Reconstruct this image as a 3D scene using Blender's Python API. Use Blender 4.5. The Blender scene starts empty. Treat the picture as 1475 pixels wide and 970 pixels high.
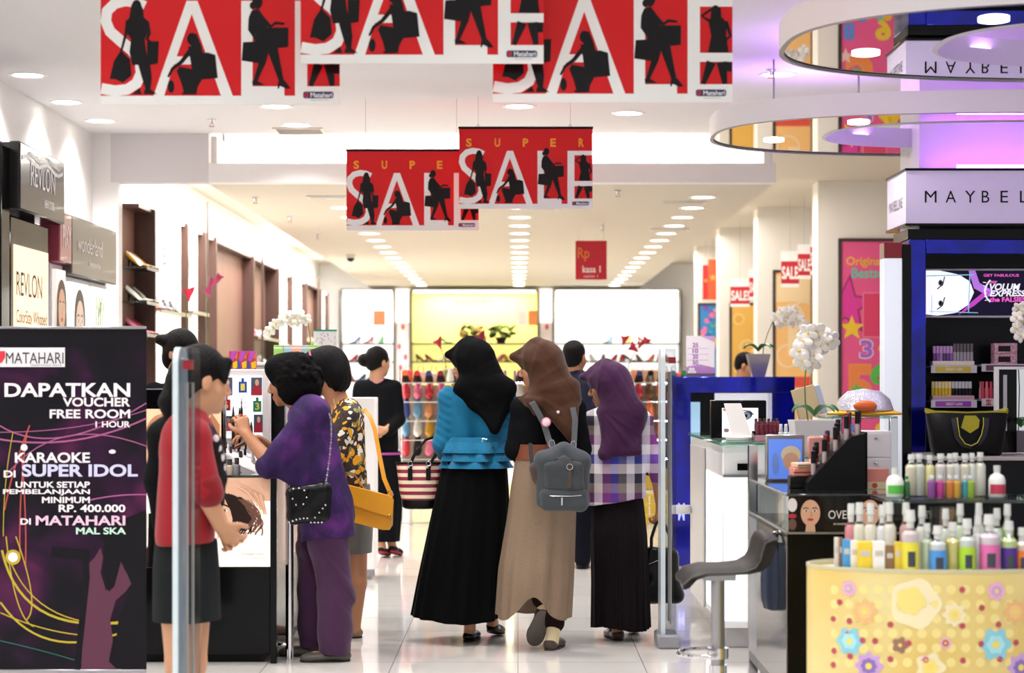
import bpy, bmesh, math, random
import numpy as np
from mathutils import Vector, Matrix
PI = math.pi
sc = bpy.context.scene
col = sc.collection
# ------------------------------------------------------------------ camera
F, VX, VY, CZ = 2868.0, 746.0, 550.0, 1.354          # focal length in pixels, vanishing point, eye height
cam_d = bpy.data.cameras.new('camera')
cam = bpy.data.objects.new('camera', cam_d)
col.objects.link(cam)
cam.location = (0, 0, CZ)
cam.rotation_euler = (PI / 2, 0, 0)
cam_d.sensor_width = 36
cam_d.lens = F * 36 / 1475
cam_d.shift_x = -8.5 / 1475
cam_d.shift_y = 65 / 1475
cam_d.clip_start = .1
cam_d.clip_end = 200
cam_d.dof.use_dof = True
cam_d.dof.focus_distance = 10.4
cam_d.dof.aperture_fstop = 2.9
sc.camera = cam
# ------------------------------------------------------------------ view, world, lights
sc.view_settings.view_transform = 'Standard'
sc.view_settings.look = 'None'
sc.view_settings.gamma = 1
sc.view_settings.use_curve_mapping = False
sc.view_settings.exposure = 0.0
w = bpy.data.worlds.new('world')
sc.world = w
w.use_nodes = True
w.node_tree.nodes['Background'].inputs[0].default_value = (.97, .985, 1, 1)
w.node_tree.nodes['Background'].inputs[1].default_value = .68
sc.cycles.max_bounces = 8
sc.cycles.diffuse_bounces = 4
sc.cycles.glossy_bounces = 4
sc.cycles.transparent_max_bounces = 24
sc.cycles.transmission_bounces = 8
sc.cycles.sample_clamp_indirect = 6
sc.cycles.use_denoising = True
sc.cycles.caustics_reflective = False
sc.cycles.caustics_refractive = False

def lamp(kind, loc, power, color=(1, .975, .95), size=.2, rot=(0, 0, 0), size_y=None, spot=None):
    d = bpy.data.lights.new('lamp_' + kind.lower(), kind)
    d.energy = power
    d.color = color
    if kind == 'AREA':
        d.size = size
        if size_y:
            d.shape = 'RECTANGLE'
            d.size_y = size_y
    else:
        d.shadow_soft_size = size
    if kind == 'SPOT':
        d.spot_size = spot or 2.3
        d.spot_blend = .8
    o = bpy.data.objects.new('lamp_' + kind.lower(), d)
    col.objects.link(o)
    o.location = loc
    o.rotation_euler = rot
    return o

P_FRONT, P_LOW, P_PURPLE, P_COVE = 128, 70, 9, 110
# ------------------------------------------------------------------ helpers
def lin(h):
    if not isinstance(h, str):
        return tuple(h)
    r = [int(h[i:i + 2], 16) / 255 for i in (0, 2, 4)]
    return tuple(x / 12.92 if x <= .04045 else ((x + .055) / 1.055) ** 2.4 for x in r)

def W(px, py, Y):
    s = F / Y
    return Vector(((px - VX) / s, Y, CZ - (py - VY) / s))

_M = {}
def M(name, c='cccccc', rough=.5, metal=0, emit=0, bump=0, bscale=40, bstretch=(1, 1, 1), vary=0, vscale=6, coat=0, spec=.5, sheen=0, alpha=1):
    if name in _M:
        return _M[name]
    m = bpy.data.materials.new(name)
    m.use_nodes = True
    nt = m.node_tree
    b = nt.nodes['Principled BSDF']
    c = lin(c)
    if max(c) < .03 and spec == .5:
        spec = .18
    b.inputs['Base Color'].default_value = (*c, 1)
    b.inputs['Roughness'].default_value = rough
    b.inputs['Metallic'].default_value = metal
    b.inputs['Coat Weight'].default_value = coat
    b.inputs['Specular IOR Level'].default_value = spec
    b.inputs['Sheen Weight'].default_value = sheen
    b.inputs['Alpha'].default_value = alpha
    if emit:
        b.inputs['Emission Color'].default_value = (*c, 1)
        b.inputs['Emission Strength'].default_value = emit
    if bump or vary:
        tc = nt.nodes.new('ShaderNodeTexCoord')
        mp = nt.nodes.new('ShaderNodeMapping')
        mp.inputs['Scale'].default_value = bstretch
        nt.links.new(tc.outputs['Object'], mp.inputs[0])
    if bump:
        n = nt.nodes.new('ShaderNodeTexNoise')
        n.inputs['Scale'].default_value = bscale
        n.inputs['Detail'].default_value = 4
        nt.links.new(mp.outputs[0], n.inputs['Vector'])
        bp = nt.nodes.new('ShaderNodeBump')
        bp.inputs['Strength'].default_value = bump
        bp.inputs['Distance'].default_value = .01
        nt.links.new(n.outputs[0], bp.inputs['Height'])
        nt.links.new(bp.outputs[0], b.inputs['Normal'])
    if vary:
        n = nt.nodes.new('ShaderNodeTexNoise')
        n.inputs['Scale'].default_value = vscale
        n.inputs['Detail'].default_value = 5
        nt.links.new(mp.outputs[0], n.inputs['Vector'])
        r = nt.nodes.new('ShaderNodeValToRGB')
        r.color_ramp.elements[0].position = .3
        r.color_ramp.elements[1].position = .7
        r.color_ramp.elements[0].color = (*[x * (1 - vary) for x in c], 1)
        r.color_ramp.elements[1].color = (*[min(1, x * (1 + vary)) for x in c], 1)
        nt.links.new(n.outputs[0], r.inputs[0])
        nt.links.new(r.outputs[0], b.inputs['Base Color'])
    _M[name] = m
    return m

def K(hexc, rough=.45, **kw):
    return M('paint_%s_%d%s' % (hexc, rough * 100, '_'.join(f'{k}{v}' for k, v in kw.items())), hexc, rough, **kw)

def G(hexc, strength):
    return M('glow_%s_%d' % (hexc, strength * 100), hexc, .4, emit=strength)

def glass(name='clear_glass', tint='f4fbf8', gloss=.12, rough=.02):
    if name in _M:
        return _M[name]
    m = bpy.data.materials.new(name)
    m.use_nodes = True
    nt = m.node_tree
    nt.nodes.remove(nt.nodes['Principled BSDF'])
    out = nt.nodes['Material Output']
    t = nt.nodes.new('ShaderNodeBsdfTransparent')
    t.inputs[0].default_value = (*lin(tint), 1)
    g = nt.nodes.new('ShaderNodeBsdfGlossy')
    g.inputs['Roughness'].default_value = rough
    lw = nt.nodes.new('ShaderNodeLayerWeight')
    lw.inputs[0].default_value = .25
    mr = nt.nodes.new('ShaderNodeMapRange')
    mr.inputs['To Min'].default_value = gloss * .5
    mr.inputs['To Max'].default_value = min(1, gloss * 5)
    nt.links.new(lw.outputs['Fresnel'], mr.inputs[0])
    mx = nt.nodes.new('ShaderNodeMixShader')
    nt.links.new(mr.outputs[0], mx.inputs[0])
    nt.links.new(t.outputs[0], mx.inputs[1])
    nt.links.new(g.outputs[0], mx.inputs[2])
    nt.links.new(mx.outputs[0], out.inputs[0])
    _M[name] = m
    return m

class MB:
    """collects geometry for ONE mesh object"""
    def __init__(s):
        s.v, s.f, s.m, s.T = [], [], [], None
    def add(s, vs, fs, mi=0):
        o = len(s.v)
        if s.T is not None:
            vs = [s.T @ Vector(v) for v in vs]
        s.v += [tuple(v) for v in vs]
        s.f += [tuple(o + i for i in f) for f in fs]
        s.m += [mi] * len(fs)
        return s
    def box(s, x0, x1, y0, y1, z0, z1, mi=0, b=0):
        if b <= 0:
            v = [(x, y, z) for x in (x0, x1) for y in (y0, y1) for z in (z0, z1)]
            return s.add(v, [(0, 1, 3, 2), (4, 6, 7, 5), (0, 4, 5, 1), (2, 3, 7, 6), (0, 2, 6, 4), (1, 5, 7, 3)], mi)
        c = ((x0 + x1) / 2, (y0 + y1) / 2, (z0 + z1) / 2)
        h = (abs(x1 - x0) / 2, abs(y1 - y0) / 2, abs(z1 - z0) / 2)
        b = min(b, min(h) * .9)
        v, ix = [], {}
        for sx in (-1, 1):
            for sy in (-1, 1):
                for sz in (-1, 1):
                    for a in range(3):
                        sg = (sx, sy, sz)
                        ix[sg + (a,)] = len(v)
                        v.append(tuple(c[i] + sg[i] * (h[i] - (0 if i == a else b)) for i in range(3)))
        f = []
        for a in range(3):
            o1, o2 = (a + 1) % 3, (a + 2) % 3
            for sg in (-1, 1):
                q = []
                for p, r in ((-1, -1), (1, -1), (1, 1), (-1, 1)):
                    t = [0, 0, 0]
                    t[a], t[o1], t[o2] = sg, p, r
                    q.append(ix[tuple(t) + (a,)])
                f.append(q if sg > 0 else q[::-1])
            for p in (-1, 1):
                for r in (-1, 1):
                    t0, t1 = [0, 0, 0], [0, 0, 0]
                    t0[a], t1[a] = -1, 1
                    t0[o1] = t1[o1] = p
                    t0[o2] = t1[o2] = r
                    q = [ix[tuple(t0) + (o1,)], ix[tuple(t1) + (o1,)], ix[tuple(t1) + (o2,)], ix[tuple(t0) + (o2,)]]
                    f.append(q)
        for sx in (-1, 1):
            for sy in (-1, 1):
                for sz in (-1, 1):
                    f.append([ix[(sx, sy, sz, a)] for a in range(3)])
        return s.add(v, f, mi)
    def loft(s, rings, mi=0, cap0=True, cap1=True, closed=True):
        n = len(rings[0])
        v = [p for r in rings for p in r]
        f = []
        for i in range(len(rings) - 1):
            for j in range(n if closed else n - 1):
                k = (j + 1) % n
                f.append((i * n + j, i * n + k, (i + 1) * n + k, (i + 1) * n + j))
        if cap0:
            f.append(tuple(range(n))[::-1])
        if cap1:
            f.append(tuple((len(rings) - 1) * n + j for j in range(n)))
        return s.add(v, f, mi)
    def lathe(s, prof, c=(0, 0, 0), n=20, mi=0, sx=1, sy=1, cap0=True, cap1=True):
        R = [[(c[0] + r * sx * math.cos(2 * PI * j / n), c[1] + r * sy * math.sin(2 * PI * j / n), c[2] + z) for j in range(n)] for r, z in prof]
        return s.loft(R, mi, cap0, cap1)
    def tube(s, pts, r, n=8, mi=0, closed=False):
        P = [Vector(p) for p in pts]
        rr = r if isinstance(r, (list, tuple)) else [r] * len(P)
        rings, up = [], None
        for i, p in enumerate(P):
            if closed:
                t = P[(i + 1) % len(P)] - P[i - 1]
            else:
                t = P[min(i + 1, len(P) - 1)] - P[max(i - 1, 0)]
            t.normalize()
            if up is None:
                up = t.orthogonal().normalized()
            up = (up - t * up.dot(t))
            up = up.normalized() if up.length > 1e-6 else t.orthogonal().normalized()
            sd = t.cross(up)
            rings.append([p + (up * math.cos(2 * PI * j / n) + sd * math.sin(2 * PI * j / n)) * rr[i] for j in range(n)])
        if closed:
            rings.append(rings[0])
        return s.loft(rings, mi, not closed, not closed)
    def cyl(s, a, b, r, r2=None, n=16, mi=0):
        return s.tube([a, b], [r, r if r2 is None else r2], n, mi)
    def ell(s, c, r, n=14, m=8, mi=0, R=None):
        rings = []
        for i in range(m + 1):
            t = PI * i / m
            rr = max(math.sin(t), .02)
            ring = []
            for j in range(n):
                q = Vector((r[0] * rr * math.cos(2 * PI * j / n), r[1] * rr * math.sin(2 * PI * j / n), -r[2] * math.cos(t)))
                if R is not None:
                    q = R @ q
                ring.append(q + Vector(c))
            rings.append(ring)
        return s.loft(rings, mi)
    def ribbon(s, pts, w, th, wdir, mi=0):
        """flat strap: rectangle section w (along wdir) x th"""
        P = [Vector(p) for p in pts]
        rings = []
        for i, p in enumerate(P):
            t = (P[min(i + 1, len(P) - 1)] - P[max(i - 1, 0)]).normalized()
            a = Vector(wdir)
            a = (a - t * a.dot(t)).normalized()
            nn = t.cross(a)
            rings.append([p + a * w / 2 + nn * th / 2, p - a * w / 2 + nn * th / 2, p - a * w / 2 - nn * th / 2, p + a * w / 2 - nn * th / 2])
        return s.loft(rings, mi)
    def build(s, name, mats, parent=None, smooth=40, loc=None):
        me = bpy.data.meshes.new(name)
        me.from_pydata(s.v, [], s.f)
        for m in (mats if isinstance(mats, (list, tuple)) else [mats]):
            me.materials.append(m)
        if any(s.m):
            me.polygons.foreach_set('material_index', s.m)
        if len(s.f) < 20000:
            bm = bmesh.new()
            bm.from_mesh(me)
            bmesh.ops.recalc_face_normals(bm, faces=bm.faces)
            bm.to_mesh(me)
            bm.free()
        if smooth:
            me.polygons.foreach_set('use_smooth', [True] * len(me.polygons))
            if smooth < 180:
                me.set_sharp_from_angle(angle=math.radians(smooth))
        me.update()
        o = bpy.data.objects.new(name, me)
        col.objects.link(o)
        if parent is not None:
            o.parent = parent
        if loc is not None:
            o.location = loc
        return o

def tag(o, label, cat, group=None):
    o['label'] = label
    o['category'] = cat
    if group:
        o['group'] = group
    return o

def thing(name, label, cat, loc=(0, 0, 0), rz=0, group=None):
    o = bpy.data.objects.new(name, None)
    o.empty_display_size = .05
    col.objects.link(o)
    o.location = loc
    o.rotation_euler = (0, 0, rz)
    return tag(o, label, cat, group)

def struct(name, mb, mats, smooth=40):
    o = mb.build(name, mats, None, smooth)
    o['kind'] = 'structure'
    return o

def dup(o, loc=None, rz=None, label=None, parent=None, mats=None):
    """copy of a thing with its parts and sub-parts; mats: {part name stem: material} swaps"""
    c = o.copy()
    col.objects.link(c)
    if parent is not None:
        c.parent = parent
    if loc is not None:
        c.location = loc
    if rz is not None:
        c.rotation_euler = (0, 0, rz)
    if label:
        c['label'] = label
    if mats and c.type == 'MESH':
        k = c.name.split('.')[0]
        if k in mats:
            c.data = c.data.copy()
            mm = mats[k]
            for i, m in enumerate(mm if isinstance(mm, (list, tuple)) else [mm]):
                c.data.materials[i] = m
    for ch in list(o.children):
        dup(ch, parent=c, mats=mats)
    return c

ORD = ('first second third fourth fifth sixth seventh eighth ninth tenth eleventh twelfth thirteenth fourteenth fifteenth sixteenth seventeenth '
       'eighteenth nineteenth twentieth twenty-first twenty-second twenty-third twenty-fourth twenty-fifth').split()

_TG = {}
def text_geo(t, bold=0, space=1, shear=0):
    k = (t, bold, space, shear)
    if k not in _TG:
        cu = bpy.data.curves.new('t', 'FONT')
        cu.body = t
        cu.offset = bold
        cu.space_character = space
        cu.shear = shear
        cu.resolution_u = 4
        o = bpy.data.objects.new('t', cu)
        col.objects.link(o)
        bpy.context.view_layer.update()
        me = bpy.data.meshes.new_from_object(o.evaluated_get(bpy.context.evaluated_depsgraph_get()))
        v = np.array([p.co[:2] for p in me.vertices])
        f = [tuple(p.vertices) for p in me.polygons]
        lo, hi = v.min(0), v.max(0)
        _TG[k] = ((v - lo) / (hi - lo), f, (hi - lo)[0] / (hi - lo)[1])
        bpy.data.objects.remove(o)
        bpy.data.curves.remove(cu)
        bpy.data.meshes.remove(me)
    return _TG[k]

class Art:
    """flat printing on a plane: o + u*x + v*y, layers stacked along the normal"""
    def __init__(s, mb, o, u=(1, 0, 0), v=(0, 0, 1), eps=.0006, sx=1, sy=1):
        s.mb, s.o, s.u, s.v = mb, Vector(o), Vector(u) * sx, Vector(v) * sy
        s.n, s.eps, s.k = Vector(u).cross(Vector(v)).normalized(), eps, 0
    def P(s, x, y, l):
        return s.o + s.u * x + s.v * y + s.n * s.eps * l
    def poly(s, pts, l, mi):
        s.k += 1
        l += .03 * s.k
        xm_ = getattr(s, 'xmin', None)
        if xm_ is not None:
            out = []
            for i, p in enumerate(pts):
                q = pts[i - 1]
                if (p[0] >= xm_) != (q[0] >= xm_):
                    f_ = (xm_ - q[0]) / (p[0] - q[0])
                    out.append((xm_, q[1] + (p[1] - q[1]) * f_))
                if p[0] >= xm_:
                    out.append(p)
            pts = out
        s.mb.add([s.P(x, y, l) for x, y in pts], [tuple(range(len(pts)))], mi)
    def rect(s, x0, y0, x1, y1, l, mi):
        s.poly([(x0, y0), (x1, y0), (x1, y1), (x0, y1)], l, mi)
    def ell(s, cx, cy, rx, ry, l, mi, n=20, rot=0):
        c, d = math.cos(rot), math.sin(rot)
        s.poly([(cx + rx * math.cos(a) * c - ry * math.sin(a) * d, cy + rx * math.cos(a) * d + ry * math.sin(a) * c) for a in [2 * PI * i / n for i in range(n)]], l, mi)
    def line(s, pts, w, l, mi, w1=None):
        n = len(pts)
        s.k += 1
        l += .03 * s.k
        L, R = [], []
        for i, p in enumerate(pts):
            a, b = pts[max(i - 1, 0)], pts[min(i + 1, n - 1)]
            dx, dy = b[0] - a[0], b[1] - a[1]
            q = math.hypot(dx, dy) or 1
            ww = (w if w1 is None else w + (w1 - w) * i / max(1, n - 1)) / 2
            L.append((p[0] - dy / q * ww, p[1] + dx / q * ww))
            R.append((p[0] + dy / q * ww, p[1] - dx / q * ww))
        o = len(s.mb.v)
        s.mb.add([s.P(x, y, l) for x, y in L + R], [(i, i + 1, n + i + 1, n + i) for i in range(n - 1)], mi)
    def star(s, cx, cy, r, l, mi, k=5, q=.42, rot=PI / 2):
        s.poly([(cx + (r if i % 2 == 0 else r * q) * math.cos(rot + PI * i / k), cy + (r if i % 2 == 0 else r * q) * math.sin(rot + PI * i / k)) for i in range(2 * k)], l, mi)
    def text(s, t, x0, y0, x1, y1, l, mi, bold=0, space=1, shear=0, keep=None):
        v, f, asp = text_geo(t, bold, space, shear)
        s.k += 1
        l += .03 * s.k
        if keep == 'l':
            x1 = x0 + (y1 - y0) * asp * s.v.length / s.u.length
        if keep == 'r':
            x0 = x1 - (y1 - y0) * asp * s.v.length / s.u.length
        if keep == 'c':
            h = (y1 - y0) * asp * s.v.length / s.u.length / 2
            x0, x1 = (x0 + x1) / 2 - h, (x0 + x1) / 2 + h
        s.mb.add([s.P(x0 + (x1 - x0) * a, y0 + (y1 - y0) * b, l) for a, b in v], f, mi)

# ---- common materials
WHITE = M('white_paint', 'eeecea', .55)
BLACK = M('black_gloss', '08080a', .12)
BLACKM = M('black_matt', '0c0c0e', .5)
CHROME = M('chrome', 'd8d8dc', .12, 1)
STEEL = M('brushed_steel', 'a8a8ac', .32, 1)
BROWN = M('dark_wenge_wood', '4a2e26', .4, vary=.25, vscale=10, bstretch=(1, 1, .1))
BROWN2 = M('warm_wood_back', '8a6458', .45, vary=.12, vscale=8, bstretch=(1, 1, .1))
MIRROR = M('mirror', 'f2f2f4', .015, 1)
GLASS = glass()
GLASSG = glass('green_edge_glass', 'd5ece2', .15)
ACRYL = glass('acrylic', 'e2e6ea', .035, .08)
# ------------------------------------------------------------------ setting
def floor_mat():
    m = bpy.data.materials.new('polished_tile')
    m.use_nodes = True
    nt = m.node_tree
    b = nt.nodes['Principled BSDF']
    tc = nt.nodes.new('ShaderNodeTexCoord')
    br = nt.nodes.new('ShaderNodeTexBrick')
    br.offset = 0
    br.inputs['Scale'].default_value = 1
    br.inputs['Brick Width'].default_value = .6
    br.inputs['Row Height'].default_value = .6
    br.inputs['Mortar Size'].default_value = .0025
    br.inputs['Color1'].default_value = (*lin('dbd8d2'), 1)
    br.inputs['Color2'].default_value = (*lin('d6d3cd'), 1)
    br.inputs['Mortar'].default_value = (*lin('9a948c'), 1)
    nt.links.new(tc.outputs['Object'], br.inputs['Vector'])
    nt.links.new(br.outputs[0], b.inputs['Base Color'])
    b.inputs['Roughness'].default_value = .07
    b.inputs['Specular IOR Level'].default_value = .6
    n = nt.nodes.new('ShaderNodeTexNoise')
    n.inputs['Scale'].default_value = 1.2
    bp = nt.nodes.new('ShaderNodeBump')
    bp.inputs['Strength'].default_value = .05
    bp.inputs['Distance'].default_value = .02
    nt.links.new(tc.outputs['Object'], n.inputs['Vector'])
    nt.links.new(n.outputs[0], bp.inputs['Height'])
    nt.links.new(bp.outputs[0], b.inputs['Normal'])
    return m
struct('floor', MB().box(-5, 7, 2.5, 34, -.1, 0), floor_mat())
CEILW = M('ceiling_white', 'e4e2e3', .7)
CEILB = M('ceiling_cream', 'd0c6b4', .7)
ZC, ZL, YB, YE = 3.28, 2.9, 15.6, 32.6
struct('ceiling', MB().box(-3.5, 7, 2.5, 15.45, ZC, ZC + .1), CEILW)
struct('ceiling_rear', MB().box(-2.42, 2.0, 15.6, YE + .3, ZL, ZL + .12).box(-3.6, -2.42, 15.6, YE + .3, ZC, ZC + .1).box(2.0, 7, 15.45, YE + .3, ZC, ZC + .1), [CEILB])
# light cove above the low ceiling's front edge
struct('trim_cove', MB().box(-2.4, 2.0, 15.45, 15.6, ZL, 3.05).box(-2.4, 2.0, 16.3, 16.4, ZL + .12, ZC + .1).box(-2.4, 2.0, 15.45, 16.4, ZC + .1, ZC + .16), [WHITE])
struct('trim_bulkhead', MB().box(-3.16, -2.4, 15.45, 15.6, ZL, ZC + .1), [M('bulkhead_grey', 'd6d2d3', .7)])
struct('trim_bulkhead_edge', MB().box(1.93, 1.999, 15.61, YE - .01, ZL + .121, ZC - .001).box(-2.419, -2.36, 15.61, YE - .01, ZL + .121, ZC - .001), [WHITE])
lamp('AREA', (-.2, 15.75, 3.1), P_COVE, size=3.9, size_y=.12, rot=(PI * .72, 0, 0))
struct('wall_left', MB().box(-3.5, -3.3, 2.5, 15.45, 0, ZC), M('left_wall_white', 'e6e4e3', .6))
struct('wall_left_end', MB().box(-3.5, -3.1, 15.45, 15.6, 0, ZL).box(-3.5, -3.16, 15.45, 15.6, ZL, ZC), WHITE)
struct('wall_left_rear', MB().box(-3.45, -3.25, 15.6, YE, 0, ZC), M('rear_wall_white', 'f2f0ec', .6))
struct('wall_back', MB().box(-3.6, 7, YE, YE + .2, 0, ZC), M('back_wall_white', 'f4f2ee', .6))
struct('wall_right', MB().box(6.8, 7, 2.5, YE, 0, ZC), WHITE)
for (z0, nm) in ((-2.75, 'left'), (2.3, 'right')):       # cove light over the side strips of the rear hall
    lamp('AREA', (z0, 24, 3.2), 480 if z0 < 0 else 170, size=.35, size_y=15)

# frontal wall piers on the right with posters between dark frames
PIER = M('pier_cream', 'ebe5da', .6)
def pier(name, x0, x1, s, top, th=.35):
    Y = F / s
    return struct(name, MB().box((x0 - VX) / s, (x1 - VX) / s, Y, Y + th, 0, top), PIER)
pier('wall_pier_pink', 1178, 1420, 150, ZC)
pier('wall_pier_orange', 1091, 1182, 130, ZC)
pier('wall_pier_amber', 1036, 1110, 115, ZC)
pier('wall_pier_blue', 1003, 1046, 102, ZC)

# ---- ceiling fittings
def downlight(proto=[]):
    if not proto:
        t = thing('ceiling_downlight', '-', 'ceiling light')
        MB().lathe([(.095, -.004), (.118, -.006), (.12, 0), (.095, 0)], n=28, cap0=False, cap1=False).build('trim_ring', K('f4f4f2', .4), t)
        MB().lathe([(.002, -.003), (.096, -.003)], n=28, cap0=False, cap1=False).build('lens', G('fffaf0', 9), t)
        proto += [t, True]
        return t
    return dup(proto[0])
nth = lambda i: ORD[i]
for X, nm in ((-1.55, 'shoe wall row'), (.02, 'middle row'), (1.55, 'poster side row')):
    for i in range(16):
        o = downlight()
        o.location = (X, 16.67 + 1.02 * i, ZL)
        o['label'] = f'cream ceiling downlight, {nth(i)} from the front, {nm}'
        o['group'] = 'downlights in the cream ceiling'
        if i % 2 == 0:
            lamp('SPOT', (X, 16.67 + 1.02 * i, ZL - .03), P_LOW, size=.1)
FL = [(40, 108, 'above the black cosmetics wall unit'), (95, 147, 'in the middle of the row along the plain white wall'), (145, 174, 'at the far end of the row along the plain white wall'),
      (398, 153, 'just below the first big SALE banner'), (427, 180, 'by the square air vent'), (748, 153, 'below the big middle SALE banner'), (905, 163, 'below the SALE banner beside the rings'), (1120, 107, 'between the SALE banner and the mirrored rings')]
for px, py, nm in FL:
    s = (VY - py) / (ZC - CZ)
    o = downlight()
    o.location = ((px - VX) / s, F / s, ZC)
    o['label'] = 'white front ceiling downlight, ' + nm
    o['group'] = 'downlights in the white ceiling'
    lamp('SPOT', (o.location.x, o.location.y, ZC - .03), P_FRONT, size=.1)
for X in (-3.05, -1.68, 0, 1.63):  # unseen spots without fittings, added for their light
    for Y in (4.5, 6.2, 8, 9.7, 11.4):
        lamp('SPOT', (X, Y, ZC - .03), P_FRONT, size=.12)

def sprinkler(px, py, z, label):
    s = (VY - py) / (z - CZ)
    t = thing('fire_sprinkler', label, 'sprinkler', ((px - VX) / s, F / s, z))
    MB().lathe([(.03, 0), (.032, -.006), (.012, -.012), (.01, -.03), (.004, -.04)]).build('body', CHROME, t)
    MB().lathe([(.003, -.055), (.022, -.055), (.022, -.052), (.003, -.052)], n=14).tube([(.009, 0, -.03), (.014, 0, -.045), (.004, 0, -.055)], .002, 5).tube([(-.009, 0, -.03), (-.014, 0, -.045), (-.004, 0, -.055)], .002, 5).build('deflector', K('b07a50', .4), t)
sprinkler(305, 172, ZC, 'small fire sprinkler in the white ceiling above the shoe wall corner')
sprinkler(1111, 100, ZC, 'small fire sprinkler beside the mirrored rings')
sprinkler(368, 284, ZL, 'fire sprinkler at the front corner of the cream ceiling')
sprinkler(418, 312, ZL, 'second fire sprinkler along the edge of the cream ceiling')
sprinkler(458, 338, ZL, 'third fire sprinkler along the edge of the cream ceiling')
sprinkler(890, 274, ZL, 'fire sprinkler in the cream ceiling beside the hanging SALE banner')
sprinkler(868, 325, ZL, 'fire sprinkler above the red hanging checkout sign')
t = thing('dome_camera', 'dark dome security camera under the cream ceiling', 'camera', (W(505, 368, 24.2).x, 24.2, ZL))
MB().lathe([(.06, 0), (.06, -.04), (.05, -.045)]).build('housing', K('d8d4cc'), t)
MB().ell((0, 0, -.045), (.05, .05, .045)).build('dome', BLACK, t)
def vent(px, py, z, w, d, label):
    s = (VY - py) / (z - CZ)
    t = thing('air_vent', label, 'air vent', ((px - VX) / s, F / s, z))
    MB().box(-w / 2, w / 2, -d / 2, d / 2, -.004, 0).build('backing', K('4a4640', .8), t)
    m = MB()
    m.box(-w / 2 - .02, w / 2 + .02, -d / 2 - .02, -d / 2, -.012, 0).box(-w / 2 - .02, w / 2 + .02, d / 2, d / 2 + .02, -.012, 0)
    m.box(-w / 2 - .02, -w / 2, -d / 2, d / 2, -.012, 0).box(w / 2, w / 2 + .02, -d / 2, d / 2, -.012, 0)
    m.build('frame', K('e0dcd4'), t)
    m = MB()
    for i in range(5):
        y = -d / 2 + d * (i + .5) / 5
        m.box(-w / 2, w / 2, y - .006, y + .006, -.012, -.004)
    m.build('grille', K('cfcac0'), t)
vent(432, 188, ZC, .34, .34, 'square grey air vent in the white ceiling')
vent(472, 283, ZL, .3, .12, 'slot air vent in the cream ceiling beside the shoe side lights')
vent(985, 291, ZL, .34, .12, 'slot air vent beside the first light of the poster side row')
vent(965, 330, ZL, .34, .12, 'slot air vent further along the poster side row')
vent(775, 300, ZL, .3, .12, 'slot air vent behind the hanging SALE banner')
for x0, x1, y0, y1, nm in ((325, 372, 208, 232, 'beside the shoe wall corner'), (985, 1042, 200, 232, 'behind the mirrored ring')):
    s = F / 16.28
    a, b = (x0 - VX) / s, (x1 - VX) / s
    z0, z1 = CZ + (VY - y1) / s, CZ + (VY - y0) / s
    t = thing('linear_grille', 'white linear grille inside the bright light cove ' + nm, 'air vent', ((a + b) / 2, 16.29, z0))
    m = MB()
    for i in range(5):
        z = (z1 - z0) * i / 4
        m.box(a - (a + b) / 2, b - (a + b) / 2, -.02, 0, z, z + .012)
    m.build('slat', K('b8b4b0'), t)
    MB().box(a - (a + b) / 2, b - (a + b) / 2, -.004, .004, 0, z1 - z0).build('backing', K('d8d4d0'), t)

# ---- mirrored ring canopies with violet light above
def ring(Y, label):
    cx, ax, ay, hx, hy = 2.95, 1.82, 1.05, 1.14, .63
    t = thing('ring_canopy', label, 'ceiling canopy', (cx, Y, 2.79), 0, None)
    n = 96
    pw_ = lambda q: math.copysign(abs(q) ** .78, q)
    E = lambda a, b, z: [(a * pw_(math.cos(2 * PI * j / n)), b * pw_(math.sin(2 * PI * j / n)), z) for j in range(n)]
    MB().loft([E(ax, ay, 0), E(ax, ay, .12), E(ax - .02, ay - .02, .12), E(ax - .02, ay - .02, .005), E(ax, ay, 0)], 0, False, False).build('outer_band', K('f6f6f4', .35), t)
    MB().loft([E(hx, hy, 0), E(hx, hy, .12), E(hx + .02, hy + .02, .12), E(hx + .02, hy + .02, .005), E(hx, hy, 0)], 0, False, False).build('inner_band', K('cfcaD6'.lower(), .4), t)
    MB().loft([E(ax - .02, ay - .02, .006), E(hx + .02, hy + .02, .006), E(hx + .02, hy + .02, .03), E(ax - .02, ay - .02, .03), E(ax - .02, ay - .02, .006)], 0, False, False).build('mirror_soffit', MIRROR, t)
    MB().loft([E(ax, ay, 0), E(ax, ay, -.003), E(ax - .022, ay - .022, -.003), E(ax - .022, ay - .022, 0), E(ax, ay, 0)], 0, False, False).build('edge_trim', STEEL, t)
    for i in range(6):
        a = 2 * PI * (i + .5) / 6 + .25
        x, y = (ax + hx) / 2 * math.cos(a), (ay + hy) / 2 * math.sin(a)
        MB().lathe([(.002, -.006), (.05, -.006), (.062, -.003), (.062, .004)], (x, y, 0), 20, cap0=False).build('recessed_light', G('fff6ea', 6), t)
        MB().cyl((x, y, .03), (x, y, .485), .006, n=6).build('hanger_rod', STEEL, t)
    for a in range(4):
        an = 2 * PI * (a + .5) / 4
        lamp('AREA', (cx + 1.5 * math.cos(an), Y + .85 * math.sin(an), 2.86), P_PURPLE, (.6, .28, 1), .5, (PI, 0, 0), .3)
    return t
ring(8.5, 'white oval ring canopy with mirrored underside, the one closer to the yellow counter')
ring(11.64, 'white oval ring canopy with mirrored underside, around the violet lit column')
# violet lit column behind the cosmetics sign
struct('wall_column_violet', MB().box(2.42, 3.55, 12.0, 12.6, 0, ZC), M('column_white', 'e8e4ea', .5))
lamp('AREA', (2.95, 11.9, 2.62), 2.2, (.5, .12, 1), 1.0, (PI * .93, 0, 0), .06)
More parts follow.
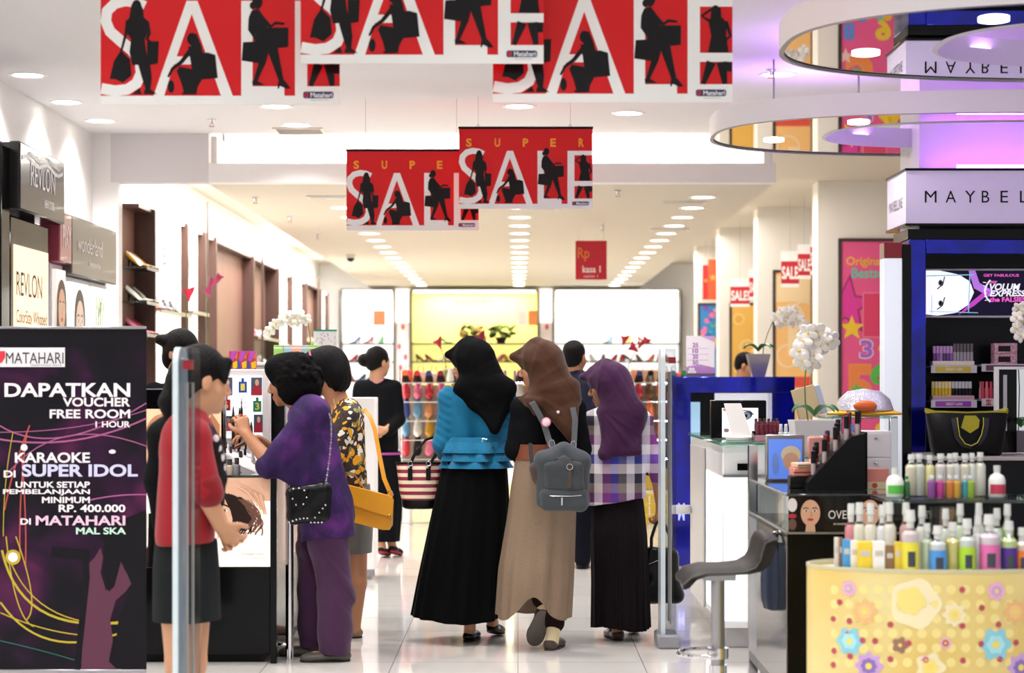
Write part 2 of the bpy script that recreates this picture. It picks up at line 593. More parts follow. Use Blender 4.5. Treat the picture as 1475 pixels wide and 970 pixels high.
# ------------------------------------------------------------------ hanging SALE banners
def sale_print(a, sil, logo):
    """a: Art in banner units (origin lower left corner at 425,443 of a y-down drawing); layers: 0 red 1 white 2 orange / black on sil"""
    X, Y = (lambda x: x - 425), (lambda y: 443 - y)
    q = lambda pts: [(X(x), Y(y)) for x, y in pts]
    white, red, orange = 1, 0, 2
    a.rect(0, 0, 1015, 38, 1, white)
    S = [(612, 26), (575, 8), (530, 2), (485, 14), (453, 45), (447, 88), (465, 132), (510, 172), (558, 212), (592, 258), (597, 308), (578, 352), (538, 378), (485, 384), (428, 374)]
    a.line(q(S), 46, 1, white)
    a.poly(q([(650, 405), (790, 2), (836, 2), (986, 405), (936, 405), (890, 272), (736, 272), (695, 405)]), 1, white)
    a.poly(q([(812, 58), (876, 238), (748, 238)]), 2, red)
    a.rect(X(1022), Y(443), X(1070), Y(2), 1, white)
    a.rect(X(1070), Y(443), X(1205), Y(365), 1, white)
    a.rect(X(1250), Y(443), X(1302), Y(2), 1, white)
    for y0, y1 in ((2, 36), (232, 270), (365, 443)):
        a.rect(X(1302), Y(y1), 1015, Y(y0), 1, white)
    for t, x in zip('SUPER', (484, 640, 795, 950, 1105 + 195)):
        pass
    for t, x in zip('SUPER', (500, 716, 930, 1140, 1354)):
        a.text(t, X(x - 20), Y(-28), X(x + 22), Y(-92), 1, orange, .035)
    K0 = 0
    W_ = [0]
    b = None
    def e(cx, cy, rx, ry, rot=0): sil[W_[0]].ell(X(cx), Y(cy), rx, ry, 4, K0, 20, rot)
    def l(pts, w, w1=None): sil[W_[0]].line(q(pts), w, 4, K0, w1)
    def p(pts): sil[W_[0]].poly(q(pts), 4, K0)
    # standing woman with bags
    e(578, 24, 20, 26); p([(556, 20), (546, 80), (552, 120), (612, 116), (606, 40), (590, 2), (570, 4)])
    p([(540, 80), (560, 68), (605, 70), (628, 90), (630, 130), (612, 165), (618, 215), (632, 270), (560, 275), (548, 220), (555, 165), (532, 130)])
    l([(622, 90), (632, 140), (622, 165), (640, 180)], 16, 10); l([(540, 85), (532, 145), (512, 220)], 15, 9)
    p([(622, 176), (672, 174), (668, 268), (624, 276)]); p([(512, 212), (550, 252), (556, 318), (520, 350), (488, 334), (464, 334), (482, 258)])
    l([(598, 265), (612, 330), (626, 388)], 30, 12); l([(620, 265), (632, 330), (630, 385)], 28, 12); p([(612, 378), (634, 376), (664, 398), (608, 398)]); p([(560, 398), (590, 372), (600, 398)])
    W_[0] = 1
    # crouching woman with a large bag
    e(814, 164, 22, 26); p([(800, 140), (832, 142), (852, 190), (860, 236), (826, 230), (806, 188)])
    p([(796, 196), (852, 196), (872, 262), (858, 330), (836, 370), (832, 398), (780, 396), (768, 350), (748, 300), (760, 282), (812, 292), (806, 250)])
    l([(806, 214), (768, 262), (730, 290), (712, 326)], 20, 9); e(724, 366, 14, 27); p([(834, 226), (880, 222), (912, 232), (922, 330), (852, 336)])
    p([(766, 392), (790, 388), (836, 398), (776, 400)])
    W_[0] = 2
    # walking woman with two bags
    e(1090, 8, 22, 28); e(1070, 22, 12, 16); p([(1066, 44), (1094, 36), (1120, 72), (1136, 120), (1156, 196), (1092, 200), (1084, 150), (1056, 112), (1054, 72)])
    l([(1062, 78), (1058, 124), (1082, 160), (1086, 182)], 18, 10); l([(1112, 78), (1146, 112), (1168, 96), (1206, 100)], 20, 9)
    p([(1112, 116), (1222, 116), (1221, 198), (1150, 206), (1120, 180)]); p([(1030, 178), (1116, 174), (1106, 268), (1024, 256)])
    l([(1122, 190), (1112, 262), (1078, 352)], 44, 14); p([(1068, 342), (1090, 342), (1122, 360), (1070, 360)])
    l([(1150, 190), (1172, 270), (1196, 356)], 48, 18); p([(1180, 344), (1206, 340), (1232, 374), (1212, 376), (1186, 362), (1182, 374), (1176, 374)])
    W_[0] = 3
    # woman between the arms of the E
    e(1368, 54, 18, 24); p([(1350, 44), (1390, 40), (1394, 92), (1346, 92)])
    p([(1336, 88), (1400, 84), (1418, 110), (1412, 150), (1424, 231), (1336, 231), (1350, 160)]); l([(1344, 98), (1310, 76), (1352, 46)], 14, 10); l([(1412, 98), (1432, 160), (1410, 180)], 15, 10)
    l([(1350, 271), (1316, 364)], 40, 18); l([(1394, 271), (1408, 364)], 44, 20); p([(1392, 271), (1438, 271), (1438, 312), (1400, 310)])
    # small store logo
    c = logo
    c.poly(q([(1290, 388), (1408, 388), (1413, 394), (1413, 410), (1408, 416), (1290, 416), (1285, 410), (1285, 394)]), 5, 0)
    c.ell(X(1299), Y(402), 9, 10, 6, 1, 14); c.ell(X(1299), Y(402), 4, 5, 7, 0, 12)
    c.text('Matahari', X(1316), Y(412), X(1408), Y(392), 6, 2, .02)
    c.text('department store', X(1318), Y(427), X(1392), Y(421), 6, 3)

RED = M('banner_red', 'd8141b', .3, coat=.08, spec=.3)
def sale_banner(px0, px1, pybot, label):
    wd = .9
    s = (px1 - px0) / wd
    Y = F / s
    H = 609 / 1015 * wd
    lo = Vector(((px0 - VX) / s, Y, CZ - (pybot - VY) / s))
    t = thing('sale_banner', label, 'banner', lo + Vector((wd / 2, 0, 0)), 0, None)
    o = (-wd / 2, -.0015, 0)
    k = wd / 1015
    sheet, sil, logo = MB(), [MB() for _ in range(4)], MB()
    N = 24                                    # the hung sheet bows very slightly
    sheet.box(-wd / 2, wd / 2, -.001, .001, 0, H)
    A = lambda mb: Art(mb, o, sx=k, sy=k, eps=.0004)
    sale_print(A(sheet), [A(q) for q in sil], A(logo))
    sheet.build('sheet', [RED, M('banner_white', 'f8f8f6', .3, coat=.08), K('f2a322', .3)], t, 0)
    for q in sil:
        q.build('woman_silhouette', M('banner_black', '100e10', .3, coat=.2), t, 0)
    logo.build('store_logo', [K('1d2a5c', .35), K('d8262c', .35), K('f4f4f4', .35), K('8a8a90', .4)], t, 0)
    MB().box(-wd / 2 - .004, wd / 2 + .004, -.008, .008, H - .002, H + .014, 0, .003).build('top_rail', BLACKM, t)
    for x in (-.32, .3):
        MB().cyl((x, 0, H + .012), (x, 0, ZC - lo.z), .0012, n=5).build('hanging_wire', STEEL, t)
        MB().tube([(x + .008 * math.cos(a), 0, H + .02 + .008 * math.sin(a)) for a in [i * PI / 5 for i in range(10)]], .002, 5, closed=True).build('hook', STEEL, t)
    return t
sale_banner(145, 489.5, 151, 'big red SALE banner cut off above, hanging nearest the shoe wall side')
sale_banner(433, 783, 92, 'big red SALE banner hanging highest, in front of its two big neighbours')
sale_banner(710, 1055, 148, 'big red SALE banner cut off above, hanging beside the mirrored rings')
sale_banner(661, 853.5, 301, 'small red SUPER SALE banner shown whole with black top rail, overlapping the other small one')
sale_banner(499, 689.5, 332, 'small red SUPER SALE banner hanging lower, partly hidden by its neighbour')

# red hanging checkout sign
t = thing('checkout_sign', 'small red hanging sign for the checkout under the cream ceiling', 'sign', W(851.5, 403, 19.2))
s = F / 19.2
m = MB()
m.box(-22.5 / s, 22.5 / s, -.004, .004, 0, 56 / s)
m.build('panel', K('b5182a', .4), t, 0)
m = MB()
a = Art(m, (-22.5 / s, -.006, 0), sx=1 / s, sy=1 / s)
a.text('Rp', 3, 26, 20, 46, 1, 0, .01)
m.build('currency_lettering', K('d8782c', .4), t, 0)
m = MB()
a = Art(m, (-22.5 / s, -.006, 0), sx=1 / s, sy=1 / s)
a.text('kasa 1', 10, 10, 36, 20, 1, 1, .02)
a.text('cashier 1', 12, 3, 32, 7, 1, 1)
m.build('lettering', [K('d8782c', .4), K('f0d8d0', .4)], t, 0)
for x in (-.12, .12):
    MB().cyl((x, 0, 56 / s), (x, 0, ZL - t.location.z), .0015, n=5).build('hanging_wire', STEEL, t)

# ------------------------------------------------------------------ karaoke stand banner
Yk = 8.3
s = F / Yk
t = thing('stand_banner', 'dark purple karaoke voucher banner standing by the clear anti-theft gate', 'banner', ((106 - VX) / s, Yk, 0))
x0, x1, zb, zt = (-1 - 106) / s, (211 - 106) / s, CZ - (966 - VY) / s, CZ - (473 - VY) / s
def karaoke_mat():
    m = bpy.data.materials.new('karaoke_print')
    m.use_nodes = True
    nt = m.node_tree
    b = nt.nodes['Principled BSDF']
    b.inputs['Roughness'].default_value = .45
    b.inputs['Specular IOR Level'].default_value = .15
    tc = nt.nodes.new('ShaderNodeTexCoord')
    n = nt.nodes.new('ShaderNodeTexNoise')
    n.inputs['Scale'].default_value = 3.2
    n.inputs['Detail'].default_value = 2
    n.inputs['Distortion'].default_value = .6
    r = nt.nodes.new('ShaderNodeValToRGB')
    for i, (p, c) in enumerate(((0, '0c0b12'), (.45, '15121b'), (.58, '2e1430'), (.72, '5a2148'))):
        e = r.color_ramp.elements[i] if i < 2 else r.color_ramp.elements.new(p)
        e.position = p
        e.color = (*lin(c), 1)
    nt.links.new(tc.outputs['Object'], n.inputs['Vector'])
    nt.links.new(n.outputs[0], r.inputs[0])
    nt.links.new(r.outputs[0], b.inputs['Base Color'])
    return m
MB().box(x0, x1, -.001, .001, zb, zt).build('sheet', karaoke_mat(), t, 0)
m = MB()
a = Art(m, (x0, -.0015, zt), v=(0, 0, 1), sx=1 / s, sy=-1 / s)         # pixel units, y down from the banner's top left (-1,473)
a.n = Vector((0, -1, 0))
a.rect(0, 473 - 473, 212, 26, 1, 3)
curve = lambda p0, p1, p2, n=14: [((1 - q) ** 2 * p0[0] + 2 * q * (1 - q) * p1[0] + q * q * p2[0], (1 - q) ** 2 * p0[1] + 2 * q * (1 - q) * p1[1] + q * q * p2[1]) for q in [i / n for i in range(n + 1)]]
# light streaks
for p0, p1, p2, w_, c in (((0, 140), (80, 190), (212, 108), 3, 0), ((0, 160), (110, 178), (212, 130), 4, 0), ((8, 215), (80, 120), (212, 170), 2.5, 0), ((0, 150), (120, 150), (212, 118), 2, 0), ((120, 250), (170, 238), (212, 240), 3, 0),
                          ((8, 262), (18, 205), (44, 140), 3, 5), ((30, 330), (28, 240), (40, 150), 3, 5), ((38, 340), (40, 270), (32, 180), 3, 5), ((6, 300), (6, 220), (20, 150), 2, 4)):
    a.line(curve(p0, p1, p2), w_ * .6, 2, c)
for p0, p1, p2, w_, c in (((2, 395), (60, 480), (172, 440), 5, 4), ((4, 320), (30, 440), (172, 424), 6, 4), ((10, 300), (22, 420), (50, 430), 3, 4), ((14, 330), (50, 430), (172, 426), 3, 4), ((24, 300), (60, 400), (40, 420), 3, 4), ((2, 410), (90, 450), (172, 442), 3, 4), ((0, 450), (90, 470), (150, 492), 2, 6)):
    a.line(curve(p0, p1, p2), w_ * .55, 2, c)
a.ell(20, 330, 11, 11, 3, 4); a.ell(20, 330, 7, 7, 4, 1); a.ell(36, 172, 5, 5, 3, 1); a.ell(163, 178, 5, 3, 3, 1)
# singer silhouette and microphone stand
a.poly([(118, 492), (122, 420), (128, 340), (138, 330), (146, 316), (150, 330), (146, 352), (154, 378), (164, 372), (168, 350), (174, 334), (182, 350), (192, 366), (182, 380), (168, 392), (160, 420), (164, 450), (158, 480), (170, 492)], 3, 7)
a.poly([(142, 290), (212, 262), (212, 492), (176, 492), (168, 452), (172, 420), (192, 372), (176, 334), (166, 372), (158, 380), (150, 350), (152, 310)], 4, 3)
a.line([(76, 322), (130, 328)], 13, 5, 3); a.line([(125, 330), (126, 360), (112, 492)], 9, 5, 3)
m.build('picture', [K('a8588c', .4), K('f6e4ee', .4), K('ffffff', .4), K('0f0d14', .45), K('b8a41e', .4), K('b8483e', .4), K('1d6a5a', .4), K('54203c', .45)], t, 0)
m = MB()
a = Art(m, (x0, -.0015, zt), sx=1 / s, sy=-1 / s, eps=.0008)
a.n = Vector((0, -1, 0))
w_, k = 0, 1
def caps(txt, x0, y0, x1, y1, mi=0, bold=.026):
    a.text(txt, x0, y1, x1, y0, 6, mi, bold)
a.rect(1, 28, 95, 56, 5, 1)
a.poly([(1, 33), (9, 33), (9, 42), (4, 50), (1, 50)], 6, 4)
caps('MATAHARI', 10, 35, 93, 51, 2, .0); a.text('department store', 46, 55, 90, 52, 6, 2)
caps('DAPATKAN', 8, 79, 189, 99)
caps('VOUCHER', 92, 100, 189, 113); caps('FREE ROOM', 73, 117, 189, 130); caps('1 HOUR', 139, 134, 189, 143)
caps('KARAOKE', 23, 179, 131, 194); caps('DI', 7, 205, 24, 215); caps('SUPER IDOL', 33, 196, 200, 214, 3, .03)
caps('UNTUK SETIAP', 24, 221, 131, 230); caps('PEMBELANJAAN', 6, 232, 131, 241); caps('MINIMUM', 62, 243, 131, 252)
caps('RP. 400.000', 86, 254, 182, 265); caps('DI', 31, 274, 46, 283); caps('MATAHARI', 53, 270, 182, 284, 5); caps('MAL SKA', 111, 287, 183, 297, 6)
m.build('lettering', [K('f4eef4', .4), K('e8e8ec', .4), K('2c2c34', .4), K('cfd0f6', .4), K('d83040', .4), K('f0c4dc', .4), K('c4ecd8', .4)], t, 0)
MB().box(x0, x1, -.006, .006, zb - .012, zb + .004, 0, .003).build('bottom_rail', STEEL, t)
MB().box(x0, x1, -.006, .006, zt - .004, zt + .008, 0, .003).build('top_rail', STEEL, t)
MB().cyl((0, .05, .02), (0, .012, zt), .011, n=10).build('support_pole', STEEL, t)
for x in (-.24, .24):
    MB().tube([(0, .05, .16), (x, .18, .012)], .009, 8).build('leg', STEEL, t)
    MB().tube([(0, .05, .16), (x, -.14, .012)], .009, 8).build('leg', STEEL, t)

# ------------------------------------------------------------------ anti-theft gates (clear panel seen edge on)
def gate(px0, px1, pytop, s, label):
    Y = F / s + .1
    X = (px0 + px1) / 2
    hw = (px1 - px0) / 2 / s
    zt = CZ + (VY - pytop) / s
    t = thing('security_gate', label, 'security gate', ((X - VX) / s, Y, 0))
    def prof(x0, x1, d):
        pts = []
        for i in range(9):
            an = PI / 2 * i / 8
            pts.append((-d + .06 - .06 * math.cos(an), zt - .06 + .06 * math.sin(an)))
        pts += [(d - b, c) for (a_, c), b in zip(pts[::-1], [0] * 9)]
        return pts
    d = .1
    ring_ = []
    for i in range(9):
        an = PI / 2 * i / 8
        ring_.append((-d + .06 - .06 * math.cos(an), zt - .06 + .06 * math.sin(an)))
    for i in range(9):
        an = PI / 2 * (1 - i / 8)
        ring_.append((d - .06 + .06 * math.cos(an), zt - .06 + .06 * math.sin(an)))
    ring_ += [(d, .06), (-d, .06)]
    L = lambda x: [(x, y, z) for y, z in ring_]
    MB().loft([L(-hw * .3), L(hw)]).build('clear_panel', ACRYL, t, 30)
    MB().loft([L(-hw), L(-hw * .42)]).build('edge_panel', M('frosted_edge', 'd6e4ea', .25, alpha=.82), t, 30)
    MB().tube([(hw * .35, y, z) for y, z in [(-d * .6, .12), (-d * .6, zt - .12), (d * .6, zt - .12), (d * .6, .12)]], .006, 6).build('antenna_coil', K('b8b0a8', .3), t)
    MB().box(hw * .05, hw * .95, -d * .9, -d * .3, zt - .075, zt - .045).build('warning_light', K('b81828', .3), t)
    MB().box(-hw * 1.5, hw * 1.5, -d - .03, d + .03, 0, .07, 0, .01).build('foot', K('8c8c92', .4), t)
    return t
gate(248.5, 275, 500, 430, 'clear anti-theft gate in front of the shop assistant in red')
gate(952, 974, 502, 284, 'clear anti-theft gate by the woman in purple headscarf and the blue display')
# ------------------------------------------------------------------ generic small goods
def portrait(a, cx, cy, r, l, skin=0, dark=1, lip=2, white=3, tilt=0, hair=True):
    """simple printed face: head radius r, materials by index"""
    if hair:
        a.ell(cx, cy + r * .12, r * 1.02, r * 1.25, l, dark, 28)
        a.poly([(cx - r, cy), (cx + r, cy), (cx + r * 1.15, cy - r * 1.5), (cx - r * 1.15, cy - r * 1.5)], l, dark)
    a.poly([(cx - r * .3, cy - r * .8), (cx + r * .3, cy - r * .8), (cx + r * .4, cy - r * 1.6), (cx - r * .4, cy - r * 1.6)], l + 1, skin)
    a.ell(cx, cy - r * .08, r * .74, r * 1.0, l + 2, skin, 28)
    for q in (-1, 1):
        a.ell(cx + q * r * .32, cy + r * .08, r * .16, r * .07, l + 3, white, 14)
        a.ell(cx + q * r * .32, cy + r * .08, r * .07, r * .07, l + 4, dark, 12)
        a.line([(cx + q * r * .14, cy + r * .26), (cx + q * r * .34, cy + r * .33), (cx + q * r * .54, cy + r * .24)], r * .07, l + 3, dark)
    a.line([(cx + r * .04, cy), (cx + r * .1, cy - r * .3), (cx - r * .04, cy - r * .33)], r * .04, l + 3, lip)
    a.ell(cx, cy - r * .58, r * .24, r * .1, l + 3, lip, 16)

def shoe_mb(m, L=.24, heel=.06, mi_up=0, mi_sole=1, T=None):
    """a court shoe pointing +X, sole on z=0; upper and sole in one mesh"""
    old, m.T = m.T, (m.T @ T if m.T is not None and T is not None else T or m.T)
    n = 12
    rings, sole = [], []
    for i in range(11):
        q = i / 10
        x = -L / 2 + L * q
        lift = heel * (1 - min(1, q / .62)) ** 1.3
        wd = (.028 + .014 * math.sin(PI * min(1, q * 1.05) ** 1.2)) * (1 if q < .8 else max(.18, 1 - ((q - .8) / .22) ** 2))
        ht = .055 - .025 * q if q < .35 else (.046 - .05 * (q - .35) / .3 if q < .62 else .034 - .022 * (q - .62) / .38)
        ht = max(.012, ht)
        rings.append([(x, wd * math.cos(2 * PI * j / n), lift + ht / 2 + ht / 2 * math.sin(2 * PI * j / n)) for j in range(n)])
        sole.append([(x, wd * .95 * c, lift + z) for c, z in ((-1, 0), (1, 0), (1, .005), (-1, .005))])
    m.loft(rings, mi_up)
    m.loft(sole, mi_sole)
    if heel > .03:
        m.tube([(-L / 2 + .022, 0, heel * .95), (-L / 2 + .014, 0, 0)], [.016, .007], 8, mi_sole)
    m.T = old
SHOEC = ['c02838', '1a1a1c', '2e8a48', 'e8e2d6', 'b87a4a', 'd86a88', '704a30', '2a3a78', 'd8a030', 'e07038', '8a2040', '5a8aa8']
CN = {'c02838': 'red', '1a1a1c': 'black', '2e8a48': 'green', 'e8e2d6': 'cream', 'b87a4a': 'tan', 'd86a88': 'pink', '704a30': 'brown', '2a3a78': 'navy', 'd8a030': 'mustard', 'e07038': 'orange', '8a2040': 'wine red', '5a8aa8': 'pale blue'}
_shoe = {}
def shoe(c, loc, rz, label, group, L=.24, heel=.06, pitch=0):
    k = (c, L, heel)
    if k not in _shoe:
        m = MB()
        shoe_mb(m, L, heel)
        _shoe[k] = m.build('court_shoe', [K(c, .3), K('2a2018' if c != '1a1a1c' else '8a7a68', .5)])
        o = _shoe[k]
    else:
        o = _shoe[k].copy()
        col.objects.link(o)
    o.location = loc
    o.rotation_euler = (0, -pitch, rz)
    tag(o, label, 'shoe', group)
    return o

# ------------------------------------------------------------------ shoe wall of the rear hall on the left
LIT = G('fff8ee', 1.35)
XI = -2.97
bays = [  # right edge px of the fin, fin width px, top z, back wood?, lit
    (225, 30, 2.765, True), (272, 10, 2.78, False), (297, 11, 2.78, False), (313, 13, 2.78, False), (367, 17, 2.77, True), (403, 20, 2.77, True), (422, 8, 2.76, False), (443, 8, 2.76, False), (464, 12, 2.76, True), (474, 6, 2.74, False)]
prevY = 15.75
names = ['wood-backed display bay nearest the white pillar, with three shoe shelves', 'white lit display bay with one shelf, behind the wood-backed first bay', 'narrow white lit display bay, third along the shoe wall', 'thin white display bay, fourth along the shoe wall',
         'wood-backed display bay without shelves, fifth along the shoe wall', 'wood-backed display bay above the white orchid', 'white display bay, seventh along the shoe wall', 'white display bay, eighth along the shoe wall', 'small wood-backed display bay, ninth along the shoe wall', 'last narrow display bay of the shoe wall beside the back wall']
bayY = []
for (px, fw, zt, wood), nm in zip(bays, names):
    s = (VX - px) / -XI
    Y = F / s
    w_ = fw / s
    t = thing('display_bay', nm, 'display shelf', (-3.25, prevY, 0))
    d = Y - prevY
    th = .05
    xf = XI + 3.25
    wl = max(.02, xf - w_)
    MB().box(.001, xf, d - th, d, 0, zt, 0, .004).build('side_panel', BROWN, t)
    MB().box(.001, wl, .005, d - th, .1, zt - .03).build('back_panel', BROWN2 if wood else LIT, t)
    MB().box(.001, xf - .03, .005, d - th, zt - .03, zt, 0).build('top_panel', BROWN if wood else WHITE, t)
    MB().box(.001, xf - .02, .005, d - th, .02, .4).build('plinth', WHITE, t)
    bayY.append((prevY, d - th, wl))
    prevY = Y + .002
def wall_shelf(i, z, depth, label, mat):
    y0, d, wl = bayY[i]
    depth = XI + 3.25 - wl + .03
    t = thing('glass_shelf', label, 'shelf', (-3.248 + wl, y0 + .01, z))
    MB().box(0, depth, 0, d - .02, 0, .014).build('board', mat, t)
    MB().box(depth, depth + .008, 0, d - .02, -.012, .02).build('front_edge', STEEL, t)
    SX[0] = -3.25 + wl + depth / 2 + .02
    return z + .014
SX = [0]
zs = [CZ + (VY - y) / 179 for y in (389, 438, 484)]
for k, z in enumerate(zs):
    zz = wall_shelf(0, z, .26, f'short glass shelf in the wood-backed bay, {nth(k)} from the top', GLASSG)
    for j, (dy, c) in enumerate(((.12, ['d8a030', 'e8e2d6', 'd86a88'][k]), (.27, ['e8e2d6', '1a1a1c', 'c02838'][k]), (.42, ['d8a030', 'e8e2d6', '8a2040'][k]))):
        shoe(c, (SX[0], 15.78 + dy, zz), -.25, f'{CN[c]} heeled shoe, {nth(j)} on the {nth(k)} shelf, wood-backed bay', 'shoes in the wood-backed bay', .22, .08)
z = wall_shelf(1, CZ + (VY - 452) / 168, .24, 'long cream shelf of the white lit second bay', K('c8b08a', .4))
for j, c in enumerate(('d86a88', '1a1a1c', '1a1a1c')):
    shoe(c, (SX[0], 16.5 + .32 * j, z), -1.2, f'{CN[c]} shoe, {nth(j)} on the cream shelf of the lit second bay', 'shoes in the lit second bay', .24, .05)
z = wall_shelf(2, 1.98, .22, 'short dark shelf of the narrow third bay', BROWN)
for i, zz in ((5, 1.85), (5, 1.55), (8, 1.9), (8, 1.6), (6, 1.75)):
    z = wall_shelf(i, zz, .2, f'shelf at height {["low", "upper"][zz > 1.7]} in the {nth(i)} bay of the shoe wall', GLASSG)
    for j in range(3):
        c = SHOEC[(j * 5 + i) % 12]
        shoe(c, (SX[0], bayY[i][0] + .3 + .5 * j, z), -.9, f'{CN[c]} shoe, {nth(j)} on the {["low", "upper"][zz > 1.7]} shelf, {nth(i)} shoe wall bay', 'shoes further along the shoe wall', .24, .05)
# framed brand marks in the lit bays
for i, txt in ((1, 'B'), (2, 'N')):
    y0, d, wl = bayY[i]
    t = thing('brand_plate', f'small grey letter mark on the {nth(i)} bay of the shoe wall', 'sign', (-3.248 + wl, y0 + d * .45, 2.35))
    m = MB()
    Art(m, (.004, -.1, 0), u=(0, 1, 0)).text(txt, 0, 0, .2, .16, 1, 0, .02)
    m.build('letter', K('8a8a8e', .4), t, 0)
    MB().box(0, .004, -.14, .14, -.03, .19).build('plate', K('f4f4f2', .4), t)
# thin posts in front of the shoe wall
for px, top, Y, nm in ((299, 290, 18.9, 'behind the artificial red flower'), (378, 365, 22.6, 'in front of the sixth bay'), (459, 400, 28, 'near the back wall')):
    p0 = W(px, top, Y)
    t = thing('display_post', 'thin dark metal post standing along the shoe wall ' + nm, 'post', (p0.x, Y, 0))
    MB().cyl((0, 0, .02), (0, 0, p0.z), .014, n=8).build('rod', K('5a4a42', .3), t)
    MB().lathe([(.028, 0), (.028, .015), (.018, .02)]).build('base_plate', K('5a4a42', .3), t)

# ------------------------------------------------------------------ cosmetics wall units on the far left (face +X)
XR = -2.88
LBX = lambda px: F * (-XR) / (VX - px)       # depth of a pixel column on the plane X = XR
def wall_art(m, px0, px1, ztop):
    y0, y1 = LBX(px0), LBX(px1)
    return Art(m, (XR + .002, y0, ztop), u=(0, 1, 0), v=(0, 0, 1)), y1 - y0
SIGNK = M('unit_dark_grey', '242222', .18, coat=.12)
Y0, Y1, Y2, Y3 = LBX(2), LBX(74), LBX(97), LBX(160)
t = thing('cosmetics_wall_unit', 'black cosmetics wall unit with lit beige panel, behind the karaoke banner', 'wall unit', (XR, Y0, 0))
MB().box(-.38, -.1, 0, Y1 - Y0, 0, 2.68, 0, .01).build('carcass', BLACK, t)
MB().box(-.1, 0, 0, .18, 0, 2.68, 0, .005).build('side_post', BLACK, t)
MB().box(-.1, .06, .18, Y1 - Y0 + .1, 2.33, 2.72, 0, .01).build('header', SIGNK, t)
m = MB()
a = Art(m, (.062, .2, 2.33), u=(0, 1, 0))
a.text('REVLON', .22, .16, .82, .3, 1, 0, 0)
a.text('NEW YORK', .55, .06, .8, .11, 1, 0, .01)
for k in range(7):
    a.line([(.1 + .02 * k + .09 * i, .335 + .012 * math.sin(i * 1.1 + k * .5) + .006 * k - .02) for i in range(10)], .004, 1, 1)
a.line([(.02 + .1 * i, .30 + .02 * math.sin(i * 1.3)) for i in range(11)], .022, 1, 0)
m.build('header_lettering', [K('e8eaf2', .3), K('a8a6a6', .3)], t, 0)
MB().box(-.1, -.005, .22, Y1 - Y0 - .06, 1.1, 2.3, 0, .008).build('panel_frame', BLACK, t)
pw = Y1 - Y0 - .36
MB().box(-.004, .002, .27, .27 + pw, 1.15, 2.14).build('lit_panel', G('f0d2b0', .95), t, 0)
m = MB()
a = Art(m, (.003, .27, 1.15), u=(0, 1, 0))
a.text('REVLON', .05, .70, pw * .8, .84, 1, 0, 0)
m.build('brand_lettering', K('2c2422', .4), t, 0)
m = MB()
a = Art(m, (.003, .27, 1.15), u=(0, 1, 0))
a.text('ColorStay Whipped', .05, .52, pw * .95, .62, 1, 0, 0)
m.build('product_lettering', K('2c2422', .4), t, 0)
m = MB()
a = Art(m, (.003, .27, 1.15), u=(0, 1, 0))
a.text('CREME MAKEUP', .05, .42, pw * .6, .465, 1, 0, 0)
m.build('claim_lettering', K('d86a60', .4), t, 0)
m = MB()
a = Art(m, (.003, .27, 1.15), u=(0, 1, 0))
a.line(curve((pw * .55, 0), (pw * .8, .5), (pw * .95, 0)), .03, 1, 0)
m.build('printed_swoosh', K('f4eae0', .4), t, 0)
t = thing('cosmetics_wall_unit', 'narrow wine red topped cosmetics unit beside the black one', 'wall unit', (XR, Y1 + .005, 0))
d = Y2 - Y1 - .01
MB().box(-.38, -.03, .1, d, 0, 2.1, 0, .01).build('carcass', K('c8c8d0', .4), t)
MB().box(-.1, .03, .1, d, 2.1, 2.42, 0, .008).build('header', K('a04858', .25, coat=.5), t)
m = MB()
Art(m, (.032, .12, 2.1), u=(0, 1, 0)).text('PIXY', .05, .1, d - .15, .24, 1, 0, .01)
m.build('header_lettering', K('f0d8dc', .3), t, 0)
MB().box(-.03, 0, .14, d - .04, 1.5, 2.06, 0, .004).build('lit_panel', G('e0d6cc', .9), t, 0)
m = MB()
a = Art(m, (.002, .14, 1.5), u=(0, 1, 0))
portrait(a, (d - .18) / 2, .32, .13, 1)
m.build('panel_picture', [K('e8b898', .4), K('4a2c20', .4), K('c05050', .4), K('ffffff', .4)], t, 0)
MB().box(-.03, .12, .14, d - .04, 1.0, 1.46, 0, .01).build('counter_front', K('b8c0d0', .3), t)
t = thing('cosmetics_wall_unit', 'grey topped cosmetics unit with two lit pictures beside the white pillar', 'wall unit', (XR, Y2 + .005, 0))
d = Y3 - Y2 - .01
MB().box(-.38, -.03, 0, d, 0, 2.04, 0, .01).build('carcass', K('d4d4da', .4), t)
MB().box(-.1, .03, 0, d + .05, 2.04, 2.42, 0, .008).build('header', M('header_taupe', '504c48', .2, coat=.15), t)
m = MB()
Art(m, (.032, .1, 2.04), u=(0, 1, 0)).text('wonderland', .05, .16, d * .6, .27, 1, 0, 0)
Art(m, (.032, .1, 2.04), u=(0, 1, 0)).text('beauty', d * .3, .07, d * .55, .12, 1, 0, 0)
m.build('header_lettering', K('d8d6d2', .3), t, 0)
for k, c in enumerate(('eef2f0', 'd8dccc')):
    y0, y1 = .08 + k * (d / 2 - .02), d / 2 - .06 + k * (d / 2 - .02)
    MB().box(-.03, 0, y0, y1, 1.42, 2.0, 0, .004).build('lit_panel', G(c, .95), t, 0)
    m = MB()
    a = Art(m, (.002, y0, 1.42), u=(0, 1, 0))
    if k == 0:
        portrait(a, (y1 - y0) / 2, .32, .16, 1)
    else:
        for q in range(6):
            a.line(curve((.08 + .03 * q, .02), (.1 + .1 * (q % 3), .3), (.15 + .04 * q, .52 - .04 * (q % 2))), .018, 1, 4)
    m.build('panel_picture', [K('f0d8c8', .4), K('3a3430', .4), K('b85a58', .4), K('ffffff', .4), K('6a8a48', .4)], t, 0)
    MB().box(-.03, .1, y0, y1, .95, 1.38, 0, .01).build('counter_front', K('c4cad6', .3), t)

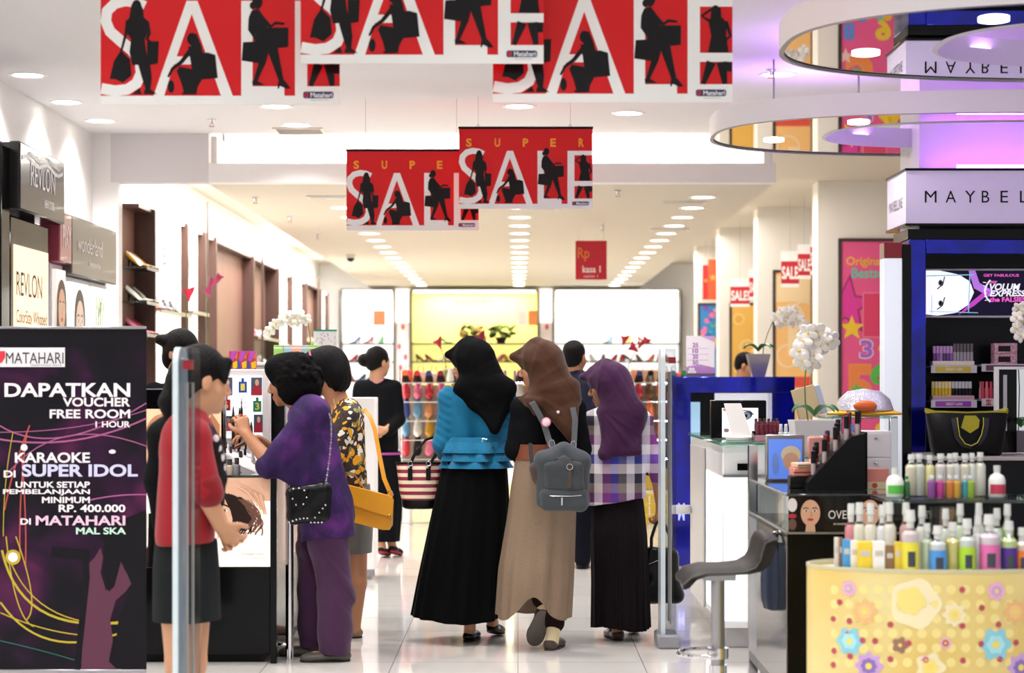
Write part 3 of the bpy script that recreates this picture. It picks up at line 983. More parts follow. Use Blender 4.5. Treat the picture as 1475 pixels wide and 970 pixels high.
# ------------------------------------------------------------------ make-up counter the two women lean over
Yc = 9.56
sc_ = F / Yc
XL, XRt = (150 - VX) / sc_, (395 - VX) / sc_
zt = CZ - (685 - VY) / sc_
Dc = 1.5
t = thing('makeup_counter', 'black make-up counter with lit woman-with-curls picture, in front of the purple tunic', 'counter', (XRt, Yc, 0))
wd = XRt - XL
zb = CZ - (818 - VY) / sc_
MB().box(-wd, -.02, .02, Dc, .04, zb, 0, .004).build('base', BLACK, t)
MB().box(-wd, -.06, .06, Dc - .05, 0, .04).build('plinth', BLACKM, t)
MB().box(-wd, 0, 0, Dc, zt - .012, zt, 0, .002).build('glass_top', M('counter_glass', '28302f', .04, coat=1), t)
MB().cyl((.06, .12, 0), (.06, .12, zt - .013), .02, n=14).build('chrome_leg', CHROME, t)
MB().cyl((-.02, .12, .075), (.06, .12, .075), .012, n=10).build('foot_bar', CHROME, t)
MB().box(.0, .08, .04, .2, zt - .012, zt, 0, .002).build('top_extension', M('counter_glass', '28302f', .04, coat=1), t)
for x, y in ((-.018, .0), (-.018, Dc - .03)):
    MB().box(x, x + .03, y - .005, y + .03, 0, zt - .012).build('corner_post', BLACK, t)
lw = (395 - 313) / sc_
MB().box(-lw, -.02, .005, .03, zb + .004, zt - .016).build('light_box', G('efe0d2', .75), t, 0)
m = MB()
k = 1 / sc_
a = Art(m, (-lw, .003, zb), sx=k, sy=k)     # pixel units from (313,818)
skin, dark, lip, white, mid = 0, 1, 2, 3, 4
a.rect(0, 96, 76, 132, 1, 0)
a.poly([(0, 128), (40, 120), (68, 100), (66, 86), (50, 96), (20, 104), (0, 106)], 2, 0)
rr = random.Random(21)
for q in range(46):
    t0 = q / 45
    x0_, y0_ = 10 + 34 * t0 * rr.uniform(.8, 1.1), 106 - 10 * t0
    ln = rr.uniform(44, 66) * (1 - .25 * t0)
    pts = []
    for i in range(15):
        f_ = i / 14
        pts.append((x0_ + 16 * math.sin(f_ * 2.2) * (1 + .5 * t0) - 9 * f_ * (q % 2) + 2.6 * math.sin(f_ * 9 + q * 1.7), y0_ - ln * f_))
    a.line(pts, rr.uniform(4, 6.5) if q < 30 else 1.5, 3 if q < 30 else 4, 1 if q < 30 else 4, 2)
a.poly([(0, 102), (12, 96), (19, 82), (22, 70), (21, 58), (14, 46), (0, 42)], 5, 0)
a.ell(9, 82, 6, 2.2, 6, 3); a.ell(10, 82, 2.4, 2.4, 7, 1); a.line([(1, 88), (9, 91), (18, 87)], 2.2, 6, 1); a.ell(8, 56, 6.5, 2.6, 6, 2); a.line([(1, 80), (0, 68), (4, 66)], 1.4, 6, 5)
a.text('incredible colour', 34, 18, 68, 21, 2, 4); a.text('your skin', 50, 12, 68, 15, 2, 4)
for i in range(5):
    a.line([(30 + 8 * i, 118 - 3 * i), (42 + 6 * i, 112 - 6 * i), (50 + 4.5 * i, 101 - 6 * i)], 6, 8, 0, 4)
    a.line([(33 + 8 * i, 117 - 3 * i), (45 + 6 * i, 111 - 6 * i), (53 + 4.5 * i, 100 - 6 * i)], .8, 9, 5)
m.build('light_box_picture', [K('e6b899', .4), K('2a1c18', .4), K('b06058', .4), K('f6f0ea', .4), K('6a4436', .4), K('c08868', .4)], t, 0)
m = MB()
MB().box(-.018, -.004, .05, Dc - .06, zb, zt - .016).build('side_light_box', G('d8c0b0', .35), t, 0)
# lit white panel low at the far left of the counter front
MB().box(-(395 - 213) / sc_ - .02, -(395 - 232) / sc_, .005, .018, CZ - (740 - VY) / sc_, CZ - (692 - VY) / sc_).build('small_light_box', G('f0ece8', .8), t, 0)
# tall poster box on the counter behind the assistant in red
Yq = 9.75
sq = F / Yq
t = thing('poster_light_box', 'black framed beige skin-tone poster box behind the shop assistant in red', 'light box', ((265 - VX) / sq, Yq, zt))
x0, x1 = (205 - 265) / sq, (321 - 265) / sq
z1 = CZ - (560 - VY) / sq - zt
MB().box(x0, x1, 0, .12, 0, z1, 0, .006).build('frame', BLACK, t)
MB().box(x0 + .008, x1 - .008, -.006, .002, .008, z1 - .1).build('lit_poster', G('e0b48e', .8), t, 0)
m = MB()
a = Art(m, (x0, -.008, 0), sx=1 / sq, sy=1 / sq)
a.ell(30, 52, 26, 34, 1, 0, 30); a.ell(24, 44, 5, 2.2, 2, 1); a.ell(38, 46, 5, 2.2, 2, 1); a.ell(32, 24, 8, 2.6, 2, 2)
a.poly([(84, 4), (98, 10), (110, 4), (112, 70), (100, 88), (92, 60)], 1, 3)
m.build('poster_picture', [K('d89a74', .4), K('5a3424', .4), K('b05a50', .4), K('c88a68', .4)], t, 0)
MB().box(x0, x1, -.004, .0, z1 - .006, z1, 0).build('frame_edge', STEEL, t)
# tester board with white back display
Yt = 9.9
st = F / Yt
t = thing('tester_display', 'white tester display with colourful picture tags and slanted tray', 'display', ((348 - VX) / st, Yt, zt))
X_ = lambda px: (px - 348) / st
Z_ = lambda py: CZ - (py - VY) / st - zt
MB().box(X_(311), X_(385), .1, .16, 0, Z_(532), 0, .004).build('back_board', WHITE, t)
MB().box(X_(316), X_(374), .094, .1, Z_(632), Z_(543)).build('lit_sheet', G('f6f6f8', .8), t, 0)
m = MB()
a = Art(m, (X_(316), .092, Z_(632)), sx=1 / st, sy=1 / st)
for (x, y, w_, h, c) in ((0, 62, 15, 26, 3), (42, 62, 16, 26, 0), (2, 10, 14, 22, 4), (46, 8, 13, 26, 0)):
    a.rect(x, y, x + w_, y + h, 1, 5)
    a.poly([(x, y), (x + w_, y), (x + w_ * .85, y + h * .55), (x + w_ * .3, y + h * .6)], 2, c)
    a.ell(x + w_ * .55, y + h * .72, w_ * .18, h * .18, 3, 6)
for (x, y, c, d_) in ((24, 66, 3, '1'), (0, 40, 0, '6'), (45, 38, 1, '3')):
    a.rect(x, y, x + 12, y + 16, 1, c); a.rect(x + 4, y + 16, x + 8, y + 21, 1, c); a.text(d_, x + 3, y + 3, x + 9, y + 13, 2, 7, .02)
a.text('AGE', 24, 50, 36, 54, 1, 8); a.text('REWIND', 20, 42, 38, 46, 1, 8)
m.build('picture_tags', [K('b02038', .4), K('2a8a60', .4), K('d8a030', .4), K('2a50b0', .4), K('d86a88', .4), K('4a5a70', .4), K('e0b090', .4), K('f0e060', .4), K('b0a0a8', .4)], t, 0)
tray = [(X_(313), -.06, Z_(654)), (X_(392), -.06, Z_(690)), (X_(392), .1, Z_(672)), (X_(313), .1, Z_(636))]
m = MB()
b = [(x, y, z - .03) for x, y, z in tray]
m.loft([b, tray])
m.build('slanted_tray', K('f4f4f6', .3), t)
MB().box(X_(314), X_(388), -.02, .09, 0, Z_(690) - .03).build('tray_stand', BLACK, t)
rnd = random.Random(4)
for i in range(14):                                      # testers standing in the tray
    px = 318 + 56 * rnd.random()
    dy = .02 + .06 * rnd.random()
    z = Z_(654) + (Z_(690) - Z_(654)) * (px - 313) / 79 + (dy + .06) / .16 * (Z_(636) - Z_(654)) - .004
    c = rnd.choice(['3a3436', '8a7f80', 'b8b0b2', '5a4048', '2a2a2c'])
    o = MB().lathe([(.007, 0), (.007, .02), (.006, .022), (.006, .034)], n=8, mi=0).build('lip_tester', K(c, .25), None, 40, (t.location.x + X_(px), Yt + dy, zt + z))
    tag(o, 'small lip tester lying in the slanted white tray', 'cosmetics', 'testers in the slanted tray')
for i, (px, h, c) in enumerate(((334, 62, '3a302c'), (343, 60, '1c1a1c'), (352, 48, '2a2628'), (339, 44, 'd87850'), (360, 40, '3a3638'))):
    o = MB().lathe([(.005, 0), (.006, .04), (.009, .05), (.007, h / st * .8), (.002, h / st)], n=8).build('makeup_brush', K(c, .4), None, 40, (t.location.x + X_(px), Yt + .05, zt + Z_(648)))
    tag(o, ['tall brown handled make-up brush in the tester tray', 'tall black make-up brush beside the brown one', 'short black make-up brush in the tester tray', 'orange tipped make-up brush in the tester tray', 'short grey make-up brush by the hand'][i], 'brush', 'brushes in the tester tray')
for i, px in enumerate((331.5, 345, 358.5)):
    tt = thing('gift_box', f'multicoloured printed box on the white tester display, {nth(i)} of three', 'box', (t.location.x + X_(px), Yt + .125, zt + Z_(531.5)))
    m = MB()
    m.box(-6 / st, 6 / st, -.02, .02, 0, 26 / st, 0, .001)
    m.build('carton', K('d83a58', .35), tt, 0)
    m = MB()
    a = Art(m, (-6 / st, -.0205, 0), sx=1 / st, sy=1 / st)
    a.poly([(0, 10), (6, 12), (12, 26), (4, 26)], 1, 0); a.poly([(6, 0), (12, 2), (12, 12), (5, 9)], 1, 1); a.poly([(0, 0), (4, 0), (2, 12), (0, 14)], 1, 2); a.poly([(8, 16), (12, 14), (12, 24)], 1, 3)
    m.build('carton_print', [K('c050c8', .35), K('f0d020', .35), K('3050c0', .35), K('f08030', .35)], tt, 0)
# small bottles on the counter
for i, (px, h, c) in enumerate(((322, 26, 'b8a89a'), (331, 22, 'd8c8b4'), (341, 24, '9a9aa0'), (316, 18, 'c89a70'))):
    tt = thing('foundation_bottle', ['beige foundation bottle nearest the red sleeve', 'pale foundation bottle on the counter edge', 'silver capped small bottle on the counter edge', 'amber small bottle beside the white board'][i], 'bottle', W(px, 684, 9.66).xy.to_3d() + Vector((0, 0, zt)))
    hh = h / sc_
    MB().lathe([(.016, 0), (.017, .004), (.017, hh * .55), (.009, hh * .62)], n=14).build('glass_body', K(c, .12), tt)
    MB().lathe([(.01, hh * .6), (.011, hh * .64), (.011, hh), (.009, hh)], n=14).build('cap', K('3a3a3c', .25), tt)
# black round mirror stand and pastel notebooks, card, orchid behind
Yb = 11.2
sb = F / Yb
t = thing('back_counter', 'white cosmetics cabinet behind the purple tunic, carrying pastel boxes', 'cabinet', ((400 - VX) / sb, Yb, 0))
zb2 = CZ - (522 - VY) / sb
MB().box((325 - 400) / sb, (452 - 400) / sb, .05, .4, .06, zb2 - .02, 0, .005).build('carcass', WHITE, t)
MB().box((325 - 400) / sb - .01, (452 - 400) / sb + .01, .03, .42, zb2 - .02, zb2, 0, .004).build('top', WHITE, t)
MB().box((383 - 400) / sb, (409 - 400) / sb, .02, .052, .8, zb2 - .03).build('black_mirror_panel', BLACK, t)
MB().box((325 - 400) / sb, (452 - 400) / sb, .08, .38, 0, .06).build('plinth', BLACKM, t)
for i, (px, c, n_) in enumerate(((398, '9ad060', 'lime green'), (412, 'a8cce0', 'light blue'), (424, 'f0b498', 'peach'), (435, 'a8cce0', 'pale blue'), (447, '9ad060', 'apple green'))):
    tt = thing('pastel_box', f'{n_} square box in the pastel row behind the curly black hair', 'box', ((px - VX) / sb, Yb + .1 + .01 * (i % 2), zb2))
    MB().box(-7 / sb, 7 / sb, 0, .05, 0, 25 / sb, 0, .002).build('carton', K(c, .4), tt)
    MB().box(-6.4 / sb, 6.4 / sb, -.002, 0, 20 / sb, 22 / sb).build('carton_stripe', K('f4f4f0', .4), tt, 0)
t = thing('gratis_card', 'small white sign card with green top edge and pink writing above the two women', 'sign', ((465 - VX) / sb, Yb + .15, zb2))
MB().cyl((-15 / sb, 0, 0), (-15 / sb, 0, 20 / sb), .003).build('holder', CHROME, t)
MB().box(-17 / sb, 17 / sb, -.004, .004, 12 / sb, 48 / sb, 0, .001).build('card', K('f2f2f0', .4), t)
m = MB()
a = Art(m, (-17 / sb, -.005, 12 / sb), sx=1 / sb, sy=1 / sb)
a.rect(0, 33.5, 34, 36, 1, 0)
a.text('Gratis', 2, 3, 19, 10, 1, 1, .02)
rr = random.Random(5)
for i in range(30):
    x, y = rr.uniform(2, 32), rr.uniform(12, 31)
    a.line([(x, y), (x + rr.uniform(-2, 2), y + rr.uniform(-2, 2))], .9, 1, rr.choice([1, 2, 3]))
m.build('card_print', [K('2a9a78', .4), K('c05a9a', .4), K('a8a8b0', .4), K('d8a0a8', .4)], t, 0)

def orchid(loc, stem, blooms, label, pot, leaf=True, r=.035):
    """white orchid: pot, stem, leaves and every blossom a part"""
    t = thing('potted_orchid', label, 'plant', loc)
    if pot:
        w0, w1, h, mt = pot
        sq_ = lambda w_, z: [(-w_, -w_, z), (w_, -w_, z), (w_, w_, z), (-w_, w_, z)]
        MB().loft([sq_(w0, 0), sq_(w1, h), sq_(w1 - .006, h), sq_(w1 - .01, h - .02)]).build('pot', mt, t)
    else:
        h = 0
    MB().tube(stem, [.0035] * len(stem), 6).build('stem', K('6a7a3a', .5), t)
    if leaf:
        for an in (.3, 2.4, 3.6, 5.4):
            pts = [(q * .13 * math.cos(an), q * .13 * math.sin(an), h + .02 + .06 * math.sin(q * 2.4) - .02 * q) for q in [i / 6 for i in range(7)]]
            m = MB()
            sd = Vector((-math.sin(an), math.cos(an), 0))
            rings = []
            for i, p in enumerate(pts):
                w_ = .032 * math.sin(PI * (.12 + .86 * i / 6)) + .002
                P0 = Vector(p)
                rings.append([P0 + sd * w_ + Vector((0, 0, .01)), P0 + Vector((0, 0, .003)), P0 - sd * w_ + Vector((0, 0, .01)), P0 - Vector((0, 0, .003))])
            m.loft(rings)
            m.build('leaf', K('3a7a3c', .3), t, 60)
    rr = random.Random(len(blooms))
    for b in blooms:
        m = MB()
        R0 = Matrix.Rotation(rr.uniform(-.5, .5), 3, 'Z') @ Matrix.Rotation(rr.uniform(-.4, .4), 3, 'X')
        for q in range(5):
            an = PI / 2 + q * 2 * PI / 5
            Rp = R0 @ Matrix.Rotation(an, 3, 'Y').to_3x3()
            wq = .75 if q % 2 else .55
            c_ = Vector(b) + Rp @ Vector((r * .62, -.004 * q, 0))
            m.ell(c_, (r * .62, .005, r * wq * .8), 10, 5, 0, Rp)
        m.ell(Vector(b) + R0 @ Vector((0, -.012, 0)), (r * .2, .012, r * .2), 8, 5, 1)
        m.build('blossom', [M('orchid_white', 'f6f4ea', .5), K('e8d060', .5)], t, 60)
    return t
def stem_px(pts, loc):
    return [W(x, y, loc[1]) - Vector(loc) for x, y in pts]
L0 = Vector(((446 - VX) / sb, Yb + .25, zb2))
orchid(L0, stem_px([(446, 520), (447, 490), (444, 466), (432, 455), (415, 458), (400, 466), (388, 478)], L0),
       stem_px([(441, 461), (432, 455), (424, 458), (415, 456), (407, 462), (399, 466), (393, 472), (387, 478), (420, 463), (429, 463)], L0), 'white orchid spray arching over the curly black hair', (.035, .045, .06, K('d8d8d8', .3)), False, .03)
# white display panel beside the assistant with the bun
Yw = 13.6
sw = F / Yw
t = thing('white_display_panel', 'plain white display panel between the floral blouse and the assistant with the bun', 'display panel', ((540 - VX) / sw, Yw, 0))
MB().box(-.75, 0, 0, .3, .06, CZ - (573 - VY) / sw, 0, .004).build('body', WHITE, t)
MB().box(-.73, -.02, .02, .28, 0, .06).build('plinth', K('b8b8b8', .4), t)
MB().box(-.75, 0, -.004, 0, .03, .07).build('kick_strip', STEEL, t)
# ------------------------------------------------------------------ far wall: three lit shoe niches
sB = F / YE
XB = lambda px: (px - VX) / sB
ZB = lambda py: CZ - (py - VY) / sB
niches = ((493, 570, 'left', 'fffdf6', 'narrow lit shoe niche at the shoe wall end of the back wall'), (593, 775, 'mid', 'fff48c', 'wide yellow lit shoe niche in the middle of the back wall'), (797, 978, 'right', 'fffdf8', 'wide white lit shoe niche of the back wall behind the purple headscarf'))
NY = YE - .42
rnd = random.Random(12)
shelf_z = [ZB(y) for y in (495, 521, 549, 578, 606, 634)]
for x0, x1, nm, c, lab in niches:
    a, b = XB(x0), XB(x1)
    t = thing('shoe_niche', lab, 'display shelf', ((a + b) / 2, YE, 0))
    hw = (b - a) / 2
    for sg in (-1, 1):
        MB().box(sg * hw - .015, sg * hw + .015, -.42, 0, 0, ZB(420)).build('side_frame', K('4a443e', .5), t)
    MB().box(-hw, hw, -.42, 0, ZB(420), ZB(420) + .03).build('top_frame', K('8a867e', .5), t)
    MB().box(-hw + .015, hw - .015, -.03, -.01, .3, ZB(420)).build('lit_back', G(c, 1.15 if nm != 'mid' else .85), t)  # emission and tint stand in for lamp light falling on the back
    MB().box(-hw + .015, hw - .015, -.4, -.02, 0, .3).build('plinth', WHITE, t)
    for z in shelf_z:
        MB().box(-hw + .015, hw - .015, -.40, -.03, z - .022, z).build('shelf', K('3a3430', .4), t)
    MB().box(-hw + .05, hw - .05, -.36, -.28, ZB(420) - .03, ZB(420) - .005).build('lamp_strip', G('fff8e0', 6), t)
    if nm == 'mid':
        m = MB()
        Art(m, (-hw, -.035, 0)).text('ROCKPORT', XB(657) - a, ZB(440), XB(706) - a, ZB(432), 1, 0, .01, 1.6)
        m.build('sign_lettering', K('b8a870', .4), t, 0)
    lamp('AREA', ((a + b) / 2, NY + .1, ZB(424)), 18 if nm != 'left' else 9, size=hw * 1.6, size_y=.1, color=(1, .97, .85))
    # goods on the shelves: each shoe or bag its own object
    for k, z in enumerate(shelf_z[:5]):
        n = max(3, int((x1 - x0) / (15 if k else 30)))
        for j in range(n):
            x = a + .12 + (b - a - .24) * (j + .5) / n
            cc = rnd.choice(SHOEC)
            if k == 0 and ((nm == 'mid' and not 640 < x * sB + VX < 720) or (nm == 'right' and not 855 < x * sB + VX < 945)):
                continue
            shoe(cc, (x, YE - .24, z), rnd.choice([-.5, -1.2, -2.2, -1.7]), f'{CN[cc]} shoe, {nth(j)} on the {nth(k)} shelf, {["narrow", "yellow", "wide white"][niches.index((x0, x1, nm, c, lab))]} lit back niche', f'shoes in the {nm} niche of the back wall', .25, .07)
for k, (px, c, nm) in enumerate(((549, 'e2673a', 'orange square placard hanging in the narrow lit niche'), (767, 'e88a4a', 'small orange placard at the edge of the yellow lit niche'))):
    t = thing('niche_placard', nm, 'sign', (XB(px), YE - .44, ZB(470)))
    w_ = .2 if k == 0 else .14
    MB().box(-w_ / 2, w_ / 2, -.004, .004, 0, .24, 0, .001).build('card', K(c, .4), t)
    MB().box(-w_ / 2 - .17, -w_ / 2 - .01, -.004, .004, 0, .24).build('white_card', K('f4ece8', .4), t)
    MB().cyl((0, 0, .24), (0, 0, ZB(420) - t.location.z), .002, n=5).build('hanging_wire', STEEL, t)
# plants / arrangements on the yellow niche's top shelf
for px, w_, c, nm in ((680, .34, 'd89a50', 'dark basket arrangement on the top shelf of the yellow niche'), (722, .4, '6a8a30', 'green leafy arrangement on the top shelf of the yellow niche')):
    t = thing('shelf_arrangement', nm, 'plant', (XB(px), YE - .25, shelf_z[0]))
    MB().lathe([(.06, 0), (.1, .09), (.09, .1)], n=14).build('basket', K('2a241c', .6), t)
    m = MB()
    rr = random.Random(px)
    for i in range(26):
        p = Vector((rr.uniform(-w_ / 2, w_ / 2), rr.uniform(-.08, .08), .1 + rr.uniform(0, .18)))
        m.ell(p, (.06, .03, .026), 8, 5, i % 3, Matrix.Rotation(rr.uniform(-1, 1), 3, 'Y'))
    m.build('foliage', [K('26301a', .5), K(c, .5), K('7a8a3a', .5)], t)
# red flowers in the back wall's narrow slots
# ------------------------------------------------------------------ piers of the back wall between the niches
for x0, x1, nm in ((570, 593, 'between the narrow and the yellow niche'), (775, 797, 'between the yellow and the white niche')):
    a, b = XB(x0), XB(x1)
    t = thing('wall_pilaster', 'white pilaster with pale floral lower panel ' + nm, 'pilaster', ((a + b) / 2, YE, 0))
    MB().box(-(b - a) / 2 + .02, (b - a) / 2 - .02, -.42, 0, ZB(466), ZB(418)).build('upper_box', G('fffaf2', .6), t)
    MB().box(-(b - a) / 2 + .02, (b - a) / 2 - .02, -.36, 0, 0, ZB(466)).build('lower_panel', K('e4d8d4', .5), t)
    m = MB()
    A_ = Art(m, (-(b - a) / 2, -.362, 0))
    for x, z in ((.14, ZB(472)), (.08, ZB(500)), (.18, ZB(515)), (.1, ZB(530))):
        A_.ell(x, z, .03, .05, 1, 0, 10)
    m.build('flower_print', K('b8485a', .5), t, 0)

# ------------------------------------------------------------------ shoe racks in the middle of the rear hall
def rack(X, Y, w_, tiers, label, box_c):
    t = thing('shoe_rack', label, 'shoe rack', (X, Y, 0))
    d = .42
    for x in (-w_ / 2, w_ / 2):
        for y in (-d / 2, d / 2):
            MB().cyl((x, y, 0), (x, y, tiers[-1] + .12), .011, n=8).build('post', CHROME, t)
    for z in tiers:
        m = MB()
        for i in range(6):
            y = -d / 2 + d * i / 5
            m.cyl((-w_ / 2, y, z), (w_ / 2, y, z), .005, n=6)
        for x in (-w_ / 2, 0, w_ / 2):
            m.cyl((x, -d / 2, z - .006), (x, d / 2, z - .006), .006, n=6)
        m.build('wire_shelf', CHROME, t)
    MB().box(-w_ / 2 + .03, w_ / 2 - .03, -d / 2 + .02, d / 2, .33, .52, 0, .006).build('base_box', K(box_c, .5), t)
    MB().box(-w_ / 2, w_ / 2, -d / 2, d / 2, .3, .325, 0, .003).build('base_board', K('e0dcd4', .4), t)
    MB().box(-w_ / 2 + .01, w_ / 2 - .01, d / 2 - .03, d / 2 - .015, .33, tiers[-1] - .02).build('back_board', K('a08c7c', .6), t)  # added board, darkens the bright gaps between the shoes
    MB().cyl((-w_ / 2, -d / 2, .02), (w_ / 2, -d / 2, .02), .008, n=8).build('cross_bar', STEEL, t)
    return t
for X, w_, nm, bc, seed in ((-.62, 1.0, 'chrome shoe rack seen between the striped bag and the assistant with the bun', 'a8865e', 1), (.42, .9, 'chrome shoe rack hidden behind the three women in headscarves', 'a8865e', 2), (1.36, .74, 'chrome shoe rack beside the blue display unit', 'b89a40', 3)):
    tiers = [.62, .8, .98, 1.16, 1.34]
    rack(X, 19.0, w_, tiers, nm, bc)
    rr = random.Random(seed)
    word = {1: 'rack by the striped bag', 2: 'rack behind the three women', 3: 'rack beside the blue unit'}[seed]
    for k, z in enumerate(tiers):
        n = 9 if w_ > .8 else 7
        for j in range(n):
            c = SHOEC[(seed * 3 + j * 5 + k * 7 + rr.randrange(3)) % 12]
            if seed == 1 and k == 0:
                c = ['c02838', '1a1a1c', 'd86a88', 'b87a4a', '2e8a48', '704a30', 'e8e2d6', 'd8a030', '1a1a1c'][j]
            o = shoe(c, (X - w_ / 2 + w_ * (j + .5) / n, 18.98 if k % 2 else 18.92, z + .07 if k < 4 else z + .006), PI / 2, f'{CN[c]} shoe, {nth(j)} on the {nth(k)} tier, {word}', 'shoes on the ' + word, .23, .06)
            if k < 4:
                o.rotation_euler = (0, .4, -PI / 2)
                o.location.z = z + .068
    if seed == 3:
        for r_ in range(3):
            for q in range(3):
                tt = thing('shoe_box', f'yellow shoe box, {nth(q)} in the {nth(r_)} layer, rack by the blue unit', 'box', (X - .24 + .24 * q, 18.72, .1 * r_ + .005), 0, 'yellow shoe boxes under the rack')
                MB().box(-.115, .115, 0, .06, 0, .07, 0, .002).build('box_base', K('c8a830', .5), tt)
                MB().box(-.118, .118, -.003, .063, .07, .095, 0, .002).build('box_lid', K('d8b83a', .5), tt)
    # tagged gift accessories above the racks
    for j in range(8):
        c = rr.choice(['e8b0a0', 'd05050', 'e8c8b0', 'c8a080', 'f0d8c8', '8aa060', 'd88a60'])
        x = X - w_ / 2 + w_ * (j + .5) / 8
        tt = thing('clutch_purse', f'{nth(j)} small purse standing along the top of the {word}', 'purse', (x, 19.12, 1.35), rr.uniform(-.5, .5), 'purses on top of the ' + word)
        MB().box(-.05, .05, -.02, .02, 0, .085 + .04 * rr.random(), 0, .012).build('body', K(c, .5), tt)
        MB().tube([(-.035, 0, .08), (-.02, 0, .15), (.02, 0, .15), (.035, 0, .08)], .004, 6).build('handle', K('a08060', .5), tt)
# white-grey clothing rounders further back fill: low display tables
for X, nm in ((-.1, 'low wooden shoe table in the aisle behind the women'), (1.7, 'low wooden shoe table on the poster side')):
    t = thing('display_table', nm, 'table', (X, 23, 0))
    MB().box(-.8, .8, -.4, .4, .56, .6, 0, .005).build('table_top', K('c8a880', .4), t)
    for x in (-.72, .72):
        for y in (-.34, .34):
            MB().box(x - .03, x + .03, y - .03, y + .03, 0, .56).build('leg', K('b8956a', .4), t)
    for j in range(9):
        c = SHOEC[(j * 5 + 2) % 12]
        shoe(c, (X - .7 + 1.4 * (j + .5) / 9, 22.9, .6), -PI / 2, f'{CN[c]} shoe, {nth(j)} on the {nm}'.replace('low wooden ', ''), 'shoes on the ' + nm, .24, .06)
# tall artificial flowers standing on the racks
def cloth_flower(base, pts, heads, label, color='b0203a'):
    t = thing('artificial_flower', label, 'flower', base)
    MB().lathe([(.03, 0), (.04, .02), (.022, .1), (.03, .13), (.026, .13), (.018, .1)], n=14).build('vase', K('d8d4cc', .2), t)
    MB().tube([Vector((0, 0, .03))] + [p - Vector(base) for p in pts], .004, 6).build('stem', K('5a6a3a', .5), t)
    for i, (p, r, ang) in enumerate(heads):
        m = MB()
        R = Matrix.Rotation(ang, 3, 'Y')
        c = p - Vector(base)
        rings = []
        for k in range(6):
            q = k / 5
            rr_ = r * (.12 + .88 * q ** 1.4)
            rings.append([c + R @ Vector((rr_ * math.cos(a), rr_ * .7 * math.sin(a), r * 1.9 * (q - .6) + (.5 * r * max(0, math.cos(a)) if k == 5 else 0))) for a in [2 * PI * j / 12 for j in range(12)]])
        m.loft(rings, 0, True, False)
        m.build('flower_head', M('flower_red_' + color, color, .5), t, 60)
    return t
fp = lambda x, y, Y=18.7: W(x, y, Y)
b0 = Vector((fp(648, 560).x, 18.8, 1.352))
cloth_flower(b0, [fp(646, 545, 18.8), fp(640, 515, 18.8), fp(634, 500, 18.8)], [(fp(632, 495, 18.8), .05, -.4)], 'single dark red calla flower rising left of the black headscarf')
b0 = Vector((fp(708, 560).x, 18.8, 1.352))
cloth_flower(b0, [fp(706, 545, 18.8), fp(702, 515, 18.8), fp(694, 500, 18.8)], [(fp(692, 490, 18.8), .07, -.3), (fp(686, 500, 18.8), .05, -.6)], 'dark red flower pair showing over the black headscarf', '8a1828')
b0 = Vector((fp(896, 560).x, 18.8, 1.352))
cloth_flower(b0, [fp(900, 545, 18.8), fp(908, 520, 18.8), fp(922, 495, 18.8), fp(932, 484, 18.8)], [(fp(899, 490, 18.8), .045, .2), (fp(913, 502, 18.8), .05, -.9), (fp(929, 492, 18.8), .045, .7), (fp(922, 497, 18.8), .035, .2)], 'branch of dark red flowers above the purple headscarf')
b0 = Vector((W(268, 470, 15.9).x, 15.9, 1.2))
t = cloth_flower(b0, [W(270, 480, 15.9), W(268, 450, 15.9), W(272, 426, 15.9)], [(W(272, 424, 15.9), .05, 0)], 'small red star flower against the white lit shoe bay', 'e02848')
t2 = thing('flower_stand', 'slim white stand carrying the red star flower by the shoe wall', 'stand', (b0.x, 15.9, 0))
MB().box(-.12, .12, -.1, .1, 0, .05, 0, .01).build('foot', WHITE, t2); MB().box(-.09, .09, -.08, .08, .05, 1.18, 0, .01).build('column', WHITE, t2); MB().box(-.13, .13, -.11, .11, 1.18, 1.2, 0, .005).build('top', WHITE, t2)
b0 = Vector((W(305, 480, 16.2).x, 16.2, 1.2))
cloth_flower(b0, [W(300, 470, 16.2), W(298, 440, 16.2), W(303, 415, 16.2), W(311, 402, 16.2)], [(W(306, 408, 16.2), .05, .5), (W(300, 421, 16.2), .04, -.5), (W(314, 400, 16.2), .035, .8)], 'pink and green artificial blossom branch in front of the shoe wall', 'c04870')
t2 = thing('flower_stand', 'slim white stand carrying the pink blossom branch', 'stand', (b0.x, 16.2, 0))
MB().box(-.12, .12, -.1, .1, 0, .05, 0, .01).build('foot', WHITE, t2); MB().box(-.09, .09, -.08, .08, .05, 1.18, 0, .01).build('column', WHITE, t2); MB().box(-.13, .13, -.11, .11, 1.18, 1.2, 0, .005).build('top', WHITE, t2)

# ------------------------------------------------------------------ posters on the right hand piers
def poster(x0, x1, y0, y1, s, label, bg, draw, pal, frame=True):
    Y = F / s - .012
    s = F / Y
    t = thing('wall_poster', label, 'poster', ((x0 - VX) / s, Y, 0))
    z0, z1 = max(0.02, CZ - (y1 - VY) / s), CZ - (y0 - VY) / s
    w_ = (x1 - x0) / s
    MB().box(0, w_, 0, .01, z0, z1).build('sheet', K(bg, .5), t, 0)
    if frame:
        for xa in (-.03, w_):
            MB().box(xa, xa + .03, -.012, .01, z0, z1 + .03).build('frame_side', K('3a2c26', .5), t)
        MB().box(0, w_, -.012, .01, z1, z1 + .03).build('frame_top', K('3a2c26', .5), t)
    m = MB()
    a = Art(m, (0, -.001, z1), sx=1 / s, sy=-1 / s)
    a.n = Vector((0, -1, 0))
    draw(a)
    if m.v:
        m.build('picture', [K(c, .5) for c in pal], t, 0)
    return t
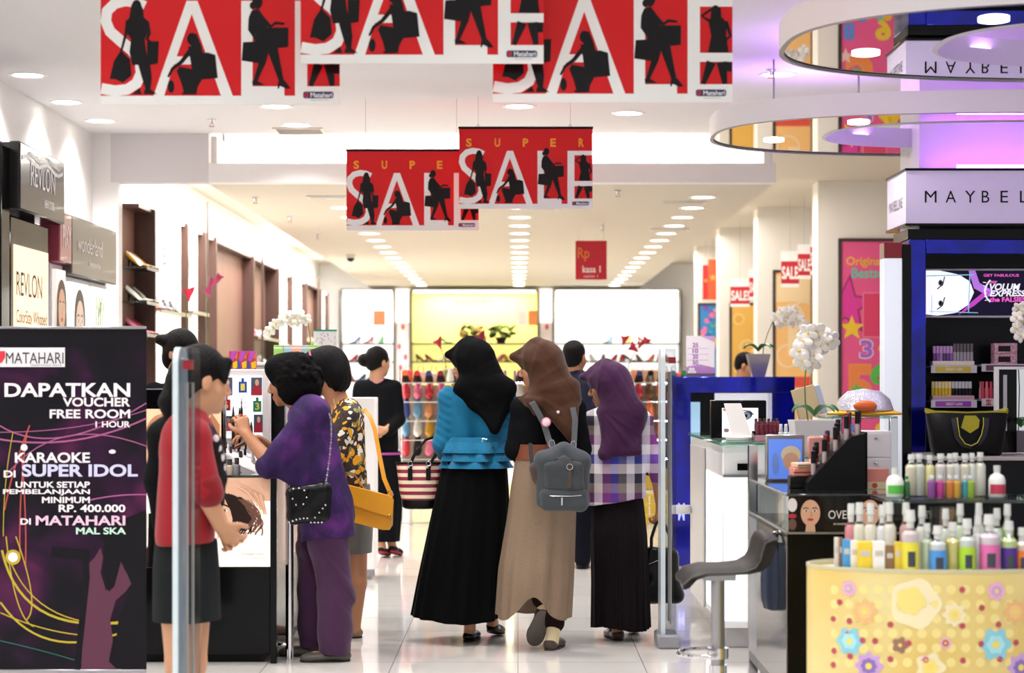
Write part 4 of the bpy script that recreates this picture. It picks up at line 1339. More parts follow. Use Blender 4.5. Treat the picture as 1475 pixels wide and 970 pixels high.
def draw_pink(a):          # origin (1211,348), y down
    a.xmin = 1
    a.text('Origins', 7, 38, 55, 22, 2, 1, .02)
    a.text('Bestsellers', 15, 53, 92, 38, 2, 2, .02)
    a.star(8, 92, 46, 2, 3, rot=-PI / 2 + .1); a.star(8, 92, 38, 3, 4, rot=-PI / 2 + .1)
    a.star(15, 125, 19, 4, 5, rot=-PI / 2)
    for t_, x0, y0, x1, y1, c, c2 in (('1', 32, 137, 64, 75, 6, 7), ('3', 27, 168, 45, 142, 8, 9), ('4', 55, 168, 84, 128, 5, 5), ('5', 8, 240, 44, 178, 11, 10), ('6', 43, 205, 64, 176, 12, 12), ('2', 70, 220, 90, 180, 8, 8), ('8', 4, 285, 18, 262, 13, 13), ('9', 50, 290, 70, 262, 5, 5)):
        a.text(t_, x0 - 1.5, y0 + 1.5, x1 + 1.5, y1 - 1.5, 4, c2, .05)
        a.text(t_, x0, y0, x1, y1, 5, c, .03)
    a.star(22, 214, 11, 6, 12, rot=-PI / 2); a.star(6, 238, 12, 6, 14, rot=.3)
    for i in range(7):
        a.ell(12 + 9 * i, 300 + 8 * math.sin(i * 2), 7, 7, 3, [5, 12, 13, 11, 8, 2, 1][i], 12)
poster(1212, 1300, 348, 660, 150, 'pink number poster with stars, the one beside the white lit tower', 'e85a8e', draw_pink, ['ffffff', 'f0b828', '5ac8b0', 'a83070', 'e03c98', 'f0c830', 'e0406a', 'f08a9a', 'a868c8', 'f0e0f0', 'f0a040', 'f08a48', '5ac04a', '5a8ad8', 'f0c8c0'])
def draw_orange(a):        # 1117.., y 392
    for (x, y, r) in ((24, 62, 16), (40, 60, 18), (34, 190, 22), (18, 120, 16)):
        for q in range(16):
            an, an2 = 2 * PI * q / 16, 2 * PI * (q + 1) / 16
            a.line([(x + r * math.cos(an), y + r * math.sin(an)), (x + r * math.cos(an2), y + r * math.sin(an2))], 3, 1, 0)
    a.rect(0, 150, 50, 165, 1, 1); a.rect(0, 4, 50, 42, 1, 0)
    a.text('1', 18, 120, 32, 80, 2, 0, .04)
poster(1117, 1168, 393, 700, 130, 'pale orange swirl poster behind the tall white orchid', 'f4c07a', draw_orange, ['f4d8a8', 'e05040'])
def draw_amber(a):
    for (x, y, r) in ((10, 20, 9), (22, 60, 12), (12, 90, 10)):
        a.ell(x, y, r, r, 1, 0, 18)
        a.ell(x, y, r * .6, r * .6, 2, 1, 18)
poster(1054, 1088, 440, 640, 115, 'amber poster behind the man in grey', 'f0bc58', draw_amber, ['f4cc78', 'eab04c'])
def draw_blue(a):
    rr = random.Random(3)
    for i in range(26):
        x, y, r = rr.uniform(2, 24), rr.uniform(2, 60), rr.uniform(2, 5)
        a.ell(x, y, r, r, 1 + i % 3, i % 5, 14)
poster(1008, 1034, 440, 600, 102, 'blue poster with coloured circles above the price placard', '3a8ac8', draw_blue, ['e87ab0', '48b8a0', 'f0b040', '6a5ac0', '2a6ab8'])
for x0, x1, y0, y1, s, c, nm in ((1012, 1021, 382, 432, 104, 'd82a24', 'red hanging placard of the far pier, thinner one'), (1020, 1034, 374, 432, 106, 'e8582a', 'orange red hanging placard of the far pier, broader one')):
    Y = F / s - .35
    s2 = F / Y
    t = thing('hanging_placard', nm, 'sign', W((x0 + x1) / 2, y1, Y))
    w_, h = (x1 - x0) / s2, (y1 - y0) / s2
    MB().box(-w_ / 2, w_ / 2, -.004, .004, 0, h).build('card', K(c, .4), t)
    m = MB(); A_ = Art(m, (-w_ / 2, -.0045, 0)); A_.star(w_ / 2, h * .55, w_ * .4, 1, 0); m.build('card_print', K('f0a040', .4), t, 0)
    MB().cyl((0, 0, h), (0, 0, ZC - t.location.z), .002, n=5).build('hanging_wire', STEEL, t)
# dark frames at pier edges
for x0, x1, yt, s in ((1168, 1179, 352, 132), (1092, 1100, 392, 117), (1034, 1038, 420, 105)):
    Y = F / s - .36
    s2 = F / Y
    o = MB().box((x0 - VX) / s2, (x1 - VX) / s2, Y - .04, Y, 0, CZ - (yt - VY) / s2).build('trim_pier_edge', BROWN)
    o['kind'] = 'structure'
# small white SALE cards hung from the ceiling
for x0, x1, y0, y1, s, txt, nm in ((1125, 1151, 362, 414, 134, 'SALE', 'white and red SALE card on the orange pier, lowest of three'), (1149, 1168, 352, 402, 136, 'SALE', 'white and red SALE card on the orange pier, middle of three'), (1167, 1180, 340, 396, 138, 'SALE', 'white and red SALE card on the orange pier beside the dark frame'),
                             (1052, 1080, 402, 442, 118, 'SALE!', 'white and red SALE card above the amber poster, wider one'), (1079, 1093, 388, 432, 120, 'SALE!', 'white and red SALE card above the amber poster, narrow one')):
    Y = F / s - .5
    s2 = F / Y
    t = thing('sale_card', nm, 'sign', W((x0 + x1) / 2, y1, Y))
    w_, h = (x1 - x0) / s2, (y1 - y0) / s2
    MB().box(-w_ / 2, w_ / 2, -.003, .003, 0, h).build('card', K('f6f2ee', .4), t)
    m = MB(); A_ = Art(m, (-w_ / 2, -.0035, 0))
    A_.rect(0, h * .1, w_, h * .72, 1, 0); A_.text(txt, w_ * .04, h * .22, w_ * .96, h * .58, 2, 1, .03)
    m.build('card_print', [K('c8202c', .4), K('f8f4f0', .4)], t, 0)
    MB().cyl((0, 0, h), (0, 0, ZC - t.location.z), .0015, n=5).build('hanging_wire', STEEL, t)
# ------------------------------------------------------------------ blue mirrored display unit at the aisle
BLUE = M('blue_mirror', '0d16a0', .1, .75, vary=.5, vscale=5, coat=.6)
Yu = 14.6
su = F / Yu
xu = lambda px: (px - 968) / su
zu = lambda py: CZ - (py - VY) / su
t = thing('blue_display_unit', 'tall blue mirrored display unit beside the clear gate, with price placard on top', 'display unit', ((968 - VX) / su, Yu, 0))
MB().box(xu(968), xu(995), 0, .5, 0, zu(545), 0, .004).build('side_panel', BLUE, t)
MB().box(xu(1112), xu(1145), 0, .5, 0, zu(545), 0, .004).build('side_panel', BLUE, t)
MB().box(xu(968), xu(1145), -.004, .5, zu(566), zu(543), 0, .004).build('top_panel', BLUE, t)
MB().box(xu(995), xu(1112), .3, .32, 0, zu(566)).build('back_panel', BLACK, t)
MB().box(xu(1035), xu(1112), .26, .3, .9, zu(567)).build('white_panel', G('f4f4f8', .55), t)
MB().box(xu(996), xu(1012), .2, .28, zu(640), zu(580)).build('lit_picture', G('9ac0d8', .9), t)
for y in (700, 760):
    MB().box(xu(995), xu(1112), .02, .3, zu(y), zu(y) + .02).build('shelf', BLUE, t)
m = MB()
Art(m, (xu(970), -.001, 0)).text('M', xu(975) - xu(968), zu(750), xu(984) - xu(968), zu(725), 1, 0, .01)
m.build('letter', G('a8b0ff', .9), t, 0)
for i in range(7):
    c = ['2a1a20', 'b0405a', '1a1a1e', 'd8d8dc', '3a2a50', '8a3a5a', '1a1a1e'][i]
    o = MB().lathe([(.012, 0), (.012, .05), (.009, .055), (.009, .1), (.002, .1)], n=10).build('lipstick_tube', K(c, .25), None, 40, (t.location.x + xu(999) + .03 * (i % 3) + .01, Yu + .06 + .05 * (i // 3), zu(700) + .02))
    tag(o, f'small cosmetic tube, {nth(i)} on the blue unit shelf behind the clear gate', 'cosmetics', 'tubes on the blue unit shelf')
# price placard on the blue unit
t = thing('price_placard', 'purple and white discount placard standing on the blue unit', 'sign', ((1010 - VX) / su, Yu + .06, zu(543)))
w_, h = 41 / su, 59 / su
MB().box(-w_ / 2, w_ / 2, -.004, .004, .002, h, 0, .001).build('acrylic_holder', K('f4f0f6', .2), t)
MB().box(-w_ / 2, w_ / 2, -.04, .05, 0, .004).build('foot', ACRYL, t)
m = MB()
A_ = Art(m, (-w_ / 2, -.0045, 0), sx=1 / su, sy=1 / su)
A_.poly([(0, 2), (41, 2), (41, 13), (20, 18), (0, 14)], 1, 0); A_.poly([(20, 59), (41, 50), (41, 59)], 1, 2); A_.rect(0, 1, 41, 5, 2, 3)
for i, q in enumerate(('25', '10', '20', '50')):
    A_.text(q, 9, 43 - 8.5 * i, 17, 49 - 8.5 * i, 2, 1, .02)
    A_.line([(2, 41 - 8.5 * i), (32, 41 - 8.5 * i)], .7, 1, 2)
for i in range(5):
    A_.ell(4 + 2 * i, 7 + (i % 2) * 4, 2.2, 2.2, 3, 4, 8)
m.build('placard_print', [K('b888c8', .3), K('9a58b8', .3), K('c8a8d8', .3), K('6a5a78', .3), K('f4f0f4', .3)], t, 0)
# orchid in a silver pot on the blue unit
L0 = Vector(((1098 - VX) / su, Yu + .25, zu(543)))
SILV = M('silver_pot', 'b8b4b0', .35, .8)
orchid(L0, stem_px([(1098, 520), (1100, 500), (1106, 480), (1114, 462), (1125, 452), (1142, 452), (1155, 462), (1160, 474)], L0),
       stem_px([(1118, 458), (1127, 450), (1134, 455), (1141, 449), (1147, 457), (1153, 461), (1131, 462), (1142, 464), (1158, 470), (1124, 465)], L0), 'tall white orchid in a tapered silver pot on the blue unit', (.045, .085, .17, SILV), True, .04)

# ------------------------------------------------------------------ white lit counter
Yv = 10.1
sv = F / Yv
xv = lambda px: (px - 1042) / sv
zv = lambda py: CZ - (py - VY) / sv
t = thing('white_counter', 'white glowing cosmetics counter with glass top behind the grey bar stool', 'counter', ((1042 - VX) / sv, Yv, 0))
MB().box(0, .47, .02, 1.85, .1, zv(642), 0, .004).build('cabinet', K('f0f0f0', .3), t)
MB().box(.02, .45, .04, 1.8, 0, .1).build('plinth', CHROME, t)
MB().box(.005, .16, .0, .02, .14, zv(688)).build('glowing_panel', G('f8faff', .95), t)
MB().box(-.004, .0, .05, .9, .14, zv(688)).build('glowing_side', G('f4f6fa', .6), t)
MB().box(-.012, -.004, .95, 1.8, .1, zv(655)).build('side_cover', K('c8c6c4', .3), t)
MB().box(-.02, .485, -.02, 1.86, zv(642), zv(637), 0, .002).build('glass_top', GLASSG, t)
MB().box(.0, .47, -.004, .02, zv(688), zv(684)).build('front_ledge', STEEL, t)
MB().box(.07, .13, -.006, .0, zv(678), zv(668)).build('card_slot', BLACK, t)
m = MB()
m.lathe([(.05, -.02), (.055, 0), (.05, .03), (.035, .03)], (-.075, 1.72, CZ - (735 - VY) * 11.85 / F), 18, sx=1.2).box(-.04, -.004, 1.70, 1.74, CZ - (735 - VY) * 11.85 / F - .01, CZ - (735 - VY) * 11.85 / F + .02, 0, .004)
m.build('side_tester_cup', K('e4e4e4', .25), t)
# eye picture light box
Ye = 10.7
se = F / Ye
t = thing('eye_picture_box', 'black framed lit eye picture standing on the white counter', 'light box', ((1062 - VX) / se, Ye, zv(637) + .001))
zz = lambda py: CZ - (py - VY) / se - t.location.z
w0, w1 = (1024 - 1062) / se, (1104 - 1062) / se
MB().box(w0, w1, .0, .06, 0, zz(577), 0, .005).build('frame', BLACK, t)
MB().box(w0 + .06, w1 - .045, -.004, .002, .006, zz(588)).build('lit_picture', G('f6f2f4', .95), t, 0)
m = MB()
A_ = Art(m, (w0 + .06, -.005, .006), sx=1 / se, sy=1 / se)
A_.ell(34, 31, 10, 6, 1, 0, 20, .35); A_.ell(34, 31, 6.5, 5, 2, 1, 18); A_.ell(34, 31, 2.6, 2.6, 3, 2, 12)
A_.line([(22, 35), (28, 39), (40, 38), (46, 32)], 1.2, 2, 2); A_.poly([(0, 40), (6, 44), (16, 45), (14, 42), (4, 37)], 1, 3); A_.ell(6, 10, 4, 3, 1, 4)
A_.line([(30, 8), (40, 4)], 3, 1, 3)
m.build('eye_print', [K('4a5060', .3), K('9aa8c0', .3), K('14141a', .3), K('c8a8b0', .3), K('b090a0', .3)], t, 0)
# tilted white leaflet stand
t2 = thing('leaflet_stand', 'tilted white leaflet stand in front of the eye picture', 'stand', ((1058 - VX) / se, Ye - .22, zv(637) + .001))
MB().loft([[(-.03, .03, .02), (.07, .03, .02), (.07, .045, .02), (-.03, .045, .02)], [(-.13 + .06, .09, .19), (-.03 + .05, .09, .19), (-.03 + .05, .105, .19), (-.13 + .06, .105, .19)]]).build('leaflet', K('eceae2', .4), t2)
MB().lathe([(.07, 0), (.07, .012), (.05, .022)], n=20).build('base', K('e4e0d8', .3), t2)
# lip colours and white tubes in rows on the white counter
for r_ in range(3):
    for i in range(6):
        o = MB().lathe([(.009, 0), (.009, .035), (.0075, .038), (.0075, .062), (.002, .064)], n=10).build('lipstick', [K(['5a1828', '7a2038', '3a1420'][r_], .3)], None, 40, ((1088 - VX) / 275 + .022 * i, 10.3 + .05 * r_, zv(637) + .022 + .014 * r_))
        tag(o, 'dark red lipstick in the stepped tray beside the eye picture', 'lipstick', 'dark red lipsticks on the white counter')
t2 = thing('lipstick_tray', 'stepped dark tray of lipsticks on the white counter', 'tray', ((1085 - VX) / 275, 10.27, zv(637) + .001))
MB().box(-.01, .15, 0, .05, 0, .02).box(-.01, .15, .05, .1, 0, .034).box(-.01, .15, .1, .15, 0, .048).build('steps', K('2a1a20', .3), t2); MB().box(-.012, .152, -.004, 0, 0, .03).build('front_strip', K('c88a9a', .3), t2)
for i in range(7):
    c = ['e8f4f0', 'f4f4f6', 'c8e8e0', 'f4f4f6', 'e8c8d0', 'f4f4f6', 'd8e8e8'][i]
    tt = thing('nail_polish', f'pale nail polish bottle, {nth(i)} in the row between lipsticks and white orchid', 'bottle', ((1118 - VX) / 275 + .026 * (i % 4) + .012 * (i // 4), 10.26 + .06 * (i // 4), zv(637) + .001 + .012))
    MB().lathe([(.011, 0), (.012, .004), (.012, .03), (.006, .034)], n=10).build('glass_body', K(c, .15), tt)
    MB().lathe([(.007, .034), (.008, .036), (.006, .072), (.002, .074)], n=10).build('cap', K('f4f4f4', .25), tt)
t2 = thing('polish_rack', 'low grey rack under the pale nail polish bottles', 'rack', ((1115 - VX) / 275, 10.23, zv(637) + .001))
MB().box(-.01, .13, 0, .13, 0, .012, 0, .002).build('board', K('b0b0b8', .3), t2); MB().box(-.01, .13, -.003, 0, 0, .016).build('front_strip', STEEL, t2)
# big white orchid in white pot
Yo = 9.75
so = F / Yo
L0 = Vector(((1173 - VX) / so, Yo, CZ - (654 - VY) / so))
orchid(L0, stem_px([(1164, 606), (1160, 580), (1159, 550), (1162, 520), (1168, 500), (1176, 486), (1190, 488)], L0),
       stem_px([(1164, 480), (1176, 478), (1186, 486), (1158, 492), (1170, 494), (1181, 500), (1152, 506), (1164, 508), (1174, 514), (1156, 520), (1190, 496), (1168, 524), (1196, 490)], L0), 'white orchid with long bare stem in a white square pot on the black counter', (.09, .115, .165, K('dcdcdc', .35)), True, .042)
t2 = thing('pot_plinth', 'white block carrying the square pot of the tall orchid', 'plinth', (L0.x, Yo, 0))
MB().box(-.14, .14, -.12, .16, 0, L0.z - .02, 0, .004).build('block', WHITE, t2); MB().box(-.15, .15, -.13, .17, L0.z - .02, L0.z - .001, 0, .003).build('top', GLASSG, t2)
# beige book-like sample box behind
t2 = thing('sample_box', 'beige tilted sample box behind the white orchid stem', 'box', W(1152, 606, 10.3))
R = Matrix.Rotation(-.28, 4, 'Y')
m = MB(); m.T = R; m.box(0, .12, 0, .03, 0, .16, 0, .002); m.build('cover', K('c0b088', .5), t2)
m = MB(); m.T = R; m.box(.12, .15, .002, .05, .0, .15, 0, .002); m.build('pages', K('a8b4cc', .4), t2)

# ------------------------------------------------------------------ black counter with face picture strip
Yk = 8.0
sk = F / Yk
xk = lambda px: (px - 1135) / sk
zk = lambda py: CZ - (py - VY) / sk
wK = .62
t = thing('black_counter', 'black gloss cosmetics counter with face picture strip behind the bar stool', 'counter', ((1135 - VX) / sk, Yk, 0))
dK = 1.2
MB().box(.0, wK, .02, dK, .05, zk(768), 0, .004).build('base', BLACK, t)
MB().box(.03, wK, .06, dK - .04, 0, .05).build('plinth', BLACKM, t)
MB().box(.005, wK, .012, .03, zk(768), zk(714)).build('picture_strip', K('17120f', .15, coat=.6), t, 0)
m = MB()
A_ = Art(m, (.005, .010, zk(768)), sx=1 / sk, sy=1 / sk)
portrait(A_, 31, 30, 19, 1, 0, 1, 2, 3)
portrait(A_, 117, 30, 19, 1, 0, 1, 2, 3)
for x in (5, 142):
    A_.ell(x, 40, 7, 10, 1, 3, 16); A_.ell(x, 24, 6, 3.4, 2, 2, 16); A_.ell(x, 12, 6, 8, 1, 4, 16)
A_.text('OVER', 57, 20, 92, 32, 1, 5, 0); A_.text('20 SHADES', 64, 11, 84, 14, 1, 5, 0)
m.build('strip_print', [K('d8a888', .3), K('1c1210', .3), K('b83038', .3), K('e8e0dc', .3), K('6a4a40', .3), K('e4dcd4', .3)], t, 0)
MB().box(-.004, wK, -.002, dK, zk(712) - .008, zk(712), 0, .002).build('glass_top', M('counter_glass', '28302f', .04, coat=1), t)
MB().box(.0, wK, .0, .014, zk(770), zk(767)).build('strip_edge', STEEL, t)
MB().box(-.004, .004, .03, dK, zk(768), zk(712) - .01).build('side_glass', GLASS, t)
MB().box(-.003, .0, .03, dK, .1, zk(775)).build('side_mirror', M('side_mirror', 'b8b6b4', .1, 1), t)
MB().box(-.02, .02, dK - .03, dK + .03, 0, 1.06).build('corner_post', CHROME, t)
for z in (zk(768), zk(714)):
    MB().tube([(-.004, .0, z), (-.004, dK, z)], .006, 6).build('side_rail', STEEL, t)
top = zk(712) + .001
# blue lit backing with hair picture
t2 = thing('blue_picture_box', 'small lit blue picture box with blond hair behind the pink palettes', 'light box', ((1132 - VX) / 318, 9.02, top))
MB().box(-.09, .085, 0, .05, 0, .21, 0, .004).build('frame', STEEL, t2)
MB().box(-.078, .073, -.004, .002, .01, .19).build('lit_picture', G('5a80d8', .6), t2, 0)
m = MB(); A_ = Art(m, (-.078, -.005, .01)); A_.ell(.1, .11, .045, .04, 1, 0, 20); A_.ell(.1, .08, .036, .04, 2, 1, 20); A_.ell(.03, .07, .016, .05, 1, 2, 16); m.build('hair_print', [K('e8d8b0', .4), K('e0b090', .4), K('7aa0f0', .4)], t2, 0)
# stepped black riser with testers
t2 = thing('tester_riser', 'black stepped tester riser on the black counter', 'display', ((1246 - VX) / 345, Yk + .3, top))
m = MB()
prof = [(-.24, 0), (.0, 0), (.0, .235), (-.06, .22), (-.12, .16), (-.24, .03)]
m.loft([[(x, 0, z) for x, z in prof], [(x, .32, z) for x, z in prof]])
m.build('riser', BLACKM, t2)
MB().box(.002, .008, 0, .32, 0, .24).build('side_plate', BLACK, t2)
rr = random.Random(8)
for i in range(14):
    q = i / 13
    x = -.21 + .2 * q
    z = .05 + .17 * min(1, q * 1.25)
    c = ['141416', '1c1a1c', '2a2628', '141416', '8a2a30', '3a3034'][i % 6]
    y = .05 + .06 * (i % 3)
    zs_ = np.interp(x, [p[0] for p in [(-.24, 0), (-.12, 0), (-.06, 0), (0, 0)]], [.03, .16, .22, .235])
    tt = thing('gloss_tube', f'dark lip gloss tube, {nth(i)} from below along the stepped black riser', 'cosmetics', (t2.location.x + x, t2.location.y + y, top + float(zs_) + .001), 0, 'gloss tubes on the black riser')
    MB().lathe([(.01, -.004), (.01, .04), (.006, .045)], n=10).build('tube_body', K('7a4048' if i % 3 else 'a89a98', .2), tt)
    MB().lathe([(.011, .045), (.011, .095), (.003, .098)], n=10).build('cap', K(c, .25), tt)
for i, (px, py, w_, h, c, nm) in enumerate(((1158, 697, .12, .05, '1c1818', 'black compact palette box at the corner of the black counter'), (1163, 685, .12, .035, 'e08a78', 'coral palette box on top of the black compact'), (1166, 676, .11, .02, 'e8c8a8', 'cream palette lid topmost of the little stack'))):
    tt = thing('palette_box', nm, 'box', ((px - VX) / 340, 8.42, [top, top + .051, top + .087][i]), .1 * i)
    MB().box(-w_ / 2, w_ / 2, 0, .09, 0, h, 0, .003).build('case', K(c, .3), tt)
    MB().box(-w_ / 2 - .001, w_ / 2 + .001, -.002, .0, h * .4, h * .5).build('lid_seam', BLACKM, tt)
tt = thing('blush_compact', 'pink blush compact open on top of the gloss tubes', 'cosmetics', W(1186, 645, 8.75))
MB().box(-.07, .07, 0, .02, -.06, .05, 0, .012).build('mirror_lid', K('c89088', .3), tt)
MB().box(-.07, .07, -.08, 0, -.07, -.05, 0, .006).build('powder_base', K('d8a090', .4), tt)
t2b = thing('acrylic_riser', 'clear acrylic block carrying the pink compact', 'stand', (tt.location.x, 8.72, top))
MB().box(-.08, .08, -.06, .06, 0, tt.location.z - .072 - top, 0, .003).build('block', ACRYL, t2b); MB().box(-.082, .082, -.062, .062, 0, .006).build('base', STEEL, t2b)
# white drawer box on pink box
tt = thing('pink_box', 'salmon pink product box beside the black riser', 'box', ((1264 - VX) / 345, 8.35, top))
MB().box(-.055, .055, 0, .1, 0, .085, 0, .002).build('carton', K('d8867a', .45), tt)
m = MB(); A_ = Art(m, (-.055, -.001, 0)); A_.rect(0, 0, .11, .03, 1, 0); A_.ell(.05, .015, .012, .012, 2, 1, 10); m.build('carton_print', [K('d8c8a0', .45), K('b84a3a', .45)], tt, 0)
tt = thing('drawer_box', 'white two-drawer box behind the salmon pink box', 'drawer box', ((1262 - VX) / 330, 8.7, top))
MB().box(-.055, .07, .004, .14, 0, .235, 0, .003).build('case', K('e8e8ea', .4), tt)
for k in range(2):
    d_ = MB().box(-.05, .065, 0, .004, .01 + .11 * k, .115 + .11 * k, 0, .002).build('drawer', K('e4e0e4', .4), tt)
    MB().ell((.0, -.004, .095 + .11 * k), (.008, .006, .006)).build('knob', CHROME, d_)
# chrome and glass showcase behind, with toy stall
t2 = thing('glass_showcase', 'glass topped showcase with chrome posts behind the black riser', 'display case', ((1218 - VX) / 285, 10.06, 0))
zc = CZ - (600 - VY) / 285
for x in (-.045, .24):
    MB().box(x - .02, x + .02, -.02, .02, 0, zc, 0, .002).build('chrome_post', CHROME, t2)
MB().box(-.1, .26, -.02, .4, zc - .012, zc, 0, .002).build('glass_top', GLASSG, t2)
MB().box(-.06, .24, .0, .4, .6, .62).build('shelf', GLASSG, t2)
MB().box(-.06, .24, .0, .4, 0, .6, 0, .004).build('cabinet', K('d8d8da', .3), t2)
for i, (x, c, h) in enumerate(((.02, '3a9a50', .1), (.08, '3a6ac0', .13), (.14, 'd86a30', .09), (.2, 'e8e8e8', .12))):
    o = MB().box(x - .02, x + .02, .1, .16, 0, h, 0, .006).build('toy_package', K(c, .4), None, 40, (t2.location.x, t2.location.y, .621))
    tag(o, ['green', 'blue', 'orange', 'white'][i] + ' little package on the glass showcase shelf', 'package', 'packages on the showcase shelf')
tt = thing('sequin_hat', 'sparkling white sequin cap with yellow brim on the glass showcase', 'hat', (t2.location.x + .12, t2.location.y + .15, zc + .001))
MB().lathe([(.14, .02), (.15, .03), (.13, .085), (.085, .125), (.002, .14)], n=24).build('crown', M('sequins', 'd8d8e4', .15, .6, bump=.8, bscale=160), tt)
MB().lathe([(.1, .0), (.19, .004), (.195, .014), (.13, .034)], n=24, sy=.8).build('brim', K('f0b828', .4), tt)
MB().ell((-.02, -.145, .05), (.06, .02, .03)).build('badge', K('e06a2a', .4), tt)

# ------------------------------------------------------------------ white lit tower and cosmetics back wall unit
Yt_ = 10.95
s_ = F / Yt_
t = thing('lit_tower', 'slim tall tower with red cap and white lit side, next to the blue cosmetics wall', 'display tower', ((1300 - VX) / s_, Yt_, 0))
ztw = CZ - (352 - VY) / s_
MB().box(0, .05, 0, .14, 0, ztw, 0, .003).build('dark_edge', BLACK, t)
MB().box(-.1, 0, .012, .14, .1, ztw - .075, 0, .003).build('lit_side', G('dfe6ee', .38), t)
MB().box(-.1, 0, .005, .145, ztw - .075, ztw + .01, 0, .003).build('red_cap', K('7a1420', .3), t)
MB().box(-.1, 0, .012, .14, 0, .1).build('plinth', BLACKM, t)
Ym = 11.5
sm = F / Ym
X0 = (1309 - VX) / sm
xm = lambda px: (px - 1309) / sm
zm = lambda py: CZ - (py - VY) / sm
t = thing('cosmetics_back_unit', 'blue and black cosmetics wall unit under the violet letter sign, with lit eyes picture', 'wall unit', (X0, Ym, 0))
Wm = 1.0
MB().box(0, .1, 0, .45, 0, zm(345), 0, .004).build('side_panel', BLUE, t)
MB().box(.1, Wm, 0, .45, zm(366), zm(345), 0, .004).build('top_panel', BLUE, t)
MB().box(.1, Wm, .3, .45, 0, zm(366)).build('back_panel', K('0c0c12', .25), t)
MB().box(.1, Wm, .0, .3, 0, .62, 0, .004).build('base_cabinet', K('0c0c12', .25), t)
MB().box(.09, Wm, -.02, .3, .62, .64).build('worktop', BLACK, t)
MB().box(-.004, Wm, .002, .45, zm(345), zm(330), 0, .002).build('cornice', BLACK, t)
scr = MB().box(xm(1338), Wm, .22, .3, zm(456), zm(384), 0, .003).build('picture_frame', K('e8e8f0', .3), t)
MB().box(xm(1341), Wm, .215, .222, zm(453), zm(387)).build('lit_picture', G('120c24', 1), t, 0)
m = MB()
A_ = Art(m, (xm(1341), .213, zm(453)), sx=1 / sm, sy=1 / sm)
A_.poly([(0, 2), (20, 0), (48, 4), (66, 16), (74, 34), (68, 50), (52, 60), (24, 66), (0, 66)], 1, 0)
for cy in (18, 48):
    A_.ell(25, cy, 6, 8.5, 2, 2, 18, .2); A_.ell(25, cy, 3.4, 4.4, 3, 3, 14); A_.ell(25, cy, 1.8, 2.2, 4, 1, 10); A_.line([(20, cy - 9), (28, cy - 3), (31, cy + 9)], 1.6, 4, 1)
A_.poly([(66, 66), (74, 40), (96, 28), (106, 34), (82, 48), (76, 66)], 2, 4); A_.poly([(50, 0), (74, 14), (98, 34), (90, 36), (70, 20)], 2, 5)
A_.line([(4, 58), (74, 60)], 1.6, 3, 6); A_.line([(66, 4), (68, 62)], 1.6, 3, 6); A_.line([(8, 6), (80, 4)], 1.2, 3, 6); A_.line([(12, 2), (12, 30)], 1, 3, 6)
A_.line(curve((98, 52), (82, 34), (98, 20)), 2.2, 4, 7); 
for q in range(6):
    A_.line([(92 + q * .4, 48 - 5 * q), (87 + q * .6, 49 - 5.4 * q)], 1, 4, 7)
A_.text('GET FABULOUS', 88, 57, 140, 61, 4, 8, .02); A_.text('VOLUM', 97, 37, 142, 47, 4, 7, .03, 1, .25); A_.text('EXPRESS', 97, 28, 150, 37, 4, 7, .03, 1, .25); A_.text('the FALSIES', 97, 20, 150, 27, 4, 8, .03); A_.text('new', 98, 47, 108, 51, 4, 8, .02)
m.build('picture_print', [G('f4eef6', .95), K('0c0a14', .3), G('ffffff', .8), K('5a7088', .3), G('b070d8', .8), G('c040c0', .7), G('7ab8d0', .8), G('e8e8f0', .9), G('e85ac0', .9)], t, 0)
def tester_shelf(px0, px1, py, strip, label):
    q = thing('tester_shelf', label, 'shelf', (X0 + xm(px0), Ym + .02, zm(py)))
    w_ = (px1 - px0) / sm
    MB().box(0, w_, 0, .275, 0, .012).build('board', K('c8c8d0', .2), q)
    MB().box(-.004, w_ + .004, -.006, 0, -.03, .014).build('price_strip', K('d8d8de', .2), q)
    m = MB(); A_ = Art(m, (.02, -.007, -.025)); A_.rect(0, 0, w_ - .05, .032, 1, 0); A_.text('GREAT LASH', .06, .008, w_ - .1, .024, 2, 1, .02); m.build('strip_print', [K(strip, .3), K('f4ecd8', .3)], q, 0)
    return q.location.z + .012
z1 = tester_shelf(1343, 1407, 530, 'd8c040', 'upper tester shelf with yellow strip below the lit eyes picture')
z2 = tester_shelf(1343, 1407, 580, '9a48b0', 'lower tester shelf with violet strip above the black tote bag')
z3 = tester_shelf(1416, 1500, 528, '6a3a50', 'upper tester shelf carrying the patterned box by the frame edge')
z4 = tester_shelf(1416, 1436, 578, 'b04a60', 'lower short tester shelf beside the white mirror frame')
def mascara(i, px, z, c, cap, row, grp, h=.1):
    tt = thing('mascara_tube', f'{row}, {nth(i)} from the blue panel', 'cosmetics', (X0 + xm(px), Ym + .06, z + .028), 0, grp)
    MB().lathe([(.009, 0), (.0095, .004), (.0095, h * .5), (.007, h * .52)], n=10).build('tube_body', K(c, .2), tt)
    MB().lathe([(.0095, h * .52), (.0095, h), (.003, h + .002)], n=10).build('cap', K(cap, .2), tt)
for i in range(12):
    mascara(i, 1349 + 4.9 * i, z1, ['7a4a98', '9a6ab0', 'b890c8', '5a4a68'][i % 4] if i < 6 else 'a8a4a8', 'c8a0d0' if i < 6 else '6a6468', 'purple mascara tube on the upper tester shelf' if i < 6 else 'silver grey mascara tube on the upper tester shelf', 'mascara tubes on the upper tester shelf', .085 if i < 6 else .1)
for i in range(12):
    mascara(i, 1347 + 4.9 * i, z2, 'e0c030' if i < 6 else '2a282a', 'f0e0a0' if i < 6 else 'd0d0d4', 'yellow mascara tube on the lower tester shelf' if i < 6 else 'black mascara tube on the lower tester shelf', 'mascara tubes on the lower tester shelf', .08)
